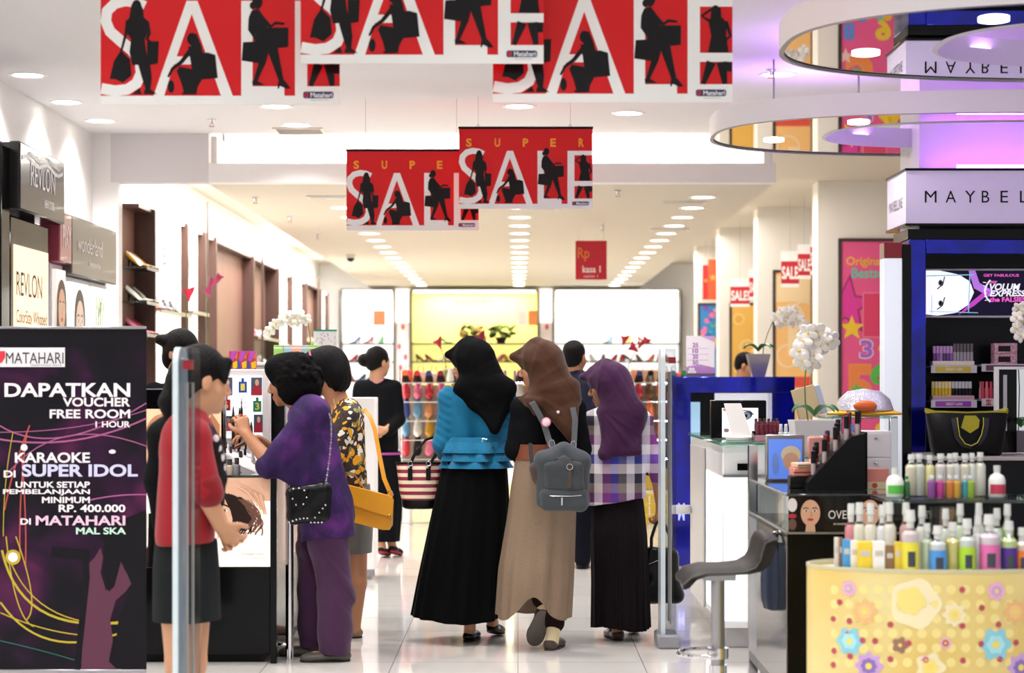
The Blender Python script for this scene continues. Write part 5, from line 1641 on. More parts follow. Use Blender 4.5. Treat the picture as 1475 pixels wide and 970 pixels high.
for z, nm in ((z1, 'upper'), (z2, 'lower')):
    tt = thing('tester_tray', f'clear sloped tray under the mascara tubes of the {nm} tester shelf', 'tray', (X0 + xm(1345), Ym + .025, z + .001))
    MB().box(0, .24, 0, .09, 0, .026, 0, .002).build('tray', K('e4e0e4', .2), tt); MB().box(0, .24, -.002, 0, .004, .024).build('label_strip', K('f0e8c8' if nm == 'upper' else 'c8a0a8', .3), tt)
for i, dz in enumerate((0, .056)):
    tt = thing('patterned_box', ['pink leopard patterned box standing lowest on the upper shelf', 'pink leopard patterned box stacked on its twin'][i], 'box', (X0 + xm(1436), Ym + .05, z3 + .001 + dz * 1.1))
    MB().box(0, .13, 0, .1, 0, .06, 0, .002).build('carton', M('leopard_pink', 'd8a8b0', .4, vary=.5, vscale=60), tt)
    MB().box(.02, .09, -.002, 0, .012, .045).build('carton_label', K('2a1c20', .4), tt)
for i in range(4):
    o = MB().lathe([(.011, 0), (.011, .06), (.008, .065), (.008, .1)], n=10).build('blush_stick', K(['c83a50', 'e06a78', 'c83a50', 'e8b0b8'][i], .3), None, 40, (X0 + xm(1419) + .024 * (i % 3), Ym + .06 + .05 * (i // 3), z4 + .001))
    tag(o, f'rosy blush stick, {nth(i)} on the short lower shelf', 'cosmetics', 'blush sticks on the short lower shelf')
# white mirror frame on the worktop
zfc = CZ - (658 - VY) / 272
tt = thing('vanity_mirror', 'white framed black backed vanity mirror at the frame edge above the tote bag', 'mirror', ((1434 - VX) / 262, 10.95, zfc + .006))
zt_ = CZ - (534 - VY) / 262 - zfc
MB().box(0, .02, 0, .04, 0, zt_).build('frame_side', WHITE, tt); MB().box(0, .5, 0, .04, zt_, zt_ + .015).build('frame_top', WHITE, tt)
MB().box(.02, .12, .01, .03, 0, zt_).build('dark_surround', BLACK, tt); MB().box(.045, .065, .004, .01, .12, zt_ - .03).build('lit_strip', K('b8b8bc', .3), tt)
MB().box(.12, .5, .01, .03, 0, zt_).build('glass_panel', MIRROR, tt); MB().box(0, .5, -.02, .06, -.004, .0).build('base', WHITE, tt)
tt = thing('front_counter', 'low dark counter in front of the blue cosmetics unit, under the tote bag', 'counter', ((1336 - VX) / 270, 10.5, 0))
MB().box(0, .95, .0, .68, .04, CZ - (658 - VY) / 272 - .02, 0, .004).build('cabinet', K('0e0e12', .2), tt); MB().box(-.01, .95, -.015, .7, CZ - (658 - VY) / 272 - .02, CZ - (658 - VY) / 272, 0, .003).build('worktop', K('b0a8a4', .25), tt); MB().box(.02, .95, .03, .66, 0, .04).build('plinth', BLACKM, tt)
# orchid at the frame edge
L0 = Vector(((1500 - VX) / 267, 10.74, zfc + .001))
orchid(L0, stem_px([(1496, 640), (1498, 560), (1494, 480), (1484, 446), (1470, 440), (1464, 450)], L0),
       stem_px([(1468, 444), (1474, 452), (1465, 458), (1472, 466), (1464, 474), (1470, 484), (1478, 442), (1480, 460)], L0), 'white orchid spray cut by the frame edge in front of the lit eyes picture', (.05, .07, .12, K('dcdcdc', .35)), True, .032)
# black tote bag with yellow trim
sg = 270
Yg = F / sg
tt = thing('tote_bag', 'large black tote bag with mustard yellow lining on the low dark counter', 'bag', ((1398 - VX) / sg, Yg + .1, zfc + .001))
gx = lambda px: (px - 1398) / sg
gz = lambda py: CZ - (py - VY) / sg - zfc
def bag_ring(z, hw, d, n=36):
    r = []
    for j in range(n):
        a = 2 * PI * j / n
        c_, s2_ = math.cos(a), math.sin(a)
        r.append((hw * math.copysign(abs(c_) ** .45, c_), d * math.copysign(abs(s2_) ** .6, s2_), z + .006 * math.sin(3 * a)))
    return r
m = MB()
rings = [bag_ring(.0, .17, .07), bag_ring(.012, .185, .085), bag_ring(.06, .195, .09), bag_ring(.13, .205, .085), bag_ring(.19, .215, .065), bag_ring(.235, .222, .035)]
rings[-1] = [(x, y, z + .02 * abs(x / .22) ** 2 - .012) for x, y, z in rings[-1]]
m.loft(rings, 0, True, False)
m.build('body', M('bag_black_fabric', '0d0d0e', .45, bump=.3, bscale=12), tt, 60)
m = MB()
m.loft([[(x * 1.01, y * 1.06, z - .012) for x, y, z in rings[-1]], [(x * 1.012, y * 1.1, z + .006) for x, y, z in rings[-1]], [(x * .96, y * .6, z - .03) for x, y, z in rings[-1]]], 0, False, False)
m.build('lining', K('a8a01c', .6), tt, 60)
m = MB(); Art(m, (0, -.094, 0)).poly([(-.05, .15), (-.03, .215), (.03, .215), (.05, .19), (.045, .15), (.0, .12)], 1, 0); m.build('inner_flap', K('a8a01c', .6), tt, 0)
for y, w_ in ((-.1, .03), (.06, .03)):
    pts = [(-.085, y + .02, .2), (-.085, y, .16), (-.075, y - .008, .1), (-.04, y - .012, .06), (.0, y - .014, .05), (.04, y - .012, .065), (.07, y - .008, .11), (.085, y, .16), (.09, y + .02, .2)]
    if y > 0:
        pts = [(x, q, z + .0) for x, q, z in pts]
    MB().ribbon(pts, .026, .006, (1, 0, .4)).build('handle', K('2c2c30', .6), tt)
    MB().tube([(x * .8, q - .006, z + .004) for x, q, z in pts], .0028, 6).build('yellow_piping', K('b8b028', .6), tt)
# violet letter sign
Yx = 11.5
sx_ = F / Yx
t = thing('letter_sign', 'white box sign with black capital letters in violet light', 'sign', ((1305 - VX) / sx_, Yx, CZ - (322 - VY) / sx_))
h = (322 - 246) / sx_
Wd = 1.1
dback = .6
sidex = (1278 - VX) / (F / (Yx + dback)) - t.location.x
m = MB()
fr, bk = [(0, 0, 0), (0, 0, h)], [(sidex, dback, 0), (sidex, dback, h)]
m.add([(0, 0, 0), (Wd, 0, 0), (Wd, 0, h), (0, 0, h), (sidex, dback, 0), (Wd, dback, 0), (Wd, dback, h), (sidex, dback, h)], [(0, 1, 2, 3), (0, 3, 7, 4), (4, 7, 6, 5), (1, 5, 6, 2), (3, 2, 6, 7), (0, 4, 5, 1)])
m.build('box', M('sign_white', 'e4dcf4', .3, emit=.12), t, 30)
m = MB()
A_ = Art(m, (0, -.001, 0), sx=1 / sx_, sy=1 / sx_)
for i, ch in enumerate('MAYBELLINE'):
    x = [25, 55, 83, 107, 134, 162, 188, 214, 226, 254][i]
    A_.text(ch, x + 2, 30, x + (19 if ch == 'M' else 17 if ch in 'AY' else 13 if ch != 'I' else 3), 47, 1, 0, 0)
m.build('lettering', K('0c0c12', .3), t, 0)
m = MB()
for z in (h, -.014):
    m.add([(x, y, z + dz) for x, y in ((-.005, -.006), (Wd, -.006), (Wd, dback), (sidex - .01, dback)) for dz in (0, .014)], [(0, 2, 4, 6), (1, 7, 5, 3), (0, 1, 3, 2), (2, 3, 5, 4), (4, 5, 7, 6), (6, 7, 1, 0)])
m.build('edge_frame', BLACK, t, 30)
m = MB(); uu = Vector((sidex, dback, 0)).normalized()
A_ = Art(m, Vector((sidex, dback, 0)) + Vector((-.002, -.001, 0)), u=-uu, v=(0, 0, 1))
A_.text('MAYBELLINE', .08, .1, .5, .16, 1, 0); m.build('side_lettering', K('0c0c12', .3), t, 0)
t2 = thing('violet_light_tube', 'glowing violet white light tube lying on top of the letter sign', 'lamp', ((1392 - VX) / sx_, Yx + .25, t.location.z + h + .0145))
MB().tube([(0, 0, .035), (.55, 0, .035)], .014, 10).build('tube', G('e0b8ff', 2.5), t2)
MB().box(-.01, .56, -.02, .02, 0, .02).build('batten', BLACKM, t2)
lamp('AREA', (t2.location.x + .3, Yx + .25, t2.location.z + .07), 1.5, (.5, .12, 1), .6, (PI, 0, 0), .06)

# ------------------------------------------------------------------ bar stool
Ys = 7.55
ss = F / Ys
xs = lambda px: (px - 1034) / ss
zs_ = lambda py: CZ - (py - VY) / ss
t = thing('bar_stool', 'grey padded low-back bar stool with chrome footrest in front of the black counter', 'stool', ((1034 - VX) / ss, Ys, 0))
pts = [(979, 838), (978, 830), (990, 819), (1010, 814), (1040, 814), (1066, 811), (1080, 803), (1087, 790), (1090, 776), (1094, 768), (1104, 767), (1110, 771)]
low = [(983, 845), (988, 843), (998, 832), (1014, 826), (1040, 825), (1070, 824), (1090, 820), (1100, 812), (1106, 800), (1109, 786), (1111, 778), (1112, 774)]
m = MB()
rings = []
for (a1, b1), (a2, b2) in zip(pts, low):
    U, L_ = (xs(a1), zs_(b1)), (xs(a2), zs_(b2))
    hw = .19
    ring_ = []
    for k in range(9):
        q = -1 + 2 * k / 8
        ring_.append((U[0], q * hw, U[1] - .012 * abs(q) ** 6))
    for k in range(9):
        q = 1 - 2 * k / 8
        ring_.append((L_[0], q * hw, L_[1] + .01 * abs(q) ** 6))
    rings.append(ring_)
m.loft(rings)
m.build('seat', M('grey_leather', '1e1c1b', .5, bump=.08, bscale=30, spec=.25), t, 70)
m = MB()
MB().tube([(xs(a1), -.194, zs_((b1 + b2) / 2)) for (a1, b1), (a2, b2) in zip(pts, low)], .005, 6).build('seam', K('3a3634', .5), t)
MB().cyl((0, 0, zs_(832)), (0, 0, .28), .026, n=18).build('upper_post', STEEL, t)
MB().cyl((0, 0, .28), (0, 0, .03), .034, n=18).build('lower_post', CHROME, t)
MB().lathe([(.21, 0), (.21, .01), (.08, .025), (.04, .045)], n=32).build('base', CHROME, t)
MB().box(-.06, .06, -.08, .08, zs_(834), zs_(825)).build('seat_plate', STEEL, t)
zf = zs_(941)
MB().tube([(-.01, -.03, zf)] + [(-.03 - .12 * math.sin(a), -.12 * math.cos(a) * 1.0, zf) for a in [PI * i / 10 for i in range(11)]] + [(-.01, .03, zf)], .009, 8).build('footrest', CHROME, t)
MB().lathe([(.026, -.02), (.04, -.02), (.04, .02), (.026, .02)], (0, 0, zf), 18).build('footrest_collar', CHROME, t)
# dark blue bag hanging at the counter side
sh = 345
t = thing('hanging_bag', 'dark blue drawstring bag hanging at the side of the black counter', 'bag', ((1115 - VX) / sh, F / sh, CZ - (880 - VY) / sh))
hh = (880 - 775) / sh
m = MB()
n = 28
rings = []
for z, r in ((0, .012), (.01, .04), (.05, .05), (.13, .052), (.2, .046), (.25, .03), (.27, .018), (.285, .024)):
    rings.append([(r * (1 + .12 * math.sin(5 * a)) * math.cos(a), .7 * r * (1 + .12 * math.sin(5 * a + 1)) * math.sin(a), z) for a in [2 * PI * j / n for j in range(n)]])
m.loft(rings)
m.build('body', M('navy_fabric', '1a2740', .5, bump=.4, bscale=18), t, 70)
MB().tube([(-.02, 0, .27), (-.012, .0, .31), (.005, 0, .325), (.012, 0, .31), (.018, 0, .27)], .006, 8).build('cord', K('14202e', .5), t)
MB().tube([(0, 0, .325), (.02, 0, .335), (.05, 0, .33)], .005, 6).build('hook', CHROME, t)

# ------------------------------------------------------------------ yellow flowered counter with bottles
Cx, Cy, ax, ay = 1.46, 6.85, .465, .42
zy = .722
def wall_pt(th, z, off=0):
    return Vector(((ax + off) * math.cos(th), (ay + off) * math.sin(th) * .6, z))
t = thing('flowered_counter', 'round fronted yellow counter printed with flowers, full of bottles', 'counter', (Cx, Cy, 0))
n = 72
RR = lambda z, off=0: [wall_pt(2 * PI * j / n, z, off) for j in range(n)]
def yellow_mat():
    m = bpy.data.materials.new('flower_print_yellow')
    m.use_nodes = True
    nt = m.node_tree
    b = nt.nodes['Principled BSDF']
    b.inputs['Roughness'].default_value = .35
    tc = nt.nodes.new('ShaderNodeTexCoord')
    n1 = nt.nodes.new('ShaderNodeTexNoise'); n1.inputs['Scale'].default_value = 3
    r1 = nt.nodes.new('ShaderNodeValToRGB')
    for i, (p, c) in enumerate(((.3, 'dfc068'), (.7, 'e4d69a'))):
        r1.color_ramp.elements[i].position = p; r1.color_ramp.elements[i].color = (*lin(c), 1)
    nt.links.new(tc.outputs['Object'], n1.inputs['Vector']); nt.links.new(n1.outputs[0], r1.inputs[0])
    nt.links.new(r1.outputs[0], b.inputs['Base Color'])
    return m
MB().loft([RR(.02), RR(zy)], 0, False, False).loft([RR(zy, -.004), RR(.02, -.004)], 0, False, False).build('printed_front', yellow_mat(), t, 60)
MB().loft([RR(zy - .016, -.005), RR(zy - .011, -.005)]).build('top', K('e4e4dc', .3), t)
MB().loft([RR(zy - .004, .002), RR(zy + .008, .002), RR(zy + .008, -.006), RR(zy - .004, -.006), RR(zy - .004, .002)], 0, False, False).build('rim', K('c8c4a0', .3), t, 60)
MB().loft([RR(0, -.01), RR(.02, -.01)]).build('plinth', BLACKM, t)
# invert: pixel -> point on the curved front
def front(px, py):
    # iterate depth
    Y = Cy - ay * .6
    for _ in range(6):
        X = (px - VX) * Y / F
        q = max(-.999, min(.999, (X - Cx) / ax))
        Y = Cy - ay * .6 * math.sqrt(1 - q * q)
    return math.acos(q), CZ - (py - VY) * Y / F
m = MB()
def decal(px, py, fn, l, mi):
    th0, z0 = front(px, py)
    dth = 1 / math.hypot(ax * math.sin(th0), ay * .6 * math.cos(th0))
    pts = []
    for x, z in fn:
        th = -(th0 - x * dth)
        pts.append(wall_pt(th, z0 + z, .0008 * l))
    c_ = sum(pts, Vector()) / len(pts)
    cen = wall_pt(-(th0 - (sum(x for x, z in fn) / len(fn)) * dth), z0 + sum(z for x, z in fn) / len(fn), .0008 * l)
    N_ = len(pts)
    m.add(pts + [cen], [(i, (i + 1) % N_, N_) for i in range(N_)], mi)
def circ(r, n=18, k=0, amp=0): return [(r * (1 + amp * math.cos(k * a)) * math.cos(a), r * (1 + amp * math.cos(k * a)) * math.sin(a)) for a in [2 * PI * i / n for i in range(n)]]
u = 1 / 440
def flower(px, py, r, c, c2, k=6):
    decal(px, py, circ(r * u, 48, k, .15), 3, c); decal(px, py, circ(r * u * .6, 30, k, .1), 4, c2); decal(px, py, circ(r * u * .25, 14), 5, 0)
# pale yellow dot grid
for i, px in enumerate(range(1202, 1475, 21)):
    for j, py in enumerate(range(850, 972, 21)):
        decal(px, py, circ(7 * u, 14), 1, 1)
for px, py in ((1210, 868), (1222, 914), (1201, 892), (1202, 938), (1224, 895), (1243, 923), (1261, 924), (1283, 900), (1309, 927), (1283, 950), (1386, 902), (1387, 952), (1413, 928), (1438, 900), (1440, 950), (1463, 926), (1414, 876), (1386, 850), (1225, 946), (1201, 958)):
    decal(px, py, circ(4.6 * u, 12), 3, 2)
flower(1224, 924, 19, 3, 4); flower(1434, 929, 22, 3, 4); flower(1223, 848, 11, 5, 6, 8); flower(1435, 852, 13, 5, 6, 8); flower(1252, 960, 19, 6, 7, 8); flower(1470, 962, 19, 6, 7, 8)
flower(1246, 882, 17, 8, 9, 8); flower(1462, 882, 17, 8, 9, 8); flower(1362, 927, 8, 5, 2); flower(1334, 951, 7, 5, 2); flower(1297, 930, 11, 10, 10, 5); flower(1375, 886, 16, 11, 1, 8); flower(1340, 962, 20, 11, 12, 5)
decal(1318, 870, circ(36 * u, 40, 5, .07), 2, 11); decal(1312, 866, circ(20 * u, 30, 5, .1), 3, 12)
for i in range(18):
    a0 = PI * .9 + i * .09
    th = [(1300 + 70 * math.cos(a0 + d), 905 - 70 * math.sin(a0 + d)) for d in (0, .09)]
m.build('flower_print', [K('f0d860', .35), K('eedb8e', .35), K('b8485a', .35), K('8accdc', .35), K('a8e0e8', .35), K('e8b0c8', .35), K('c8a0d8', .35), K('8a70b8', .35), K('eab878', .35), K('f0c48c', .35), K('9a7060', .35), K('f0e2b8', .35), K('eedc80', .35)], t, 0)

CLEARB = glass('bottle_glass', 'ffffff', .1)
def bottle(kind, px, Y, py_top, py_bot, w_px, c, label, cap='d4d6d2', liquid=None, grp=None, zbase=None):
    s = F / Y
    h = (py_bot - py_top) / s
    r = w_px / s / 2
    z = (zy - .0105) if zbase is None else zbase
    tt = thing('body_mist_bottle' if kind != 'lotion' else 'lotion_bottle', label, 'bottle', ((px - VX) / s, Y, z), 0, grp)
    if kind == 'lotion':
        MB().lathe([(r * .9, 0), (r, .004), (r, h * .55), (r * .8, h * .68), (r * .35, h * .76), (r * .35, h * .8)], n=20).build('bottle_body', K(liquid or 'eef0ea', .25), tt)
        MB().lathe([(r * .4, h * .8), (r * .42, h), (r * .3, h)], n=16).build('cap', K(cap, .3), tt)
        m = MB()
        m.loft([[(r * 1.01 * math.cos(a), r * 1.01 * math.sin(a), zz) for a in [PI * 1.15 + PI * .7 * k / 12 for k in range(13)]] for zz in (h * .12, h * .42)], 0, False, False, False)
        m.build('label', K(c, .35), tt, 60)
        return tt
    if kind == 'box':
        MB().box(-r, r, -r * .9, r * .9, 0, h, 0, .001).build('carton', K(c, .4), tt)
        MB().box(-r * .7, r * .7, -r * .9 - .0006, -r * .9, h * .55, h * .72).build('carton_label', K(liquid or 'f0f0ea', .4), tt, 0)
        return tt
    hb = h * (.72 if kind == 'spray' else .8)
    if liquid:
        MB().lathe([(r * .9, .002), (r * .95, .006), (r * .95, hb * .87), (r * .6, hb * .94)], n=18).build('liquid', K(liquid, .3), tt)
    MB().lathe([(r * .92, 0), (r, .004), (r, hb * .88), (r * .62, hb * .97), (r * .5, hb)], n=20).build('bottle_body', CLEARB, tt)
    MB().lathe([(r * .42, hb), (r * .44, hb + .002), (r * .44, hb + (h - hb) * .45), (r * .3, hb + (h - hb) * .5)], n=14).build('collar', K('d8d8d4', .25), tt)
    MB().lathe([(r * .35, hb + (h - hb) * .3), (r * .6, hb + (h - hb) * .4), (r * .52, h), (r * .2, h)], n=16).build('cap', K(cap, .25), tt)
    if c:
        m = MB()
        m.loft([[(r * 1.02 * math.cos(a), r * 1.02 * math.sin(a), zz) for a in [PI * 1.03 + PI * .94 * k / 16 for k in range(17)]] for zz in (h * .03, h * .5)], 0, False, False, False)
        lb = m.build('label', K(c, .35), tt, 60)
        m = MB()
        m.loft([[(r * 1.035 * math.cos(a), r * 1.035 * math.sin(a), zz) for a in [PI * 1.36 + PI * .28 * k / 6 for k in range(7)]] for zz in (h * .12, h * .36)], 0, False, False, False)
        m.build('label_picture', K('3a4048', .35), lb, 60)
    return tt
on = 'on the yellow counter'
def yfr(px):
    Y = 6.6
    for _ in range(8):
        q = max(-.985, min(.985, ((px - VX) * (Y + .03) / F - Cx) / ax))
        Y = Cy - ay * .6 * math.sqrt(1 - q * q)
    return Y
for args in (('box', 1205, 787, 6, 'e0d8cc', 'thin cream carton at the curved end of the front row'), ('box', 1211, 787, 5, '8a6a58', 'thin brown carton at the curved end of the front row'), ('box', 1219, 789, 11, '4a9ad0', 'blue carton in the front row'), ('box', 1230, 790, 10, 'ece8dc', 'cream carton between the blue and yellow ones'),
             ('box', 1245, 791, 20, 'e8cc38', 'broad yellow carton in the front row'), ('box', 1265, 790, 17, 'f0eee8', 'white carton with silver mark in the front row'), ('box', 1281, 795, 12, '8a6844', 'brown carton in the front row'), ('box', 1293, 790, 10, 'e0c440', 'narrow yellow carton beside the brown one')):
    k, px, pt, w_, c, nm = args
    bottle(k, px, yfr(px) + .035, pt, 836, w_, c, nm + ' ' + on, liquid='c8c0b8')
for px, pt, w_, c, lq, nm in ((1311, 746, 20, 'e4d840', 'e8d8d8', 'mist bottle with bright yellow label in the front row'), (1335, 766, 15, None, 'd4e8c8', 'pale green mist bottle without label in the front row'), (1351, 768, 20, '4a90d8', 'e0e8e8', 'mist bottle with sky blue label in the front row'), (1372, 764, 18, None, 'f0e68a', 'clear yellow mist bottle in the front row'),
                              (1393, 758, 19, 'a8d430', 'e4ece4', 'mist bottle with lime green label in the front row'), (1409, 754, 15, None, 'eceeec', 'colourless mist bottle beside the lime one'), (1425, 752, 23, 'd86aa8', 'f0e0ea', 'mist bottle with pink label in the front row'), (1453, 762, 19, '4a2a88', 'd0e4a0', 'mist bottle with deep violet label in the front row'), (1472, 772, 16, 'e87a30', 'f0d8c4', 'mist bottle with orange label cut by the frame edge')):
    bottle('spray', px, yfr(px) + .035 + .03 * (not c), pt, 838, w_ * 1.25, c, nm + ' ' + on, liquid=lq)
for i, (px, pt, w_, lq) in enumerate(((1226, 744, 14, 'e08890'), (1238, 742, 15, 'ece8d0'), (1254, 742, 15, 'f0ecd8'), (1271, 744, 14, 'eceeec'), (1281, 740, 15, 'f2eedc'), (1305, 740, 14, 'd8a8a0'), (1328, 744, 14, 'eaeee0'), (1383, 741, 13, 'dceccc'), (1410, 740, 13, 'e8ece8'), (1451, 742, 13, 'a0d060'), (1436, 748, 13, 'e0ece0'), (1362, 748, 13, 'e6ece0'))):
    nm = ['rose', 'cream', 'cream', 'clear', 'cream', 'peach', 'clear', 'pale green', 'clear', 'green', 'clear', 'clear'][i]
    bottle('spray', px, yfr(px) + .15, pt, 838, w_ * 1.35, None, f'{nm} mist bottle, {nth(i)} of the back row {on}', liquid=lq)
# glass shelf over the counter
Yp = 7.2
sp = F / Yp
zp = CZ - (718 - VY) / sp
t = thing('glass_shelf', 'green edged glass shelf on glass uprights behind the yellow counter bottles', 'shelf', ((1310 - VX) / sp, Yp, 0))
wp = .52
MB().box(-.1, wp, -.1, .24, zp - .012, zp, 0, .002).build('shelf_board', GLASSG, t)
MB().box(-.02, wp - .06, -.05, .2, zp - .028, zp - .0125).build('under_frame', BLACKM, t)
for x in (.065, .155, .34):
    MB().box(x - .004, x + .004, -.06, .2, .0, zp - .029).build('upright', GLASSG, t)
MB().box(-.1, wp, -.06, .2, .0, .03).build('foot_board', WHITE, t)
for px, pt, w_, h_ in ((1313, 656, 16, 0), (1324, 655, 15, 0), (1339, 657, 13, 0), (1355, 655, 16, 0), (1369, 655, 15, 0), (1376, 654, 13, 0), (1390, 655, 15, 0), (1400, 654, 12, 0), (1412, 653, 14, 0)):
    i = [1313, 1324, 1339, 1355, 1369, 1376, 1390, 1400, 1412].index(px)
    bottle('tall', px, Yp + .12, pt, 716, w_ * 1.15, None, f'tall pale mist bottle with clear cap, {nth(i)} along the glass shelf', liquid=['f0ecd0', 'eaeee0', 'f2eaa8', 'ece6e0', 'f0ecdc', 'ececea', 'eeead2', 'e6ece0', 'ececdc'][i], zbase=zp + .001)
for px, c, nm in ((1342, '9a48a8', 'purple'), (1354, 'd0389a', 'magenta'), (1368, 'e8862a', 'orange'), (1378, 'e8b030', 'amber'), (1390, '2aa0b8', 'turquoise'), (1398, 'a0c828', 'lime green')):
    bottle('tall', px, Yp - .02, 684, 717, 13 if nm != 'turquoise' else 10, None, f'short {nm} bottle in front on the glass shelf', liquid=c, cap='d8d8e0', zbase=zp + .001)
bottle('tall', 1306, Yp + .06, 686, 716, 9, None, 'dark green bottle beside the white lotion on the glass shelf', cap='2a8a48', liquid='1e7a3a', zbase=zp + .001)
bottle('lotion', 1289, Yp + .05, 674, 716, 25, '58b848', 'white lotion bottle with green label at the free end of the glass shelf', zbase=zp + .001)
bottle('lotion', 1436, Yp + .03, 670, 716, 24, 'c83a58', 'white lotion bottle with red label at the frame edge of the glass shelf', zbase=zp + .001)
# ------------------------------------------------------------------ smooth solid modelling for bodies and cloth
def surface_nets(d, o, h):
    s = d < 0
    nx, ny, nz = d.shape
    cnt = np.zeros((nx - 1, ny - 1, nz - 1), np.int8)
    for i in (0, 1):
        for j in (0, 1):
            for k in (0, 1):
                cnt += s[i:nx - 1 + i, j:ny - 1 + j, k:nz - 1 + k]
    act = (cnt > 0) & (cnt < 8)
    I = np.argwhere(act)
    idx = -np.ones(act.shape, np.int32)
    idx[act] = np.arange(len(I))
    acc = np.zeros((len(I), 3))
    n = np.zeros(len(I))
    C = [(i, j, k) for i in (0, 1) for j in (0, 1) for k in (0, 1)]
    val = {c: d[I[:, 0] + c[0], I[:, 1] + c[1], I[:, 2] + c[2]] for c in C}
    for c in C:
        for a in range(3):
            if c[a] == 0:
                e = list(c); e[a] = 1
                v0, v1 = val[c], val[tuple(e)]
                m = (v0 < 0) != (v1 < 0)
                t = np.where(m, v0 / np.where(v0 == v1, 1, v0 - v1), 0)
                p = np.array(c, float)[None, :].repeat(len(I), 0)
                p[:, a] += t
                acc += p * m[:, None]
                n += m
    V = (I + acc / np.maximum(n, 1)[:, None]) * h + np.array(o)
    quads = []
    for a in range(3):
        b, c = (a + 1) % 3, (a + 2) % 3
        sl0 = [slice(None)] * 3; sl1 = [slice(None)] * 3
        sl0[a] = slice(0, -1); sl1[a] = slice(1, None)
        s0, s1 = s[tuple(sl0)], s[tuple(sl1)]
        E = np.argwhere(s0 != s1)
        ok = (E[:, b] > 0) & (E[:, c] > 0) & (E[:, b] < d.shape[b] - 1) & (E[:, c] < d.shape[c] - 1)
        E = E[ok]
        fl = s0[E[:, 0], E[:, 1], E[:, 2]]
        def g(db, dc):
            q = E.copy(); q[:, b] += db; q[:, c] += dc
            return idx[q[:, 0], q[:, 1], q[:, 2]]
        Q = np.stack([g(-1, -1), g(0, -1), g(0, 0), g(-1, 0)], 1)
        Q[~fl] = Q[~fl][:, ::-1]
        quads.append(Q)
    return V, np.concatenate(quads)

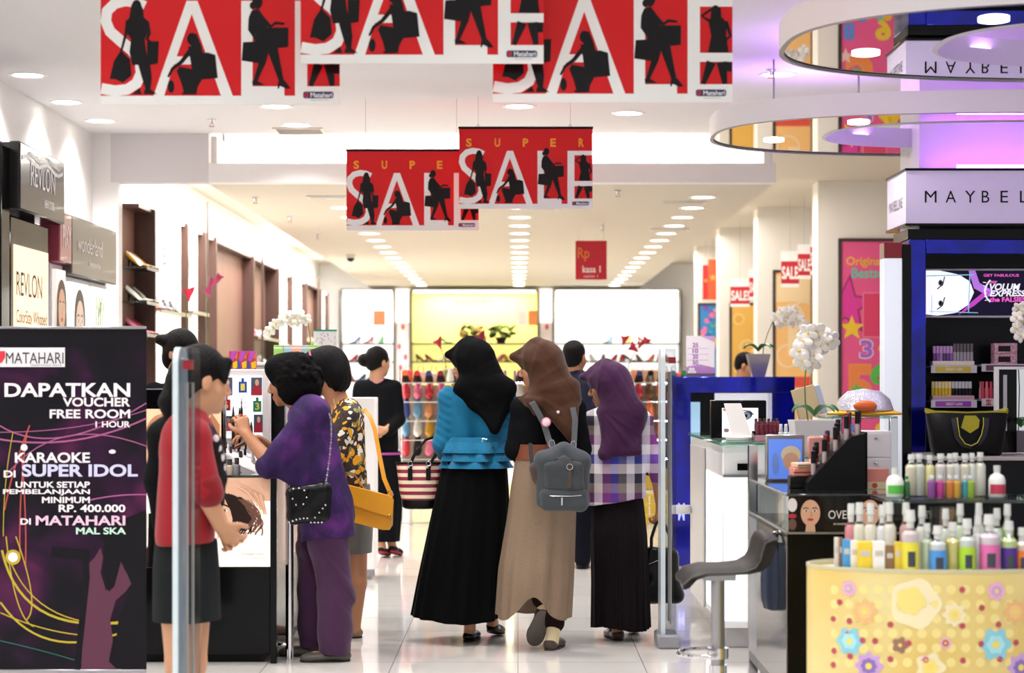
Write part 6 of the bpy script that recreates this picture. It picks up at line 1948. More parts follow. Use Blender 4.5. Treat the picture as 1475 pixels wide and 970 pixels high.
class SDF:
    def __init__(s, h=.006):
        s.h, s.p = h, []
    def cap(s, a, b, ra, rb=None, k=.012, sub=False):
        a, b = np.array(a, float), np.array(b, float)
        rb = ra if rb is None else rb
        m = max(ra, rb)
        def f(X, Y, Z):
            ab = b - a
            L = max(1e-9, ab @ ab)
            t = np.clip(((X - a[0]) * ab[0] + (Y - a[1]) * ab[1] + (Z - a[2]) * ab[2]) / L, 0, 1)
            return np.sqrt((X - a[0] - t * ab[0]) ** 2 + (Y - a[1] - t * ab[1]) ** 2 + (Z - a[2] - t * ab[2]) ** 2) - (ra + (rb - ra) * t)
        s.p.append((np.minimum(a, b) - m, np.maximum(a, b) + m, f, k, sub))
        return s
    def chain(s, pts, rs, k=.012):
        for i in range(len(pts) - 1):
            s.cap(pts[i], pts[i + 1], rs[i], rs[i + 1], k)
        return s
    def ell(s, c, r, R=None, k=.012, sub=False):
        c, r = np.array(c, float), np.array(r, float)
        M_ = np.eye(3) if R is None else np.array(R)        # columns = local axes
        m = r.max()
        def f(X, Y, Z):
            dx, dy, dz = X - c[0], Y - c[1], Z - c[2]
            q = [dx * M_[0, i] + dy * M_[1, i] + dz * M_[2, i] for i in range(3)]
            k0 = np.sqrt((q[0] / r[0]) ** 2 + (q[1] / r[1]) ** 2 + (q[2] / r[2]) ** 2)
            k1 = np.sqrt((q[0] / r[0] ** 2) ** 2 + (q[1] / r[1] ** 2) ** 2 + (q[2] / r[2] ** 2) ** 2)
            return k0 * (k0 - 1) / np.maximum(k1, 1e-6)
        s.p.append((c - m, c + m, f, k, sub))
        return s
    def tri(s, a, b, c, r, k=.02):
        a, b, c = [np.array(q, float) for q in (a, b, c)]
        def f(X, Y, Z):
            ba, cb, ac = b - a, c - b, a - c
            nn = np.cross(ba, ac)
            def P(o): return X - o[0], Y - o[1], Z - o[2]
            def dot(u, v): return u[0] * v[0] + u[1] * v[1] + u[2] * v[2]
            pa, pb, pc = P(a), P(b), P(c)
            ins = np.sign(dot(pa, np.cross(ba, nn))) + np.sign(dot(pb, np.cross(cb, nn))) + np.sign(dot(pc, np.cross(ac, nn)))
            def ed(p, e):
                t = np.clip(dot(p, e) / (e @ e), 0, 1)
                return (p[0] - e[0] * t) ** 2 + (p[1] - e[1] * t) ** 2 + (p[2] - e[2] * t) ** 2
            d2 = np.minimum(np.minimum(ed(pa, ba), ed(pb, cb)), ed(pc, ac))
            pl = dot(pa, nn) ** 2 / (nn @ nn)
            return np.sqrt(np.where(np.abs(ins) < 2, d2, pl)) - r
        s.p.append((np.minimum(np.minimum(a, b), c) - r, np.maximum(np.maximum(a, b), c) + r, f, k, False))
        return s
    def disp(s, fn):
        s.p.append((None, None, fn, 0, 'd'))
        return s
    def cut(s, fn):
        """keep where fn(X,Y,Z) < 0"""
        s.p.append((None, None, fn, 0, 'c'))
        return s
    def mesh(s):
        h = s.h
        U = [q for q in s.p if q[4] is False]
        lo = np.min([q[0] for q in U], 0) - .03
        hi = np.max([q[1] for q in U], 0) + .03
        n = np.ceil((hi - lo) / h).astype(int) + 1
        ax = [(lo[i] + h * np.arange(n[i])).astype(np.float32) for i in range(3)]
        d = np.full(tuple(n), 1.0, np.float32)
        for a, b, f, k, op in s.p:
            if op in ('d', 'c'):
                X, Y, Z = ax[0][:, None, None], ax[1][None, :, None], ax[2][None, None, :]
                d = (d + f(X, Y, Z) if op == 'd' else np.maximum(d, f(X, Y, Z))).astype(np.float32)
                continue
            pad = k + 2.5 * h
            i0 = np.maximum(0, np.floor((a - pad - lo) / h).astype(int))
            i1 = np.minimum(n, np.ceil((b + pad - lo) / h).astype(int) + 1)
            if (i1 <= i0).any():
                continue
            sl = tuple(slice(i0[i], i1[i]) for i in range(3))
            X, Y, Z = ax[0][sl[0]][:, None, None], ax[1][sl[1]][None, :, None], ax[2][sl[2]][None, None, :]
            e = f(X, Y, Z).astype(np.float32)
            D = d[sl]
            kk = max(k, 1e-4)
            if op:
                e = -e
                q = np.maximum(kk - np.abs(D - e), 0) / kk
                d[sl] = np.maximum(D, e) + q * q * kk * .25
            else:
                q = np.maximum(kk - np.abs(D - e), 0) / kk
                d[sl] = np.minimum(D, e) - q * q * kk * .25
        V, Q = surface_nets(d, lo, h)
        return V, Q
    def build(s, name, mat, parent, color_fn=None):
        V, Q = s.mesh()
        me = bpy.data.meshes.new(name)
        me.vertices.add(len(V))
        me.vertices.foreach_set('co', V.astype(np.float32).ravel())
        me.loops.add(len(Q) * 4)
        me.loops.foreach_set('vertex_index', Q.astype(np.int32).ravel())
        me.polygons.add(len(Q))
        me.polygons.foreach_set('loop_start', np.arange(0, len(Q) * 4, 4, dtype=np.int32))
        me.update(calc_edges=True)
        me.validate()
        for m in (mat if isinstance(mat, (list, tuple)) else [mat]):
            me.materials.append(m)
        me.polygons.foreach_set('use_smooth', [True] * len(me.polygons))
        if color_fn is not None:
            ca = me.color_attributes.new('tone', 'FLOAT_COLOR', 'POINT')
            C = np.ones((len(V), 4), np.float32)
            C[:, :3] = color_fn(V)
            ca.data.foreach_set('color', C.ravel())
        o = bpy.data.objects.new(name, me)
        col.objects.link(o)
        if parent is not None:
            o.parent = parent
        return o

def attr_mat(name, rough=.5):
    if name in _M:
        return _M[name]
    m = bpy.data.materials.new(name)
    m.use_nodes = True
    b = m.node_tree.nodes['Principled BSDF']
    a = m.node_tree.nodes.new('ShaderNodeAttribute')
    a.attribute_name = 'tone'
    m.node_tree.links.new(a.outputs['Color'], b.inputs['Base Color'])
    b.inputs['Roughness'].default_value = rough
    b.inputs['Subsurface Weight'].default_value = .06
    b.inputs['Subsurface Radius'].default_value = (.02, .008, .004)
    _M[name] = m
    return m
SKIN = attr_mat('skin')
V3 = lambda *a: Vector(a)

class Frame:
    """head frame: right, forward, up"""
    def __init__(s, c, f, up=(0, 0, 1), sc=1.0):
        s.c, s.sc = Vector(c), sc
        s.f = Vector(f).normalized()
        u = Vector(up)
        s.u = (u - s.f * u.dot(s.f)).normalized()
        s.r = s.f.cross(s.u)
        s.R = np.array([s.r, s.f, s.u]).T
    def __call__(s, r, f, u):
        return s.c + (s.r * r + s.f * f + s.u * u) * s.sc

def add_head(S, H, neck_to, neck_r=.05, ears=True):
    k = H.sc
    E = lambda c, r, kk=.012, sub=False: S.ell(H(*c), [q * k for q in r], H.R, kk, sub)
    E((0, -.012, .035), (.073, .092, .080))
    E((0, .03, -.018), (.062, .058, .088), .02)
    E((0, .034, -.066), (.047, .048, .046), .02)
    E((0, .068, -.096), (.02, .018, .018), .02)
    S.cap(H(-.034, .074, .024), H(.034, .074, .024), .012 * k, None, .02)
    for q in (-1, 1):
        E((q * .037, .056, -.03), (.024, .026, .026), .025)
        E((q * .031, .098, .005), (.016, .013, .010), .010, True)
        E((q * .031, .077, .005), (.0125, .0125, .0115), .003)
        if ears:
            E((q * .074, -.005, -.008), (.010, .020, .032), .008)
    S.cap(H(0, .086, .012), H(0, .107, -.034), .007 * k, .0105 * k, .01)
    for q in (-1, 1):
        E((q * .011, .098, -.040), (.009, .011, .008), .006)
    S.cap(H(-.017, .087, -.066), H(.017, .087, -.066), .0075 * k, None, .005)
    S.cap(H(-.013, .086, -.077), H(.013, .086, -.077), .008 * k, None, .005)
    S.cap(H(0, -.02, -.06), neck_to, neck_r, neck_r * 1.15, .025)

def face_tone(H, base, lips='a04a48', dark='17100e'):
    base, lips, dark, wh = [np.array(lin(q)) for q in (base, lips, dark, 'e8e0d8')]
    Rm = H.R
    c = np.array(H.c)
    def fn(V):
        q = (V - c) @ Rm / H.sc
        C = np.tile(base, (len(V), 1))
        front = q[:, 1] > .06
        L = front & (np.abs(q[:, 0]) < .025) & (q[:, 2] < -.06) & (q[:, 2] > -.084) & (q[:, 1] > .085)
        C[L] = lips
        for sg in (-1, 1):
            dx, dz = q[:, 0] - sg * .031, q[:, 2] - .005
            C[front & ((dx / .014) ** 2 + (dz / .0075) ** 2 < 1)] = wh
            C[front & ((dx / .0065) ** 2 + (dz / .0075) ** 2 < 1)] = dark
            C[front & (np.abs(dx) < .016) & (dz > .006) & (dz < .010)] = dark
            br = front & (np.abs(dx) < .02) & (np.abs(dz - .024 + dx * dx * 12) < .0045)
            C[br] = dark * 1.5
        return C
    return fn

def add_hand(S, wrist, d, n, curl=.5, thumb=1, sc=1.0, spread=1.0, r=.0082):
    """palm, five fingers of unequal length, thumb from the side of the palm"""
    d = Vector(d).normalized()
    n = Vector(n)
    n = (n - d * n.dot(d)).normalized()
    sd = d.cross(n)
    w_ = Vector(wrist)
    for i, (o, L) in enumerate(((-.027, .058), (-.009, .074), (.009, .08), (.027, .07))):
        o2 = o * spread * sc
        kn = w_ + d * (.082 - abs(o) * .25) * sc + sd * o2
        S.cap(w_ + d * .012 * sc + sd * o2 * .55, kn, .0125 * sc, .0105 * sc, .012)
        p = kn
        an = 0
        for q, (part_, bend) in enumerate(((.46, .75), (.3, .95), (.24, .7))):
            an += bend * curl
            dd = d * math.cos(an) + n * math.sin(an) + sd * o * 2.2 * (1 - q * .3)
            p2 = p + dd.normalized() * L * part_ * sc
            S.cap(p, p2, r * sc * (1 - .08 * q), r * sc * (.93 - .1 * q), .002)
            p = p2
    b = w_ + d * .022 * sc + sd * thumb * .02 * sc + n * .006 * sc
    t1 = b + (d * .6 + sd * thumb * .62 + n * .3).normalized() * .042 * sc
    t2 = t1 + (d * .8 + sd * thumb * .1 + n * (.3 + .5 * curl)).normalized() * .03 * sc
    t3 = t2 + (d * .8 - sd * thumb * .15 + n * (.3 + .7 * curl)).normalized() * .024 * sc
    S.cap(b, t1, .014 * sc, .0105 * sc, .012)
    S.cap(t1, t2, .0105 * sc, .0095 * sc, .004)
    S.cap(t2, t3, .0095 * sc, .008 * sc, .003)

def hood(S, H):
    """pointed brim of a headscarf over the brow"""
    tip = H(0, .134, .062)
    S.cap(H(0, .0, .112), tip, .032, .008, .03)
    for q in (-1, 1):
        S.tri(tip, H(0, .0, .118), H(q * .086, .0, .02), .009, .03)
        S.tri(tip, H(q * .086, .0, .02), H(q * .062, .028, -.085), .007, .02)

def fan_folds(H, k, A):
    """folds that fan out from under the chin"""
    c = H(0, .07, -.11)
    def fn(X, Y, Z):
        dx, dz = X - c.x, Z - c.z
        an = np.arctan2(dz, dx + .0001)
        w_ = np.clip(np.sqrt(dx * dx + dz * dz) / .12 - .25, 0, 1)
        s_ = np.sin(k * an + 1.8 * np.sin(Y * 14) + 2.4 * np.sin(2.3 * an + Z * 7 + X * 5)) * (.55 + .45 * np.sin(5 * an + X * 11))
        return (A * w_ * (s_ + .8 * (1 - np.abs(s_)) ** 3) * np.clip((dx + .08) / .05, 0, 1) + 0 * Y).astype(np.float32)
    return fn

def foot_frame(heel, toe, up=(0, 0, 1)):
    heel, toe = Vector(heel), Vector(toe)
    f = (toe - heel).normalized()
    u = Vector(up)
    u = (u - f * u.dot(f)).normalized()
    return heel, f, u, f.cross(u), (toe - heel).length

def add_foot(S, heel, toe, ankle, up=(0, 0, 1)):
    h, f, u, r, L = foot_frame(heel, toe, up)
    S.cap(h + f * .04 + u * .036, h + f * L * .72 + u * .028, .024, .018, .02)
    S.cap(h + f * L * .7 + u * .028, h + f * (L - .035) + u * .022, .019, .012, .02)
    S.cap(h + f * .04 + u * .035, ankle, .027, .03, .02)

def make_shoe(parent, heel, toe, mat, up=(0, 0, 1), w_=1.0, low=.034, sole='2a2422', bow=None):
    """ballet flat: heel..toe are points on the sole"""
    h, f, u, r, L = foot_frame(heel, toe, up)
    R = np.array([r, f, u]).T
    S = SDF(.0045)
    S.ell(h + f * .038 + u * .028, (.034 * w_, .042, .03), R, .02)
    S.ell(h + f * L * .45 + u * .024, (.035 * w_, .08, .024), R, .02)
    S.ell(h + f * L * .70 + u * .022, (.043 * w_, .062, .023), R, .02)
    S.ell(h + f * (L - .045) + u * .018, (.034 * w_, .045, .018), R, .02)
    S.ell(h + f * .07 + u * .07, (.024 * w_, .055, .045), R, .006, True)
    hv, uv = np.array(h), np.array(u)
    S.cut(lambda X, Y, Z: -((X - hv[0]) * uv[0] + (Y - hv[1]) * uv[1] + (Z - hv[2]) * uv[2] - .006))
    o = S.build('shoe', mat, parent)
    m = MB()
    n = 28
    def outline(z, g):
        pts = []
        for j in range(n):
            a = 2 * PI * j / n
            q = .5 - .5 * math.cos(a)
            ww = (.030 + .013 * math.sin(PI * min(1, q * .95) ** 1.5)) * w_ * math.sqrt(max(0, 1 - (2 * q - 1) ** 6)) * g
            pts.append(h + f * (q * L) + r * ww * (1 if a < PI else -1) + u * z)
        return pts
    m.loft([outline(0, .97), outline(.004, 1), outline(.009, 1)])
    m.build('sole', K(sole, .5), o, 60)
    if bow:
        m = MB()
        m.ell(h + f * (L * .72) + u * .05, (.02, .012, .008), 10, 6, 0, Matrix((r, f, u)).transposed())
        m.build('bow', K(bow, .4), o)
    return o

def loft_cloth(name, mat, parent, J, rows, folds, amp, n=160, hem=None, bump=None, thick=.006, front=1.0):
    """skirt-like shell. rows: (py, px centre, half width px, depth radius m, dy); folds: [(count, phase, weight)]"""
    z_ = [J(r[1], r[0], r[4]) for r in rows]
    zs = [p.z for p in z_]
    zs0 = np.array(zs[::-1])
    def at(z):
        g = lambda arr: float(np.interp(z, zs0, np.array(arr)[::-1]))
        return g([p.x for p in z_]), g([r[4] for r in rows]), g([(J(r[1] + r[2], r[0], r[4]) - J(r[1], r[0], r[4])).x for r in rows]), g([r[3] for r in rows])
    M_ = 46
    outer = []
    for i in range(M_ + 1):
        t = i / M_
        ring_ = []
        for j in range(n):
            a = 2 * PI * j / n
            zb = zs[-1] + (hem(a) if hem else 0)
            z = zs[0] + (zb - zs[0]) * t
            cx, cy, rx, ry = at(max(z, zs[-1]))
            f = sum(w_ * math.sin(c * a + ph + .9 * t * math.sin(3 * ph)) for c, ph, w_ in folds)
            q = 1 + amp * (t ** .7) * f
            if bump:
                q += bump(a, z)
            ring_.append((cx + rx * q * math.cos(a), cy + ry * q * math.sin(a), z))
        outer.append(ring_)
    c0 = [sum(p[k] for p in outer[-1]) / n for k in range(3)]
    up = min(.07, .7 * (zs[0] - zs[-1]))
    inner = [[(c0[0] + (p[0] - c0[0]) * .965, c0[1] + (p[1] - c0[1]) * .965, p[2] + .002) for p in outer[-1]],
             [(c0[0] + (p[0] - c0[0]) * .88, c0[1] + (p[1] - c0[1]) * .88, p[2] + up) for p in outer[-1]]]
    m = MB()
    m.loft(outer + inner, 0, True, True)
    return m.build(name, mat, parent, 80)

def person(label, pxb, Y):
    X = (pxb - VX) * Y / F
    t = thing('person', label, 'person', (X, Y, 0))
    J = lambda px, py, dy=0: Vector(((px - VX) * (Y + dy) / F - X, dy, CZ - (py - VY) * (Y + dy) / F))
    return t, J

def hair_mat(name='black_hair', c='060405', rough=.55):
    return M(name, c, rough, bump=.8, bscale=34, bstretch=(6, 6, 1), spec=.16)
HAIR = hair_mat()
def cloth(name, c, rough=.85, bump=.12, bscale=220, sheen=.15, vary=0):
    if max(lin(c)) < .03:
        return M(name, tuple(q * .6 for q in lin(c)), rough, bump=bump, bscale=bscale, spec=.1)
    return M(name, c, rough, bump=bump, bscale=bscale, sheen=sheen, spec=.25, vary=vary, vscale=90)
SK1, SK2, SK3 = 'b07a58', 'a06a48', 'bc8a68'
def folds_fn(k, A, dirs, ph=0):
    return lambda X, Y, Z: (A * (lambda s_: s_ + .55 * (1 - np.abs(s_)) ** 3)(np.sin(dirs[0] * X * k + dirs[1] * Y * k + dirs[2] * Z * k + ph + 1.6 * np.sin(X * 19 + Z * 13 + Y * 9 + ph)))).astype(np.float32)

# ================================================================== woman in teal jacket and black headscarf
t, J = person('woman in black headscarf, teal ruffled jacket and long black skirt, seen from behind', 690, 10.35)
H = Frame(J(680, 524), (-.93, .36, -.1), sc=.98)
S = SDF(.0055)
add_head(S, H, J(690, 568), .05, False)
S.cap(J(676, 588), J(678, 660), .055, .055, .04).cap(J(702, 588), J(700, 660), .055, .055, .04).cap(J(688, 700), J(684, 760), .09, .09, .04)
S.chain([J(650, 574), J(637, 640, -.02), J(641, 660, .16)], [.038, .033, .024])
add_hand(S, J(641, 660, .16), (.1, .9, -.3), (.6, -.1, -.7), .9, -1)
S.chain([J(726, 574), J(731, 645, .02), J(718, 655, .2)], [.038, .033, .024])
add_hand(S, J(718, 655, .2), (-.5, .8, 0), (-.6, -.3, -.4), .6, 1)
S.chain([J(676, 740), J(676, 830), J(677, 905, -.01)], [.07, .045, .028]).chain([J(696, 740), J(704, 830, .06), J(709, 897, .12)], [.07, .045, .028])
h1, t1, h2, t2 = J(674, 924, -.02), J(683, 920, .2), J(707, 909, .1), J(719, 921, .30)
h1.z, t1.z, t2.z = 0, 0, 0
add_foot(S, h1, t1, J(677, 903, .02)); add_foot(S, h2, t2, J(709, 893, .15))
S.build('body', SKIN, t, face_tone(H, SK3))
BLKF = M('black_patent', '0c0a0b', .22, coat=.3)
make_shoe(t, h1, t1, BLKF); make_shoe(t, h2, t2, BLKF)
TEAL = cloth('teal_knit', '08688e', .8)
S = SDF(.006)
S.cap(J(667, 582), J(668, 655), .086, .078, .05).cap(J(708, 582), J(706, 655), .086, .078, .05)
S.ell(J(646, 572), (.05, .052, .055), None, .03).chain([J(646, 574), J(637, 640, -.02), J(641, 655, .11)], [.05, .046, .04], .03)
S.ell(J(728, 573), (.05, .052, .055), None, .03).chain([J(728, 574), J(731, 645, .02), J(722, 652, .13)], [.05, .046, .04], .03)
S.disp(lambda X, Y, Z: (.0016 * np.sin(Z * 150 + X * 45 + 2 * np.sin(X * 30)) * (np.abs(X + .02) > .12)).astype(np.float32))
S.disp(folds_fn(22, .002, (1, .3, .35)))
S.build('jacket', TEAL, t)
for k in range(3):
    y0, y1 = [(630, 652), (645, 664), (658, 674)][k]
    loft_cloth('ruffle', TEAL, t, J, [(y0, 686, 41 + 1.5 * k, .112 + .006 * k, 0), (y1, 685, 50 + 1.2 * k, .15 + .006 * k, -.005)], [(9, k * 1.7, 1), (14, k, .5), (5, 2 + k, .5)], .05, 160)
m = MB()
bc = J(698, 636, -.135)
m.tube([bc + V3(x, 0, z) for x, z in ((-.014, -.010), (.010, -.014), (.014, .010), (-.010, .014))], .003, 6, closed=True)
m.build('buckle', CHROME, t)
SKB = cloth('black_skirt_cloth', '060709', .9, sheen=.03)
loft_cloth('skirt', SKB, t, J, [(664, 684, 46, .135, 0), (710, 680, 52, .16, 0), (770, 674, 58, .18, 0), (840, 667, 65, .21, .02), (890, 664, 71, .235, .03)], [(13, .4, .8), (21, 2, .5), (7, 1.1, .7)], .045,
           hem=lambda a: .012 * math.sin(a * 2 + 1) + .03 * max(0, math.cos(a)) ** 2)
S = SDF(.006)
E = lambda c, r, k=.03, sub=False: S.ell(H(*c), r, H.R, k, sub)
E((0, -.008, .034), (.088, .106, .094))
E((0, -.025, -.05), (.082, .072, .10), .04)
S.cap(H(0, -.03, .0), J(706, 562, -.02), .1, .105, .05)
S.cap(J(686, 555, -.02), J(690, 572, -.0), .085, .10, .05)
S.cap(J(664, 566, .0), J(724, 566, .0), .05, .052, .06)
S.tri(J(668, 560, -.07), J(733, 560, -.05), J(713, 614, -.11), .03, .06)
S.tri(J(700, 575, -.09), J(729, 590, -.07), J(712, 620, -.118), .016, .04)
S.cap(J(670, 578, .08), J(700, 600, .1), .05, .03, .05)
E((0, .14, -.072), (.11, .1, .088), .006, True)
hood(S, H)
S.disp(fan_folds(H, 13, .0026)); S.disp(folds_fn(19, .003, (.9, .5, -.5), 1))
S.build('headscarf', cloth('black_scarf_cloth', '0a0a0d', .85, sheen=.03), t)
t_teal, J_teal = t, J

# striped tote on her forearm
Yb = 10.45
sb = F / Yb
tb = thing('striped_tote', 'tote bag with dark red and cream stripes and black base, hung on the teal sleeve', 'bag', ((604 - VX) / sb, Yb, CZ - (733 - VY) / sb))
m = MB()
def stripe_mat():
    m_ = bpy.data.materials.new('tote_stripes')
    m_.use_nodes = True
    nt = m_.node_tree
    b = nt.nodes['Principled BSDF']
    tc = nt.nodes.new('ShaderNodeTexCoord')
    sx = nt.nodes.new('ShaderNodeSeparateXYZ')
    mt = nt.nodes.new('ShaderNodeMath'); mt.operation = 'MULTIPLY'; mt.inputs[1].default_value = 1 / .0375
    fr = nt.nodes.new('ShaderNodeMath'); fr.operation = 'FRACT'
    r = nt.nodes.new('ShaderNodeValToRGB'); r.color_ramp.interpolation = 'CONSTANT'
    r.color_ramp.elements[0].color = (*lin('8a1a36'), 1); r.color_ramp.elements[1].position = .5; r.color_ramp.elements[1].color = (*lin('e8dcc0'), 1)
    nt.links.new(tc.outputs['Object'], sx.inputs[0]); nt.links.new(sx.outputs['Z'], mt.inputs[0]); nt.links.new(mt.outputs[0], fr.inputs[0]); nt.links.new(fr.outputs[0], r.inputs[0]); nt.links.new(r.outputs[0], b.inputs['Base Color'])
    b.inputs['Roughness'].default_value = .5
    return m_
def tote_ring(z, hx, hy, sh=0):
    return [(sh + hx * math.copysign(abs(math.cos(a)) ** .5, math.cos(a)), hy * math.copysign(abs(math.sin(a)) ** .7, math.sin(a)), z) for a in [2 * PI * j / 40 for j in range(40)]]
MB().loft([tote_ring(.045, .092, .075), tote_ring(.1, .105, .07), tote_ring(.17, .113, .055), tote_ring(.236, .122, .03)], 0, False, False).loft([tote_ring(.236, .122, .03), tote_ring(.232, .118, .026), tote_ring(.15, .1, .03)], 0, False, True).build('body', stripe_mat(), tb, 70)
MB().loft([tote_ring(.0, .075, .055), tote_ring(.012, .09, .07), tote_ring(.048, .0935, .0765)]).build('base', K('101014', .35), tb, 60)
MB().loft([tote_ring(.232, .1225, .0308), tote_ring(.243, .124, .032), tote_ring(.243, .12, .028), tote_ring(.232, .119, .027)], 0, False, False).build('rim', K('101014', .4), tb, 60)
for y in (-.034, .034):
    pts = [V3(-.045, y, .19), V3(-.04, y * 1.1, .25), V3(-.012, y * .8 + .0, .31), V3(.035, y * .4 + .0, .362), V3(.085, y * .2, .378), V3(.098, y * .5, .34), V3(.085, y * 1.0, .28), V3(.06, y * 1.1, .24), V3(.05, y, .19)]
    MB().ribbon(pts, .014, .007, (0, 1, 0) if False else (.7, 0, .7)).build('handle', K('121216', .4), tb)
for x in (-.045, .05):
    MB().box(x - .012, x + .012, -.062, -.05, .15, .215, 0, .003).build('tab', K('121216', .4), tb)
    MB().tube([V3(x + .012 * math.cos(a), -.045, .238 + .012 * math.sin(a)) for a in [2 * PI * i / 10 for i in range(10)]], .003, 6, closed=True).build('ring', CHROME, tb)

# ================================================================== woman in brown headscarf
t, J = person('woman in brown headscarf, black top and long beige skirt, lifting one foot', 785, 10.1)
H = Frame(J(778, 527), (-.98, .18, -.12))
S = SDF(.0055)
add_head(S, H, J(788, 575), .05, False)
S.cap(J(775, 604), J(775, 660), .055, .055, .04).cap(J(806, 604), J(804, 660), .055, .055, .04).cap(J(790, 705), J(788, 760), .09, .09, .04)
S.chain([J(752, 592), J(743, 650, .0), J(756, 668, .19)], [.038, .033, .024])
add_hand(S, J(756, 668, .19), (.4, .8, -.1), (.5, -.6, 0), .7, 1)
S.chain([J(828, 592), J(838, 650), J(826, 672, .17)], [.038, .033, .024])
add_hand(S, J(826, 672, .17), (-.5, .8, 0), (-.5, -.6, 0), .7, -1)
S.chain([J(803, 760, .0), J(801, 850, .0), J(797, 912, -.02)], [.075, .048, .03])
S.chain([J(775, 750, .02), J(773, 822, .05), J(783, 874, .0)], [.075, .055, .03])
hR, tR = J(790, 934, -.1), J(806, 926, .13)
hR.z = tR.z = 0
hL, tL = J(784, 880, -.035), J(767, 931, .06)
add_foot(S, hR, tR, J(797, 910, -.03))
add_foot(S, hL, tL, J(783, 872, .02), (0, 1, .3))
tone_ = face_tone(H, SK3)
def sock_tone(V):
    C = tone_(V)
    C[V[:, 2] < .25] = lin('d8c8a0')
    return C
S.build('body', SKIN, t, sock_tone)
SHO = M('brown_flat', '4a3a34', .5, bump=.5, bscale=90)
make_shoe(t, hR, tR, SHO, w_=1.05, sole='3a302c'); make_shoe(t, hL, tL, SHO, (0, 1, .3), 1.1, sole='6a625c')
SOCK = K('d8c8a0', .8)
S = SDF(.005); S.cap(J(798, 902, -.025), J(795, 924, -.05), .035, .035); S.build('sock', SOCK, t)
S = SDF(.005); S.cap(J(782, 862, .03), J(783, 874, .03), .034, .031); S.build('sock', SOCK, t)
LEG = cloth('maroon_legging', '2e1c1e', .8)
S = SDF(.005); S.cap(J(801, 850, 0), J(799, 898, -.015), .05, .05); S.build('legging_cuff', LEG, t)
S = SDF(.005); S.cap(J(774, 825, .05), J(780, 864, .015), .055, .048); S.build('legging_cuff', LEG, t)
BT = cloth('black_jersey', '0e0f14', .8)
S = SDF(.006)
S.cap(J(770, 596), J(768, 660), .092, .082, .05).cap(J(810, 596), J(808, 660), .092, .082, .05)
S.ell(J(750, 588), (.05, .055, .055), None, .03).chain([J(750, 590), J(742, 648, .0), J(752, 664, .14)], [.05, .046, .038], .03)
S.ell(J(829, 588), (.05, .055, .055), None, .03).chain([J(829, 590), J(838, 648), J(829, 668, .13)], [.05, .046, .038], .03)
S.disp(folds_fn(24, .0022, (.6, .3, .8)))
S.build('top', BT, t)
loft_cloth('belt', M('belt_leather', '743a1e', .5), t, J, [(640, 787, 43, .119, 0), (662, 786, 46, .126, 0)], [(3, 0, 1)], .005, 60)
def knee(a, z):
    da = (a - 4.62 + PI) % (2 * PI) - PI
    return .13 * math.exp(-(da / .38) ** 2) * math.exp(-((z - .34) / .11) ** 2) - .06 * math.exp(-((da - .55) / .22) ** 2) * math.exp(-((z - .35) / .16) ** 2)
def hemB(a):
    da = (a - 4.68 + PI) % (2 * PI) - PI
    return .105 * math.exp(-(da / .42) ** 2) + .01 * math.sin(3 * a)
SKBEI = M('beige_skirt_cloth', '85725f', .9, bump=.25, bscale=160, bstretch=(1, 1, 4), vary=.14, vscale=120, spec=.2)
loft_cloth('skirt', SKBEI, t, J, [(656, 787, 44, .122, 0), (700, 783, 47, .14, 0), (750, 779, 49, .15, 0), (820, 772, 53, .175, 0), (888, 768, 53, .19, 0)], [(9, .7, .8), (15, 2.2, .5), (5, 1.5, .6), (4, 3, .6)], .042, hem=hemB, bump=knee)
S = SDF(.006)
E = lambda c, r, k=.03, sub=False: S.ell(H(*c), r, H.R, k, sub)
E((0, -.008, .034), (.088, .106, .096))
E((0, -.025, -.05), (.08, .072, .10), .04)
S.cap(H(0, -.03, .0), J(804, 572, -.02), .1, .105, .05)
S.cap(J(786, 560, -.02), J(790, 585, -.0), .085, .10, .05)
S.cap(J(762, 577, .0), J(820, 580, .0), .05, .05, .06)
S.tri(J(772, 572, -.085), J(826, 556, -.055), J(823, 622, -.13), .028, .05)
S.tri(J(800, 600, -.12), J(828, 590, -.1), J(823, 634, -.14), .014, .04)
S.cap(J(748, 572, .02), J(768, 582, -.1), .034, .024, .04)
S.tri(J(757, 575, -.1), J(777, 578, -.125), J(771, 597, -.13), .012, .02)
S.cap(J(760, 580, .08), J(780, 590, .1), .05, .04, .05)
E((0, .14, -.072), (.11, .1, .088), .006, True)
hood(S, H)
S.disp(fan_folds(H, 13, .003)); S.disp(folds_fn(18, .0035, (.9, .4, .6), .2))
S.build('headscarf', cloth('brown_scarf_cloth', '42240f', .8), t)
S = SDF(.004); S.ell(J(804, 594, -.16), (.009, .006, .009)); S.build('scarf_pin', K('f0dcd4', .3), t)
# backpack
pc = J(809, 685, -.27) + t.location
tb = thing('backpack', 'grey backpack with pink badge, worn by the woman in the brown headscarf', 'backpack', pc)
sbp = F / pc.y
Q = lambda px, py, dy=0: Vector(((px - 809) / sbp, dy, -(py - 685) / sbp))
GREY = cloth('grey_canvas', '3e4448', .7, .2, 160)
S = SDF(.005)
S.tri(Q(785, 665), Q(836, 665), Q(812, 650), .045, .03).tri(Q(785, 665), Q(834, 722), Q(785, 720), .047, .03).tri(Q(785, 665), Q(836, 665), Q(834, 722), .047, .03)
S.disp(folds_fn(30, .0014, (.8, .2, .6)))
S.build('main_body', GREY, tb)
S = SDF(.005)
S.tri(Q(792, 672, -.035), Q(832, 672, -.035), Q(812, 662, -.035), .026, .02).tri(Q(790, 672, -.035), Q(833, 700, -.035), Q(790, 700, -.035), .026, .02).tri(Q(790, 672, -.035), Q(833, 672, -.035), Q(833, 700, -.035), .026, .02)
S.build('front_pocket', GREY, tb)
S = SDF(.005)
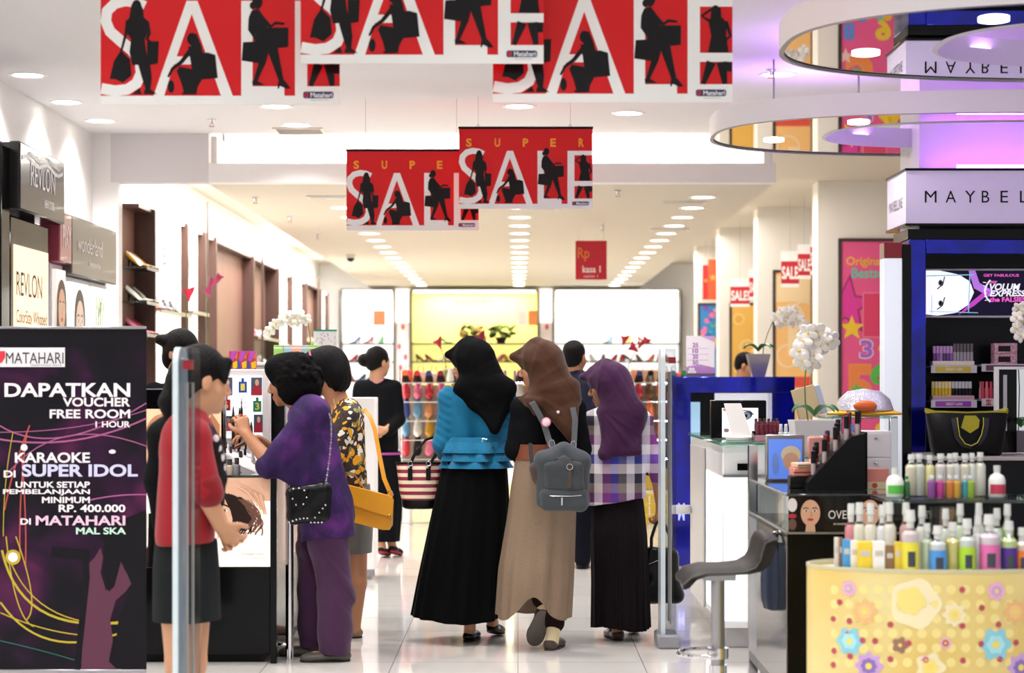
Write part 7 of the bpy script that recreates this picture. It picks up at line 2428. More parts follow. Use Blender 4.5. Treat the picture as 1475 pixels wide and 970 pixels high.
S.tri(Q(788, 712, -.03), Q(836, 712, -.03), Q(836, 726, -.03), .034, .02).tri(Q(788, 712, -.03), Q(788, 726, -.03), Q(836, 726, -.03), .034, .02)
S.build('bottom_pocket', GREY, tb)
S = SDF(.005); S.tri(Q(769, 674, .0), Q(784, 705, .0), Q(783, 665, .0), .02, .02).tri(Q(769, 674), Q(784, 705), Q(772, 690), .02, .02); S.build('side_pocket', cloth('brown_canvas', '4a3c36', .7), tb)
MB().tube([Q(787, 713, -.066), Q(800, 714, -.07), Q(822, 714, -.07), Q(837, 713, -.066)], .0018, 6).build('zip', CHROME, tb)
MB().box(-.004, .004, -.074, -.068, Q(0, 727).z, Q(0, 716).z).build('zip_pull', CHROME, tb)
MB().tube([Q(790, 700, -.06), Q(788, 676, -.058), Q(800, 661, -.056), Q(824, 661, -.056), Q(835, 676, -.058), Q(834, 700, -.06)], .003, 6).build('piping', K('3a3e42', .6), tb)
MB().ribbon([Q(819, 664, -.062), Q(820, 680, -.07), Q(820, 702, -.07)], .018, .005, (1, 0, 0)).build('leather_tab', K('4a3a30', .5), tb)
MB().tube([Q(820 + 4.2 * math.cos(a), 672 + 4.2 * math.sin(a), -.075) for a in [2 * PI * i / 14 for i in range(14)]], .0028, 6, closed=True).build('buckle', CHROME, tb)
MB().ribbon([Q(796, 648, .02), Q(790, 632, .06), Q(784, 612, .09), Q(776, 596, .1), Q(768, 582, .12), Q(762, 576, .2)], .03, .006, (1, 0, .45)).build('strap', K('3c4044', .7), tb)
MB().ribbon([Q(826, 648, .02), Q(828, 630, .07), Q(829, 605, .1), Q(826, 588, .14)], .028, .006, (1, 0, 0)).build('strap', K('3c4044', .7), tb)
MB().ribbon([Q(768, 676, .01), Q(765, 655, .06), Q(764, 640, .1)], .02, .005, (1, 0, 0)).build('lower_strap', K('2c2c30', .7), tb)
for px, py in ((795, 640), (826, 642)):
    MB().tube([Q(px + 4 * math.cos(a), py + 6 * math.sin(a), .02) for a in [2 * PI * i / 12 for i in range(12)]], .0025, 6, closed=True).cyl(Q(px, py + 5, .02), Q(px, py + 14, .01), .004).build('clip', CHROME, tb)
b_ = MB(); b_.T = Matrix.Translation(Q(787, 609, .065)) @ Matrix.Rotation(PI / 2, 4, 'X'); b_.lathe([(.002, .006), (.02, .004), (.024, 0), (.024, -.003)], n=24); b_.build('badge', K('e08aa0', .25), tb)
b_ = MB(); b_.T = Matrix.Translation(Q(787, 609, .0575)) @ Matrix.Rotation(PI / 2, 4, 'X'); b_.lathe([(.002, .001), (.017, .0005), (.018, 0)], n=20); b_.build('badge_centre', K('f4d8dc', .25), tb)

# ================================================================== woman in purple headscarf
def plaid_mat():
    m_ = bpy.data.materials.new('plaid_shirt')
    m_.use_nodes = True
    nt = m_.node_tree
    b = nt.nodes['Principled BSDF']
    b.inputs['Roughness'].default_value = .8
    tc = nt.nodes.new('ShaderNodeTexCoord')
    sx = nt.nodes.new('ShaderNodeSeparateXYZ')
    nt.links.new(tc.outputs['Object'], sx.inputs[0])
    ramps = []
    for ax_, per, off, cols in (('X', .25, .55, ['f0ecf0', '8a3a8c', '3a3ab0', '6a6660', 'e8e4ec', '1c1a2c']), ('Z', .30, .25, ['2a2440', 'f0e8f0', '3a46b8', 'e8e0ea', '7a2a80', '9a8a80'])):
        mt = nt.nodes.new('ShaderNodeMath'); mt.operation = 'MULTIPLY_ADD'; mt.inputs[1].default_value = 1 / per; mt.inputs[2].default_value = off
        fr = nt.nodes.new('ShaderNodeMath'); fr.operation = 'FRACT'
        r = nt.nodes.new('ShaderNodeValToRGB'); r.color_ramp.interpolation = 'CONSTANT'
        for i, c in enumerate(cols):
            e = r.color_ramp.elements[i] if i < 2 else r.color_ramp.elements.new(i / 6)
            e.position = i / 6
        for i, c in enumerate(cols):
            r.color_ramp.elements[i].color = (*lin(c), 1)
        nt.links.new(sx.outputs[ax_], mt.inputs[0]); nt.links.new(mt.outputs[0], fr.inputs[0]); nt.links.new(fr.outputs[0], r.inputs[0])
        ramps.append(r)
    mx = nt.nodes.new('ShaderNodeMix'); mx.data_type = 'RGBA'
    mx.inputs['Factor'].default_value = .5
    nt.links.new(ramps[0].outputs[0], mx.inputs['A']); nt.links.new(ramps[1].outputs[0], mx.inputs['B'])
    nt.links.new(mx.outputs['Result'], b.inputs['Base Color'])
    return m_
t, J = person('woman in purple headscarf, checked shirt and long dark pleated skirt, carrying a black handbag', 893, 10.43)
H = Frame(J(876, 555), (-.98, .2, -.14), sc=.97)
S = SDF(.0055)
add_head(S, H, J(886, 600), .05, False)
S.cap(J(876, 614), J(876, 690), .055, .055, .04).cap(J(902, 614), J(900, 690), .055, .055, .04).cap(J(890, 735), J(890, 780), .085, .085, .04)
S.chain([J(924, 608), J(942, 665, .0), J(950, 728, .05)], [.036, .031, .021])
add_hand(S, J(950, 728, .05), (-.05, .1, -1), (-.8, .5, 0), 1.1, 1, .95)
S.chain([J(855, 608), J(849, 655, .02), J(853, 700, .12)], [.036, .031, .022])
add_hand(S, J(853, 700, .12), (0, .5, -.8), (.8, 0, 0), .7, -1, .95)
S.chain([J(880, 760), J(882, 840), J(889, 902, -.02)], [.07, .045, .028]).chain([J(900, 760), J(902, 840, .06), J(907, 892, .12)], [.07, .045, .028])
h1, t1, h2, t2 = J(893, 922, -.03), J(877, 918, .18), J(904, 903, .1), J(914, 905, .30)
h1.z = t1.z = t2.z = 0
add_foot(S, h1, t1, J(889, 902, 0)); add_foot(S, h2, t2, J(906, 890, .14))
S.build('body', SKIN, t, face_tone(H, SK2))
SHP = M('brown_bow_flat', '3a2a26', .35)
make_shoe(t, h1, t1, SHP, bow='4a3630'); make_shoe(t, h2, t2, SHP)
PL = plaid_mat()
S = SDF(.006)
S.cap(J(872, 606), J(870, 740), .083, .096, .05).cap(J(906, 606), J(905, 740), .083, .096, .05).cap(J(888, 650), J(888, 740), .085, .105, .05)
S.ell(J(925, 606), (.047, .05, .05), None, .03).chain([J(925, 607), J(942, 662, .0), J(948, 690, .02)], [.047, .043, .04], .03)
S.ell(J(855, 606), (.047, .05, .05), None, .03).chain([J(855, 607), J(849, 655, .02), J(852, 690, .09)], [.047, .043, .04], .03)
zc_ = J(890, 722).z
S.cut(lambda X, Y, Z: (zc_ + .10 * (X - .02) ** 2 * 8 * 0 + .02 * np.sin(X * 9)) - Z + 0 * Y)
S.disp(folds_fn(26, .002, (.8, .3, .5)))
S.build('shirt', PL, t)
SKP = cloth('dark_pleated_cloth', '1e181b', .85)
loft_cloth('skirt', SKP, t, J, [(700, 889, 34, .07, 0), (726, 890, 37, .085, 0), (770, 891, 40, .125, 0), (840, 893, 40, .13, 0), (904, 894, 41, .135, 0)], [(23, .4, .7), (31, 2, .5), (9, 1.1, .5)], .05, hem=lambda a: .012 * math.sin(2 * a))
S = SDF(.006)
E = lambda c, r, k=.03, sub=False: S.ell(H(*c), r, H.R, k, sub)
E((0, -.008, .034), (.088, .106, .094))
E((0, -.025, -.05), (.08, .072, .10), .04)
S.cap(H(0, -.03, .0), J(904, 600, -.02), .1, .10, .05)
S.cap(J(886, 588, -.02), J(890, 610, -.0), .08, .095, .05)
S.cap(J(866, 602, .0), J(916, 602, .0), .05, .05, .06)
a1, b1, c1, d1 = J(871, 596, -.07), J(918, 590, -.06), J(872, 655, -.11), J(919, 650, -.11)
S.tri(a1, b1, c1, .026, .05).tri(b1, c1, d1, .022, .05)
S.chain([J(850, 594, .03), J(853, 625, .02), J(858, 672, .04)], [.042, .03, .02], .03)
S.tri(J(926, 596, .01), J(939, 602, .02), J(934, 682, .03), .013, .03)
S.cap(J(866, 606, .08), J(886, 630, .1), .05, .04, .05)
E((0, .14, -.072), (.11, .1, .088), .006, True)
hood(S, H)
S.disp(fan_folds(H, 12, .003)); S.disp(folds_fn(18, .0035, (.95, .4, .4), 2.2))
S.build('headscarf', cloth('purple_scarf_cloth', '3e163e', .8), t)
# black handbag in her hand
hb = J(952, 874, .05) + t.location
tb = thing('handbag', 'soft black handbag carried low by the woman in the purple headscarf', 'handbag', hb)
shb = F / hb.y
Q = lambda px, py, dy=0: Vector(((px - 952) / shb, dy, -(py - 874) / shb))
S = SDF(.005)
S.tri(Q(938, 795), Q(966, 800), Q(930, 850), .03, .04).tri(Q(966, 800), Q(934, 855), Q(972, 856), .035, .04).cap(Q(934, 857), Q(974, 858), .045, .045, .03)
S.disp(folds_fn(26, .003, (.5, .4, .9)))
S.build('body', M('black_soft_leather', '0c0c0e', .3), tb)
MB().tube([Q(938, 792, -.02), Q(938, 775, -.02), Q(944, 757, -.01), Q(951, 747, .0), Q(958, 757, .01), Q(966, 775, .01), Q(968, 796, .01)], .009, 8).build('handle', M('black_soft_leather', '0c0c0e', .3), tb)
MB().tube([Q(934, 812, -.034), Q(950, 806, -.036), Q(968, 812, -.036)], .0025, 6).build('zip', CHROME, tb)
for px in (938, 967):
    MB().tube([Q(px + 3 * math.cos(a), 793 + 3 * math.sin(a), -.02) for a in [2 * PI * i / 10 for i in range(10)]], .002, 6, closed=True).build('ring', CHROME, tb)

# ================================================================== man in navy beyond them
t, J = person('man in dark navy shirt and trousers walking away beyond the women in headscarves', 828, 14.4)
H = Frame(J(828, 515), (.45, .88, -.02))
S = SDF(.006)
add_head(S, H, J(828, 548), .056)
S.cap(J(816, 560), J(818, 640), .09, .085, .04).cap(J(840, 560), J(838, 640), .09, .085, .04)
for sg, dy in ((-1, .0), (1, .1)):
    S.chain([J(828 + sg * 30, 560), J(828 + sg * 36, 615, 0), J(828 + sg * 34, 662, .08)], [.042, .036, .026])
    add_hand(S, J(828 + sg * 34, 662, .08), (0, .2, -1), (-sg, .3, 0), .5, -sg)
S.chain([J(838, 680), J(838, 745, .0), J(838, 808, -.02)], [.08, .055, .035]).chain([J(818, 680), J(817, 745, .08), J(816, 804, .14)], [.08, .055, .035])
h1, t1, h2, t2 = J(836, 819, -.05), J(842, 817, .2), J(815, 812, .1), J(818, 808, .36)
h1.z = t1.z = h2.z = t2.z = 0
add_foot(S, h1, t1, J(838, 806, -.01)); add_foot(S, h2, t2, J(816, 802, .14))
S.build('body', SKIN, t, face_tone(H, SK1))
S = SDF(.006)
E = lambda c, r, k=.02, sub=False: S.ell(H(*c), r, H.R, k, sub)
E((0, -.018, .04), (.079, .098, .086)); E((0, -.05, -.02), (.066, .058, .06), .03)
E((0, .12, -.02), (.09, .07, .075), .01, True); E((.08, .03, -.06), (.04, .06, .06), .01, True); E((-.08, .03, -.06), (.04, .06, .06), .01, True)
S.build('hair', HAIR, t)
NAVY = cloth('navy_cloth', '161c34', .8)
S = SDF(.007)
S.cap(J(816, 556), J(817, 660), .105, .10, .05).cap(J(840, 556), J(839, 660), .105, .10, .05)
for sg in (-1, 1):
    S.chain([J(828 + sg * 29, 556), J(828 + sg * 36, 615, 0), J(828 + sg * 34, 655, .06)], [.062, .055, .045], .03)
S.cap(J(828, 541, -.01), J(828, 548), .068, .075, .03)
S.disp(folds_fn(26, .002, (.8, .3, .5)))
S.build('shirt', NAVY, t)
S = SDF(.007)
S.cap(J(820, 668), J(836, 668), .11, .11, .04).chain([J(838, 680), J(839, 745, 0), J(839, 806, -.02)], [.1, .08, .062], .03).chain([J(818, 680), J(817, 745, .08), J(816, 803, .13)], [.1, .08, .062], .03)
S.disp(folds_fn(22, .003, (.5, .4, .8)))
S.build('trousers', cloth('navy_trouser', '11131f', .8), t)
make_shoe(t, h1, t1, BLKF, w_=1.15); make_shoe(t, h2, t2, BLKF, w_=1.15)

# ================================================================== assistant with hair bun
t, J = person('shop assistant with hair bun and black magenta-trimmed uniform, standing beside the white panel', 548, 15.3)
H = Frame(J(545, 522), (.72, .68, -.02), sc=.95)
S = SDF(.006)
add_head(S, H, J(543, 552), .05)
S.cap(J(535, 565), J(535, 640), .075, .075, .04).cap(J(555, 565), J(553, 640), .075, .075, .04).cap(J(545, 675), J(548, 700), .08, .08, .04)
S.chain([J(519, 560), J(514, 605, 0), J(530, 630, .12)], [.038, .034, .024]); add_hand(S, J(530, 630, .12), (.8, .4, -.1), (0, -1, 0), .4, 1)
S.chain([J(568, 560), J(573, 605, -.02), J(556, 620, -.16)], [.038, .034, .024]); add_hand(S, J(556, 620, -.16), (-.9, .1, .0), (0, 1, 0), .4, 1)
S.chain([J(540, 690), J(544, 740), J(550, 790)], [.07, .05, .03]).chain([J(554, 690), J(558, 740, .06), J(565, 790, .08)], [.07, .05, .03])
h1, t1, h2, t2 = J(548, 796, -.04), J(558, 803, .16), J(563, 796, .02), J(576, 803, .2)
t1.z = t2.z = 0
h1.z = h2.z = .045
add_foot(S, h1, t1, J(550, 788)); add_foot(S, h2, t2, J(565, 788, .06))
S.build('body', SKIN, t, face_tone(H, SK3))
S = SDF(.006)
E = lambda c, r, k=.02, sub=False: S.ell(H(*c), r, H.R, k, sub)
E((0, -.018, .038), (.08, .1, .088)); E((0, -.06, -.015), (.06, .05, .055), .03)
E((0, .118, -.03), (.09, .075, .085), .01, True); E((.085, .03, -.06), (.04, .06, .055), .01, True); E((-.085, .03, -.06), (.04, .06, .055), .01, True)
S.ell(J(525, 519, -.02), (.05, .05, .052), None, .006); S.disp(folds_fn(60, .0015, (.8, .6, .5)))
S.build('hair', HAIR, t)
UNI = cloth('black_uniform', '0f1014', .8)
S = SDF(.007)
S.cap(J(533, 562), J(533, 645), .088, .1, .05).cap(J(556, 562), J(556, 645), .088, .1, .05)
S.chain([J(519, 558), J(513, 605, 0), J(527, 627, .1)], [.055, .05, .045], .03).chain([J(569, 558), J(574, 605, -.02), J(560, 621, -.13)], [.055, .05, .045], .03)
zq = J(545, 653).z
S.cut(lambda X, Y, Z: zq - Z + 0 * X + 0 * Y)
S.disp(folds_fn(24, .002, (.8, .3, .5)))
S.build('jacket', UNI, t)
loft_cloth('hem_trim', K('a8449a', .6), t, J, [(652, 545, 33, .118, 0), (655, 545, 33.3, .119, 0)], [(3, 0, 1)], .004, 60)
S = SDF(.005); S.cap(J(541, 549), J(545, 549.5), .058, .058); S.cut(lambda X, Y, Z: np.abs(Z - J(541, 549).z) - .01 + 0 * X + 0 * Y); S.build('collar_trim', K('c07898', .6), t)
loft_cloth('skirt', UNI, t, J, [(650, 546, 30, .11, 0), (690, 552, 29, .12, 0), (740, 556, 22, .11, .02), (780, 558, 17, .1, .03)], [(6, .5, 1), (9, 2, .6)], .04, 90)
make_shoe(t, h1, t1, M('black_red_pump', '1a1214', .3), sole='a02030'); make_shoe(t, h2, t2, M('black_red_pump', '1a1214', .3), sole='a02030')

# ================================================================== assistant in red
t, J = person('shop assistant in red blouse and dark grey skirt with hands folded, behind the clear gate', 268, 7.25)
H = Frame(J(291, 549), (.88, .46, -.1), sc=1.0)
S = SDF(.0055)
add_head(S, H, J(276, 606), .052)
S.cap(J(272, 635, -.06), J(270, 740, -.06), .075, .08, .04).cap(J(272, 635, .06), J(270, 740, .06), .075, .08, .04).cap(J(268, 800), J(266, 850), .09, .09, .04)
S.chain([J(280, 628, -.13), J(295, 708, -.16), J(317, 757, -.13)], [.045, .04, .026])
add_hand(S, J(317, 757, -.13), (.55, .45, -.72), (.1, .9, .3), .75, 1, 1.0)
S.chain([J(280, 628, .13), J(296, 708, .15), J(320, 756, .0)], [.045, .04, .026])
add_hand(S, J(320, 756, .0), (.5, -.45, -.75), (.3, -.7, -.5), .7, -1, 1.0)
S.chain([J(262, 850, -.07), J(262, 955, -.07), J(256, 1072, -.07)], [.085, .06, .035]).chain([J(272, 850, .07), J(274, 955, .07), J(270, 1066, .07)], [.085, .06, .035])
h1, t1, h2, t2 = J(243, 1090, -.07), J(330, 1090, -.05), J(258, 1085, .07), J(345, 1085, .09)
for q in (h1, t1, h2, t2): q.z = 0
h1.z = h2.z = .03
add_foot(S, h1, t1, J(256, 1070, -.07)); add_foot(S, h2, t2, J(270, 1064, .07))
S.build('body', SKIN, t, face_tone(H, SK3))
S = SDF(.0055)
E = lambda c, r, k=.02, sub=False: S.ell(H(*c), r, H.R, k, sub)
E((0, -.016, .042), (.082, .102, .092)); E((0, -.065, -.01), (.066, .055, .075), .03)
S.cap(H(.045, .075, .075), H(.072, .06, -.0), .02, .008, .02)
E((0, .126, -.025), (.085, .07, .085), .012, True); E((.085, .03, -.06), (.03, .05, .05), .01, True)
S.chain([H(0, -.09, -.02), H(0, -.115, -.09), H(0, -.10, -.17)], [.045, .035, .02], .03)
S.disp(folds_fn(60, .0014, (.8, .6, .5)))
S.build('hair', HAIR, t)
REDC = cloth('red_blouse', '8c0a18', .75, .1)
S = SDF(.006)
S.cap(J(268, 630, -.07), J(266, 770, -.07), .092, .108, .05).cap(J(268, 630, .07), J(266, 770, .07), .092, .108, .05)
S.cap(J(278, 612, -.06), J(276, 612, .06), .06, .06, .05)
S.ell(J(278, 630, -.14), (.062, .055, .06), None, .03).chain([J(280, 632, -.14), J(297, 706, -.16)], [.06, .056], .03)
S.ell(J(278, 630, .14), (.062, .055, .06), None, .03).chain([J(280, 632, .14), J(297, 706, .15)], [.06, .056], .03)
zq2 = J(268, 782).z
S.cut(lambda X, Y, Z: zq2 - Z + .006 * np.sin(X * 20) + 0 * Y)
S.disp(folds_fn(24, .0025, (.7, .3, .7), .5))
S.build('blouse', REDC, t)
S = SDF(.005); S.cap(J(297, 700, -.16), J(301, 711, -.16), .057, .054); S.build('sleeve_cuff', cloth('red_cuff', '780814', .75), t)
S = SDF(.006)
S.chain([J(262, 606, .02), J(243, 630, .0), J(231, 690, .0), J(230, 755, .0)], [.05, .07, .055, .03], .04)
S.disp(folds_fn(24, .002, (.7, .3, .7)))
S.build('vest_back', UNI, t)
S = SDF(.005)
S.chain([J(288, 606, -.07), J(308, 640, -.11), J(317, 690, -.1), J(318, 725, -.08)], [.026, .026, .022, .014], .02)
S.chain([J(292, 606, .05), J(310, 640, .07), J(318, 690, .05)], [.026, .026, .02], .02)
S.build('scarf', M('black_floral_scarf', '141014', .6, vary=.9, vscale=30), t)
for i, (px, py) in enumerate(((311, 632), (315, 646), (319, 660), (321, 675), (309, 656))):
    m = MB(); m.ell(J(px, py, -.135 + .01 * i), (.012, .005, .014), 8, 5); m.build('scarf_blossom', K('d8cccc', .6), t)
loft_cloth('skirt', cloth('charcoal_skirt', '24282a', .8), t, J, [(778, 268, 44, .145, 0), (820, 268, 47, .16, 0), (892, 269, 48, .165, 0)], [(5, .6, 1), (9, 2, .5)], .014, 110)
make_shoe(t, h1, t1, BLKF); make_shoe(t, h2, t2, BLKF)

# ================================================================== assistant behind the make-up counter
t, J = person('shop assistant in black with hair bun behind the make-up counter, half hidden', 256, 11.45)
H = Frame(J(262, 509), (.75, -.55, -.25))
S = SDF(.006)
add_head(S, H, J(255, 560), .05)
S.cap(J(240, 580), J(240, 700), .08, .08, .04).cap(J(270, 580), J(270, 700), .08, .08, .04).cap(J(255, 700), J(255, 780), .12, .1, .04)
S.chain([J(222, 570), J(220, 640, 0), J(240, 660, -.15)], [.04, .035, .024]); add_hand(S, J(240, 660, -.15), (.7, -.5, 0), (0, 0, -1), .4, 1)
S.chain([J(288, 570), J(292, 640, 0), J(285, 660, -.15)], [.04, .035, .024]); add_hand(S, J(285, 660, -.15), (-.3, -.9, 0), (0, 0, -1), .4, -1)
S.chain([J(245, 760), J(245, 870)], [.09, .04]).chain([J(265, 760), J(265, 870)], [.09, .04])
h1, t1, h2, t2 = V3(-.06, .06, 0), V3(-.03, -.17, 0), V3(.06, .06, 0), V3(.08, -.17, 0)
add_foot(S, h1, t1, J(245, 868)); add_foot(S, h2, t2, J(265, 868))
S.build('body', SKIN, t, face_tone(H, SK3))
S = SDF(.006)
E = lambda c, r, k=.02, sub=False: S.ell(H(*c), r, H.R, k, sub)
E((0, -.016, .045), (.088, .108, .098)); E((0, -.06, -.03), (.078, .06, .09), .03)
E((0, .118, -.03), (.07, .07, .085), .01, True)
S.ell(J(236, 490, .0), (.055, .04, .035), None, .02); S.disp(folds_fn(60, .0015, (.8, .6, .5)))
S.build('hair', HAIR, t)
S = SDF(.007)
S.cap(J(238, 580), J(238, 720), .1, .11, .05).cap(J(272, 580), J(272, 720), .1, .11, .05)
S.chain([J(222, 566), J(219, 640, 0), J(236, 657, -.12)], [.065, .055, .04], .03).chain([J(288, 566), J(293, 640, 0), J(286, 657, -.12)], [.065, .055, .04], .03)
S.cap(J(255, 552), J(255, 570), .06, .09, .04)
S.disp(folds_fn(22, .0025, (.8, .3, .5)))
S.build('jacket', UNI, t)
loft_cloth('skirt', UNI, t, J, [(700, 255, 40, .15, 0), (800, 255, 42, .16, 0)], [(5, .5, 1)], .02, 80)
make_shoe(t, h1, t1, BLKF); make_shoe(t, h2, t2, BLKF)

# ================================================================== woman in purple tunic
def tiedye():
    m_ = bpy.data.materials.new('purple_tie_dye')
    m_.use_nodes = True
    nt = m_.node_tree
    b = nt.nodes['Principled BSDF']
    b.inputs['Roughness'].default_value = .75
    b.inputs['Sheen Weight'].default_value = .03
    b.inputs['Specular IOR Level'].default_value = .2
    tc = nt.nodes.new('ShaderNodeTexCoord')
    n = nt.nodes.new('ShaderNodeTexNoise'); n.inputs['Scale'].default_value = 5; n.inputs['Detail'].default_value = 5; n.inputs['Roughness'].default_value = .6
    r = nt.nodes.new('ShaderNodeValToRGB')
    for i, (p, c) in enumerate(((.3, '1a1030'), (.5, '301a4c'), (.62, '502468'), (.8, '743284'))):
        e = r.color_ramp.elements[i] if i < 2 else r.color_ramp.elements.new(p)
        e.position = p; e.color = (*lin(c), 1)
    nt.links.new(tc.outputs['Object'], n.inputs['Vector']); nt.links.new(n.outputs[0], r.inputs[0]); nt.links.new(r.outputs[0], b.inputs['Base Color'])
    return m_
t, J = person('woman with curly black hair in a purple tunic and trousers trying make-up at the counter', 468, 9.72)
H = Frame(J(417, 549), (-.98, .12, -.16), (-.1, 0, 1), sc=1.0)
S = SDF(.0055)
add_head(S, H, J(437, 594), .055)
S.cap(J(445, 610, -.07), J(458, 730, -.07), .085, .1, .05).cap(J(445, 610, .07), J(458, 730, .07), .085, .1, .05)
S.chain([J(452, 596, -.15), J(389, 668, -.17), J(355, 626, -.12)], [.045, .04, .026])
add_hand(S, J(355, 626, -.12), (-.35, .25, .9), (-.35, .9, -.1), .85, 1, 1.0)
S.chain([J(452, 596, .15), J(405, 660, .18), J(372, 634, .1)], [.045, .04, .026])
add_hand(S, J(372, 634, .1), (-.8, -.4, .25), (-.1, -.3, -.9), .6, -1, 1.0)
S.chain([J(470, 760, -.08), J(480, 855, -.08), J(483, 938, -.08)], [.08, .055, .035]).chain([J(458, 760, .08), J(452, 850, .1), J(450, 925, .12)], [.08, .055, .035])
h1, t1, h2, t2 = J(505, 953, -.08), J(432, 953, -.11), J(470, 938, .12), J(402, 938, .1)
for q in (h1, t1, h2, t2): q.z = 0
add_foot(S, h1, t1, J(485, 932, -.08)); add_foot(S, h2, t2, J(452, 920, .12))
S.build('body', SKIN, t, face_tone(H, SK1))
S = SDF(.006)
E = lambda c, r, k=.025, sub=False: S.ell(H(*c), r, H.R, k, sub)
E((0, -.02, .035), (.115, .12, .105)); E((0, -.06, -.04), (.11, .095, .10), .04); E((0, .04, .075), (.09, .07, .06), .03)
for q in (-1, 1):
    E((q * .085, -.01, -.03), (.04, .055, .09), .03)
E((0, .125, -.045), (.066, .07, .095), .012, True)
rr = random.Random(2)
for i in range(170):
    a_, b_ = rr.uniform(0, 2 * PI), rr.uniform(-.7, 1.3)
    q = H(.118 * math.cos(a_) * math.cos(b_), -.03 + .125 * math.sin(a_) * math.cos(b_), .0 + .125 * math.sin(b_))
    loc = H.R.T @ np.array(q - H.c)
    if loc[1] > .055 and loc[2] < .05:
        continue
    S.ell(q, (rr.uniform(.011, .019),) * 3, None, .007)
S.build('hair', M('curly_hair', '070506', .8, bump=.6, bscale=90, spec=.1), t)
TIE = tiedye()
S = SDF(.006)
for dy in (-.08, .08):
    S.cap(J(446, 604, dy), J(470, 735, dy * 1.15), .105, .125, .06)
S.cap(J(448, 590, -.1), J(448, 590, .1), .07, .07, .05)
S.chain([J(452, 596, -.15), J(384, 672, -.18)], [.075, .052], .04).tri(J(452, 605, -.15), J(392, 678, -.18), J(440, 702, -.16), .026, .05)
S.chain([J(452, 596, .15), J(400, 665, .18)], [.075, .052], .04)
zt_ = J(468, 772).z
S.cap(J(470, 730, -.05), J(474, 790, -.05), .12, .14, .05).cap(J(470, 730, .05), J(474, 790, .05), .12, .14, .05)
S.cut(lambda X, Y, Z: zt_ + .35 * np.minimum(X + .02, 0) - Z + 0 * Y)
S.disp(folds_fn(26, .004, (.9, .3, .3), .6))
S.build('tunic', TIE, t)
S = SDF(.006)
S.cap(J(470, 755, -.06), J(470, 755, .06), .11, .11, .04)
S.chain([J(472, 765, -.08), J(484, 860, -.08), J(482, 942, -.08)], [.105, .085, .08], .03).chain([J(456, 765, .08), J(452, 850, .1), J(452, 926, .12)], [.1, .08, .075], .03)
S.cut(lambda X, Y, Z: .035 - Z + 0 * X + 0 * Y)
S.disp(folds_fn(30, .0055, (.5, .3, .75), 1.1))
S.build('trousers', cloth('plum_trouser', '3e1e40', .75), t)
SHG = M('grey_flat', '4a4640', .5)
make_shoe(t, h1, t1, SHG); make_shoe(t, h2, t2, SHG)
# lipstick in her fingers
lp = J(348, 598, -.085) + t.location
tl = thing('lip_brush', 'dark lip brush held upright by the woman in the purple tunic', 'cosmetics', lp)
MB().lathe([(.005, -.03), (.006, .0), (.006, .03), (.003, .034), (.002, .075), (.0005, .09)], n=10).build('handle', K('1a1618', .3), tl); MB().lathe([(.0062, -.004), (.0064, .0), (.0062, .004)], n=10).build('band', K('c8302c', .3), tl)
# black studded shoulder bag
hb = J(445, 730, -.29) + t.location
tb = thing('studded_bag', 'small black shoulder bag with silver studs and chain strap on the purple tunic', 'bag', hb)
shb = F / hb.y
Q = lambda px, py, dy=0: Vector(((px - 445) / shb, dy, -(py - 730) / shb))
S = SDF(.0045)
S.tri(Q(422, 712), Q(466, 706), Q(424, 745), .035, .02).tri(Q(466, 706), Q(424, 745), Q(466, 742), .035, .02)
S.disp(folds_fn(34, .002, (.6, .4, .8)))
S.build('body', M('black_soft_leather', '0c0c0e', .3), tb)
S = SDF(.0045); S.tri(Q(424, 706, -.03), Q(442, 706, -.03), Q(433, 730, -.034), .014, .02); S.build('flap', M('black_soft_leather', '0c0c0e', .3), tb)
m = MB()
for px, py in [(418 + 5.2 * i, 752 - 6 * math.sin(i * .35) if i < 6 else 752) for i in range(10)] + [(424, 704), (432, 703), (440, 706), (443, 716), (438, 726), (428, 727), (423, 718), (455, 745), (461, 738), (466, 732), (470, 727)]:
    m.ell(Q(px, py, -.042), (.005, .004, .005), 8, 5)
m.build('studs', CHROME, tb)
m = MB()
cp = [Q(468, 703, 0), Q(470, 690, .02), Q(473, 660, .06), Q(475, 630, .08), Q(474, 605, .1), Q(466, 588, .14), Q(456, 582, .24)]
for i in range(len(cp) - 1):
    for q in range(7):
        p = cp[i].lerp(cp[i + 1], q / 7)
        m.ell(p, (.006, .004, .007) if q % 2 else (.004, .006, .007), 6, 4)
m.build('chain', STEEL, tb)
MB().tube([Q(468 + 3 * math.cos(a), 704 + 4 * math.sin(a), -.01) for a in [2 * PI * i / 10 for i in range(10)]], .0025, 6, closed=True).build('ring', CHROME, tb)

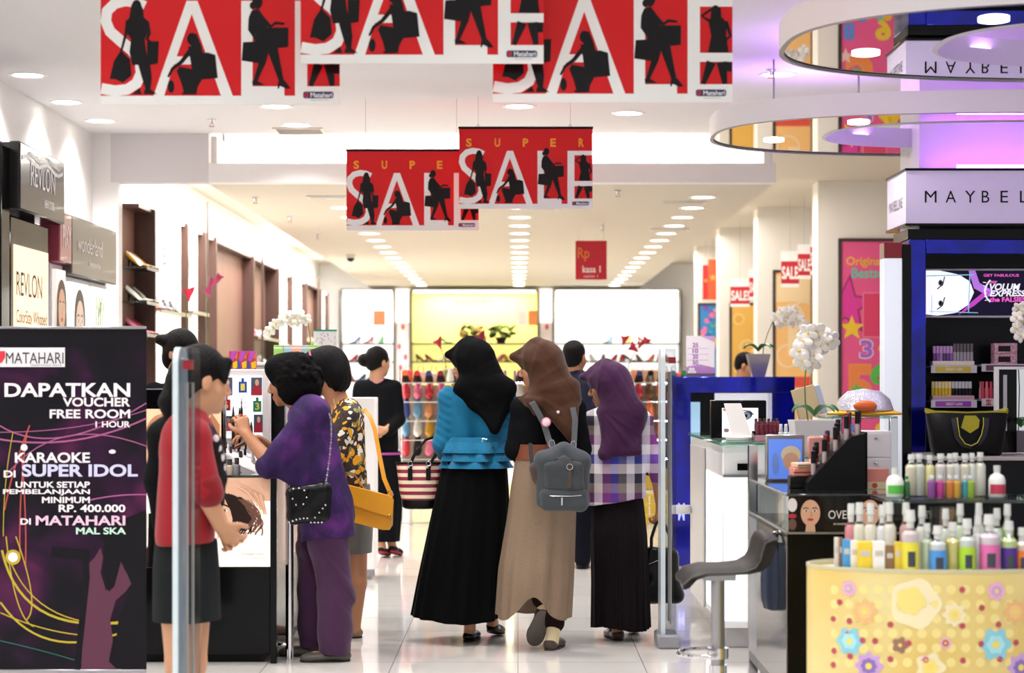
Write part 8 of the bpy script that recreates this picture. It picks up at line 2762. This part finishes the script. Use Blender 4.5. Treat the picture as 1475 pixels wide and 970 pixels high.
# ================================================================== woman in floral blouse
def floral():
    m_ = bpy.data.materials.new('floral_blouse')
    m_.use_nodes = True
    nt = m_.node_tree
    b = nt.nodes['Principled BSDF']; b.inputs['Roughness'].default_value = .7
    tc = nt.nodes.new('ShaderNodeTexCoord')
    nz = nt.nodes.new('ShaderNodeTexNoise'); nz.inputs['Scale'].default_value = 14
    ad = nt.nodes.new('ShaderNodeMix'); ad.data_type = 'RGBA'; ad.blend_type = 'LINEAR_LIGHT'; ad.inputs['Factor'].default_value = .04
    nt.links.new(tc.outputs['Object'], nz.inputs['Vector']); nt.links.new(tc.outputs['Object'], ad.inputs['A']); nt.links.new(nz.outputs['Color'], ad.inputs['B'])
    v = nt.nodes.new('ShaderNodeTexVoronoi'); v.inputs['Scale'].default_value = 36
    nt.links.new(ad.outputs['Result'], v.inputs['Vector'])
    sx = nt.nodes.new('ShaderNodeSeparateColor'); nt.links.new(v.outputs['Color'], sx.inputs[0])
    r = nt.nodes.new('ShaderNodeValToRGB'); r.color_ramp.interpolation = 'CONSTANT'
    for i, (p, c) in enumerate(((0, 'e8a818'), (.26, 'f0ece0'), (.5, '3a2a22'), (.74, '8a8a50'), (.84, '1c1816'))):
        e = r.color_ramp.elements[i] if i < 2 else r.color_ramp.elements.new(p)
        e.position = p; e.color = (*lin(c), 1)
    nt.links.new(sx.outputs[0], r.inputs[0])
    r2 = nt.nodes.new('ShaderNodeValToRGB'); r2.color_ramp.interpolation = 'CONSTANT'
    r2.color_ramp.elements[0].color = (0, 0, 0, 1); r2.color_ramp.elements[1].position = .6; r2.color_ramp.elements[1].color = (1, 1, 1, 1)
    nt.links.new(v.outputs['Distance'], r2.inputs[0])
    mx = nt.nodes.new('ShaderNodeMix'); mx.data_type = 'RGBA'
    nt.links.new(r2.outputs[0], mx.inputs['Factor']); nt.links.new(r.outputs[0], mx.inputs['A']); mx.inputs['B'].default_value = (*lin('2a1e1a'), 1)
    nt.links.new(mx.outputs['Result'], b.inputs['Base Color'])
    return m_
t, J = person('woman with short black hair, floral blouse and yellow shoulder bag, behind the purple tunic', 502, 10.55)
H = Frame(J(468, 536), (-.95, .22, -.22), sc=1.0)
S = SDF(.006)
add_head(S, H, J(489, 588), .055)
S.cap(J(498, 606, -.06), J(498, 690, -.06), .08, .085, .04).cap(J(498, 606, .06), J(498, 690, .06), .08, .085, .04).cap(J(500, 715), J(504, 770), .085, .085, .04)
S.chain([J(503, 605, -.15), J(478, 675, -.17), J(430, 650, -.08)], [.042, .036, .025]); add_hand(S, J(430, 650, -.08), (-.9, -.1, .2), (0, 0, -1), .5, 1)
S.chain([J(503, 605, .15), J(480, 675, .17), J(432, 655, .1)], [.042, .036, .025]); add_hand(S, J(432, 655, .1), (-.9, .0, .2), (0, 0, -1), .5, -1)
S.chain([J(508, 760, -.03), J(513, 840, -.03), J(509, 912, -.03)], [.08, .056, .034]).chain([J(496, 760, .1), J(488, 840, .1), J(486, 905, .12)], [.08, .056, .034])
h1, t1, h2, t2 = J(522, 926, -.03), J(455, 926, -.05), J(500, 918, .12), J(432, 918, .1)
for q in (h1, t1, h2, t2): q.z = 0
add_foot(S, h1, t1, J(509, 908, -.03)); add_foot(S, h2, t2, J(486, 902, .12))
S.build('body', SKIN, t, face_tone(H, SK1))
S = SDF(.006)
E = lambda c, r, k=.025, sub=False: S.ell(H(*c), r, H.R, k, sub)
E((0, -.018, .038), (.095, .115, .10)); E((0, -.065, -.035), (.09, .07, .095), .04); E((0, .05, .08), (.07, .06, .045), .03)
E((0, .12, -.04), (.066, .072, .095), .012, True); E((-.08, .035, -.08), (.05, .05, .05), .01, True)
S.disp(lambda X, Y, Z: (.004 * np.sin(X * 150 + 3 * np.sin(Z * 22)) * np.sin(Y * 120 + 2 * np.sin(Z * 17)) * np.clip((1.42 - Z) / .1, .25, 1)).astype(np.float32))
S.build('hair', HAIR, t)
m = MB(); m.tube([H(-.06, .04, .12), H(-.09, .03, .07), H(-.1, .02, .02)], .005, 6); m.build('hair_band', K('e05a98', .4), t)
S = SDF(.0065)
for dy in (-.07, .07):
    S.cap(J(500, 606, dy), J(501, 695, dy), .092, .1, .05)
S.cap(J(502, 590, -.08), J(502, 590, .08), .06, .06, .05)
S.chain([J(504, 600, -.15), J(482, 660, -.17)], [.065, .055], .03).chain([J(504, 600, .15), J(482, 660, .17)], [.065, .055], .03)
zf_ = J(500, 704).z
S.cut(lambda X, Y, Z: zf_ - Z + 0 * X + 0 * Y)
S.disp(folds_fn(24, .002, (.7, .3, .7), .5))
S.build('blouse', floral(), t)
loft_cloth('shorts', cloth('grey_shorts', '6a6a66', .8), t, J, [(698, 503, 30, .13, 0), (760, 507, 30, .15, .02), (796, 509, 26, .14, .03)], [(5, .5, 1)], .02, 80)
SHT = M('tan_flat', '8a6a58', .5)
make_shoe(t, h1, t1, SHT); make_shoe(t, h2, t2, SHT)
m = MB(); m.tube([J(480, 575, -.07), J(484, 592, -.09), J(492, 604, -.08)], .004, 6); m.build('necklace', K('a89878', .4), t)
# yellow satchel
hb = J(536, 763, -.27) + t.location
tb = thing('yellow_bag', 'mustard yellow leather shoulder bag hanging beside the floral blouse', 'bag', hb)
shb = F / hb.y
Q = lambda px, py, dy=0: Vector(((px - 536) / shb, dy, -(py - 763) / shb))
YL = M('mustard_leather', 'd8940e', .4)
def prismQ(poly, y0, y1, mat, name, b=0):
    m = MB()
    m.loft([[Q(x, y, y0) for x, y in poly], [Q(x + 0, y, (y0 + y1) / 2) for x, y in [((px - 536) * 1.03 + 536, (py - 735) * 1.03 + 735) for px, py in poly]], [Q(x, y, y1) for x, y in poly]])
    return m.build(name, mat, tb, 50)
prismQ([(494, 748), (494, 704), (500, 700), (562, 716), (566, 722), (565, 756), (560, 763), (552, 763)], -.04, .04, YL, 'body')
prismQ([(493, 722), (493, 703), (500, 698), (562, 714), (567, 720), (566, 745), (530, 734)], -.052, -.03, YL, 'flap')
MB().ribbon([Q(563, 722, 0), Q(561, 708, 0), Q(553, 690, .02), Q(545, 655, .06), Q(538, 620, .1), Q(531, 602, .12), Q(520, 590, .18)], .022, .004, (1, 0, .3)).build('strap', YL, tb)
MB().ribbon([Q(500, 700, 0), Q(498, 685, .01), Q(510, 684, .02), Q(525, 705, .0)], .018, .004, (0, 1, 0)).build('grab_handle', M('tan_leather', 'a8681c', .4), tb)
MB().ell(Q(562, 742, -.056), (.008, .006, .008), 10, 6).build('clasp', M('brass', 'd8b060', .25, 1), tb)
MB().tube([Q(562 + 4 * math.cos(a), 714 + 7 * math.sin(a), 0) for a in [2 * PI * i / 12 for i in range(12)]], .003, 6, closed=True).build('ring', CHROME, tb)

# ================================================================== man in grey by the posters
t, J = person('man in pale grey shirt standing behind the blue display unit, by the amber poster', 1070, 19.2)
H = Frame(J(1074, 527), (.93, -.3, -.25))
S = SDF(.007)
add_head(S, H, J(1068, 556), .056)
S.cap(J(1060, 570), J(1061, 640), .1, .1, .04).cap(J(1080, 570), J(1079, 640), .1, .1, .04)
for sg in (-1, 1):
    S.chain([J(1070 + sg * 24, 566), J(1070 + sg * 28, 605), J(1070 + sg * 22, 635, -.1)], [.045, .038, .028]); add_hand(S, J(1070 + sg * 22, 635, -.1), (0, -.5, -.8), (-sg, 0, 0), .4, sg)
    S.chain([J(1070 + sg * 9, 655), J(1070 + sg * 9, 745)], [.09, .04])
h1, t1, h2, t2 = V3(-.07, .05, 0), V3(-.05, -.2, 0), V3(.07, .05, 0), V3(.09, -.2, 0)
add_foot(S, h1, t1, J(1061, 740)); add_foot(S, h2, t2, J(1079, 740))
S.build('body', SKIN, t, face_tone(H, SK1))
S = SDF(.007)
E = lambda c, r, k=.02, sub=False: S.ell(H(*c), r, H.R, k, sub)
E((0, -.016, .042), (.08, .1, .09)); E((0, -.055, -.01), (.066, .055, .06), .03); E((0, .118, -.03), (.09, .072, .08), .01, True)
S.build('hair', HAIR, t)
S = SDF(.008)
S.cap(J(1060, 566), J(1061, 655), .115, .115, .05).cap(J(1080, 566), J(1079, 655), .115, .115, .05)
for sg in (-1, 1):
    S.chain([J(1070 + sg * 23, 562), J(1070 + sg * 28, 605)], [.065, .06], .03)
S.build('shirt', cloth('pale_grey_shirt', '9a9aa0', .8), t)
S = SDF(.008)
for sg in (-1, 1):
    S.chain([J(1070 + sg * 9, 660), J(1070 + sg * 9, 740)], [.11, .07], .03)
S.build('trousers', cloth('grey_trouser', '3a3a40', .8), t)
make_shoe(t, h1, t1, BLKF); make_shoe(t, h2, t2, BLKF)
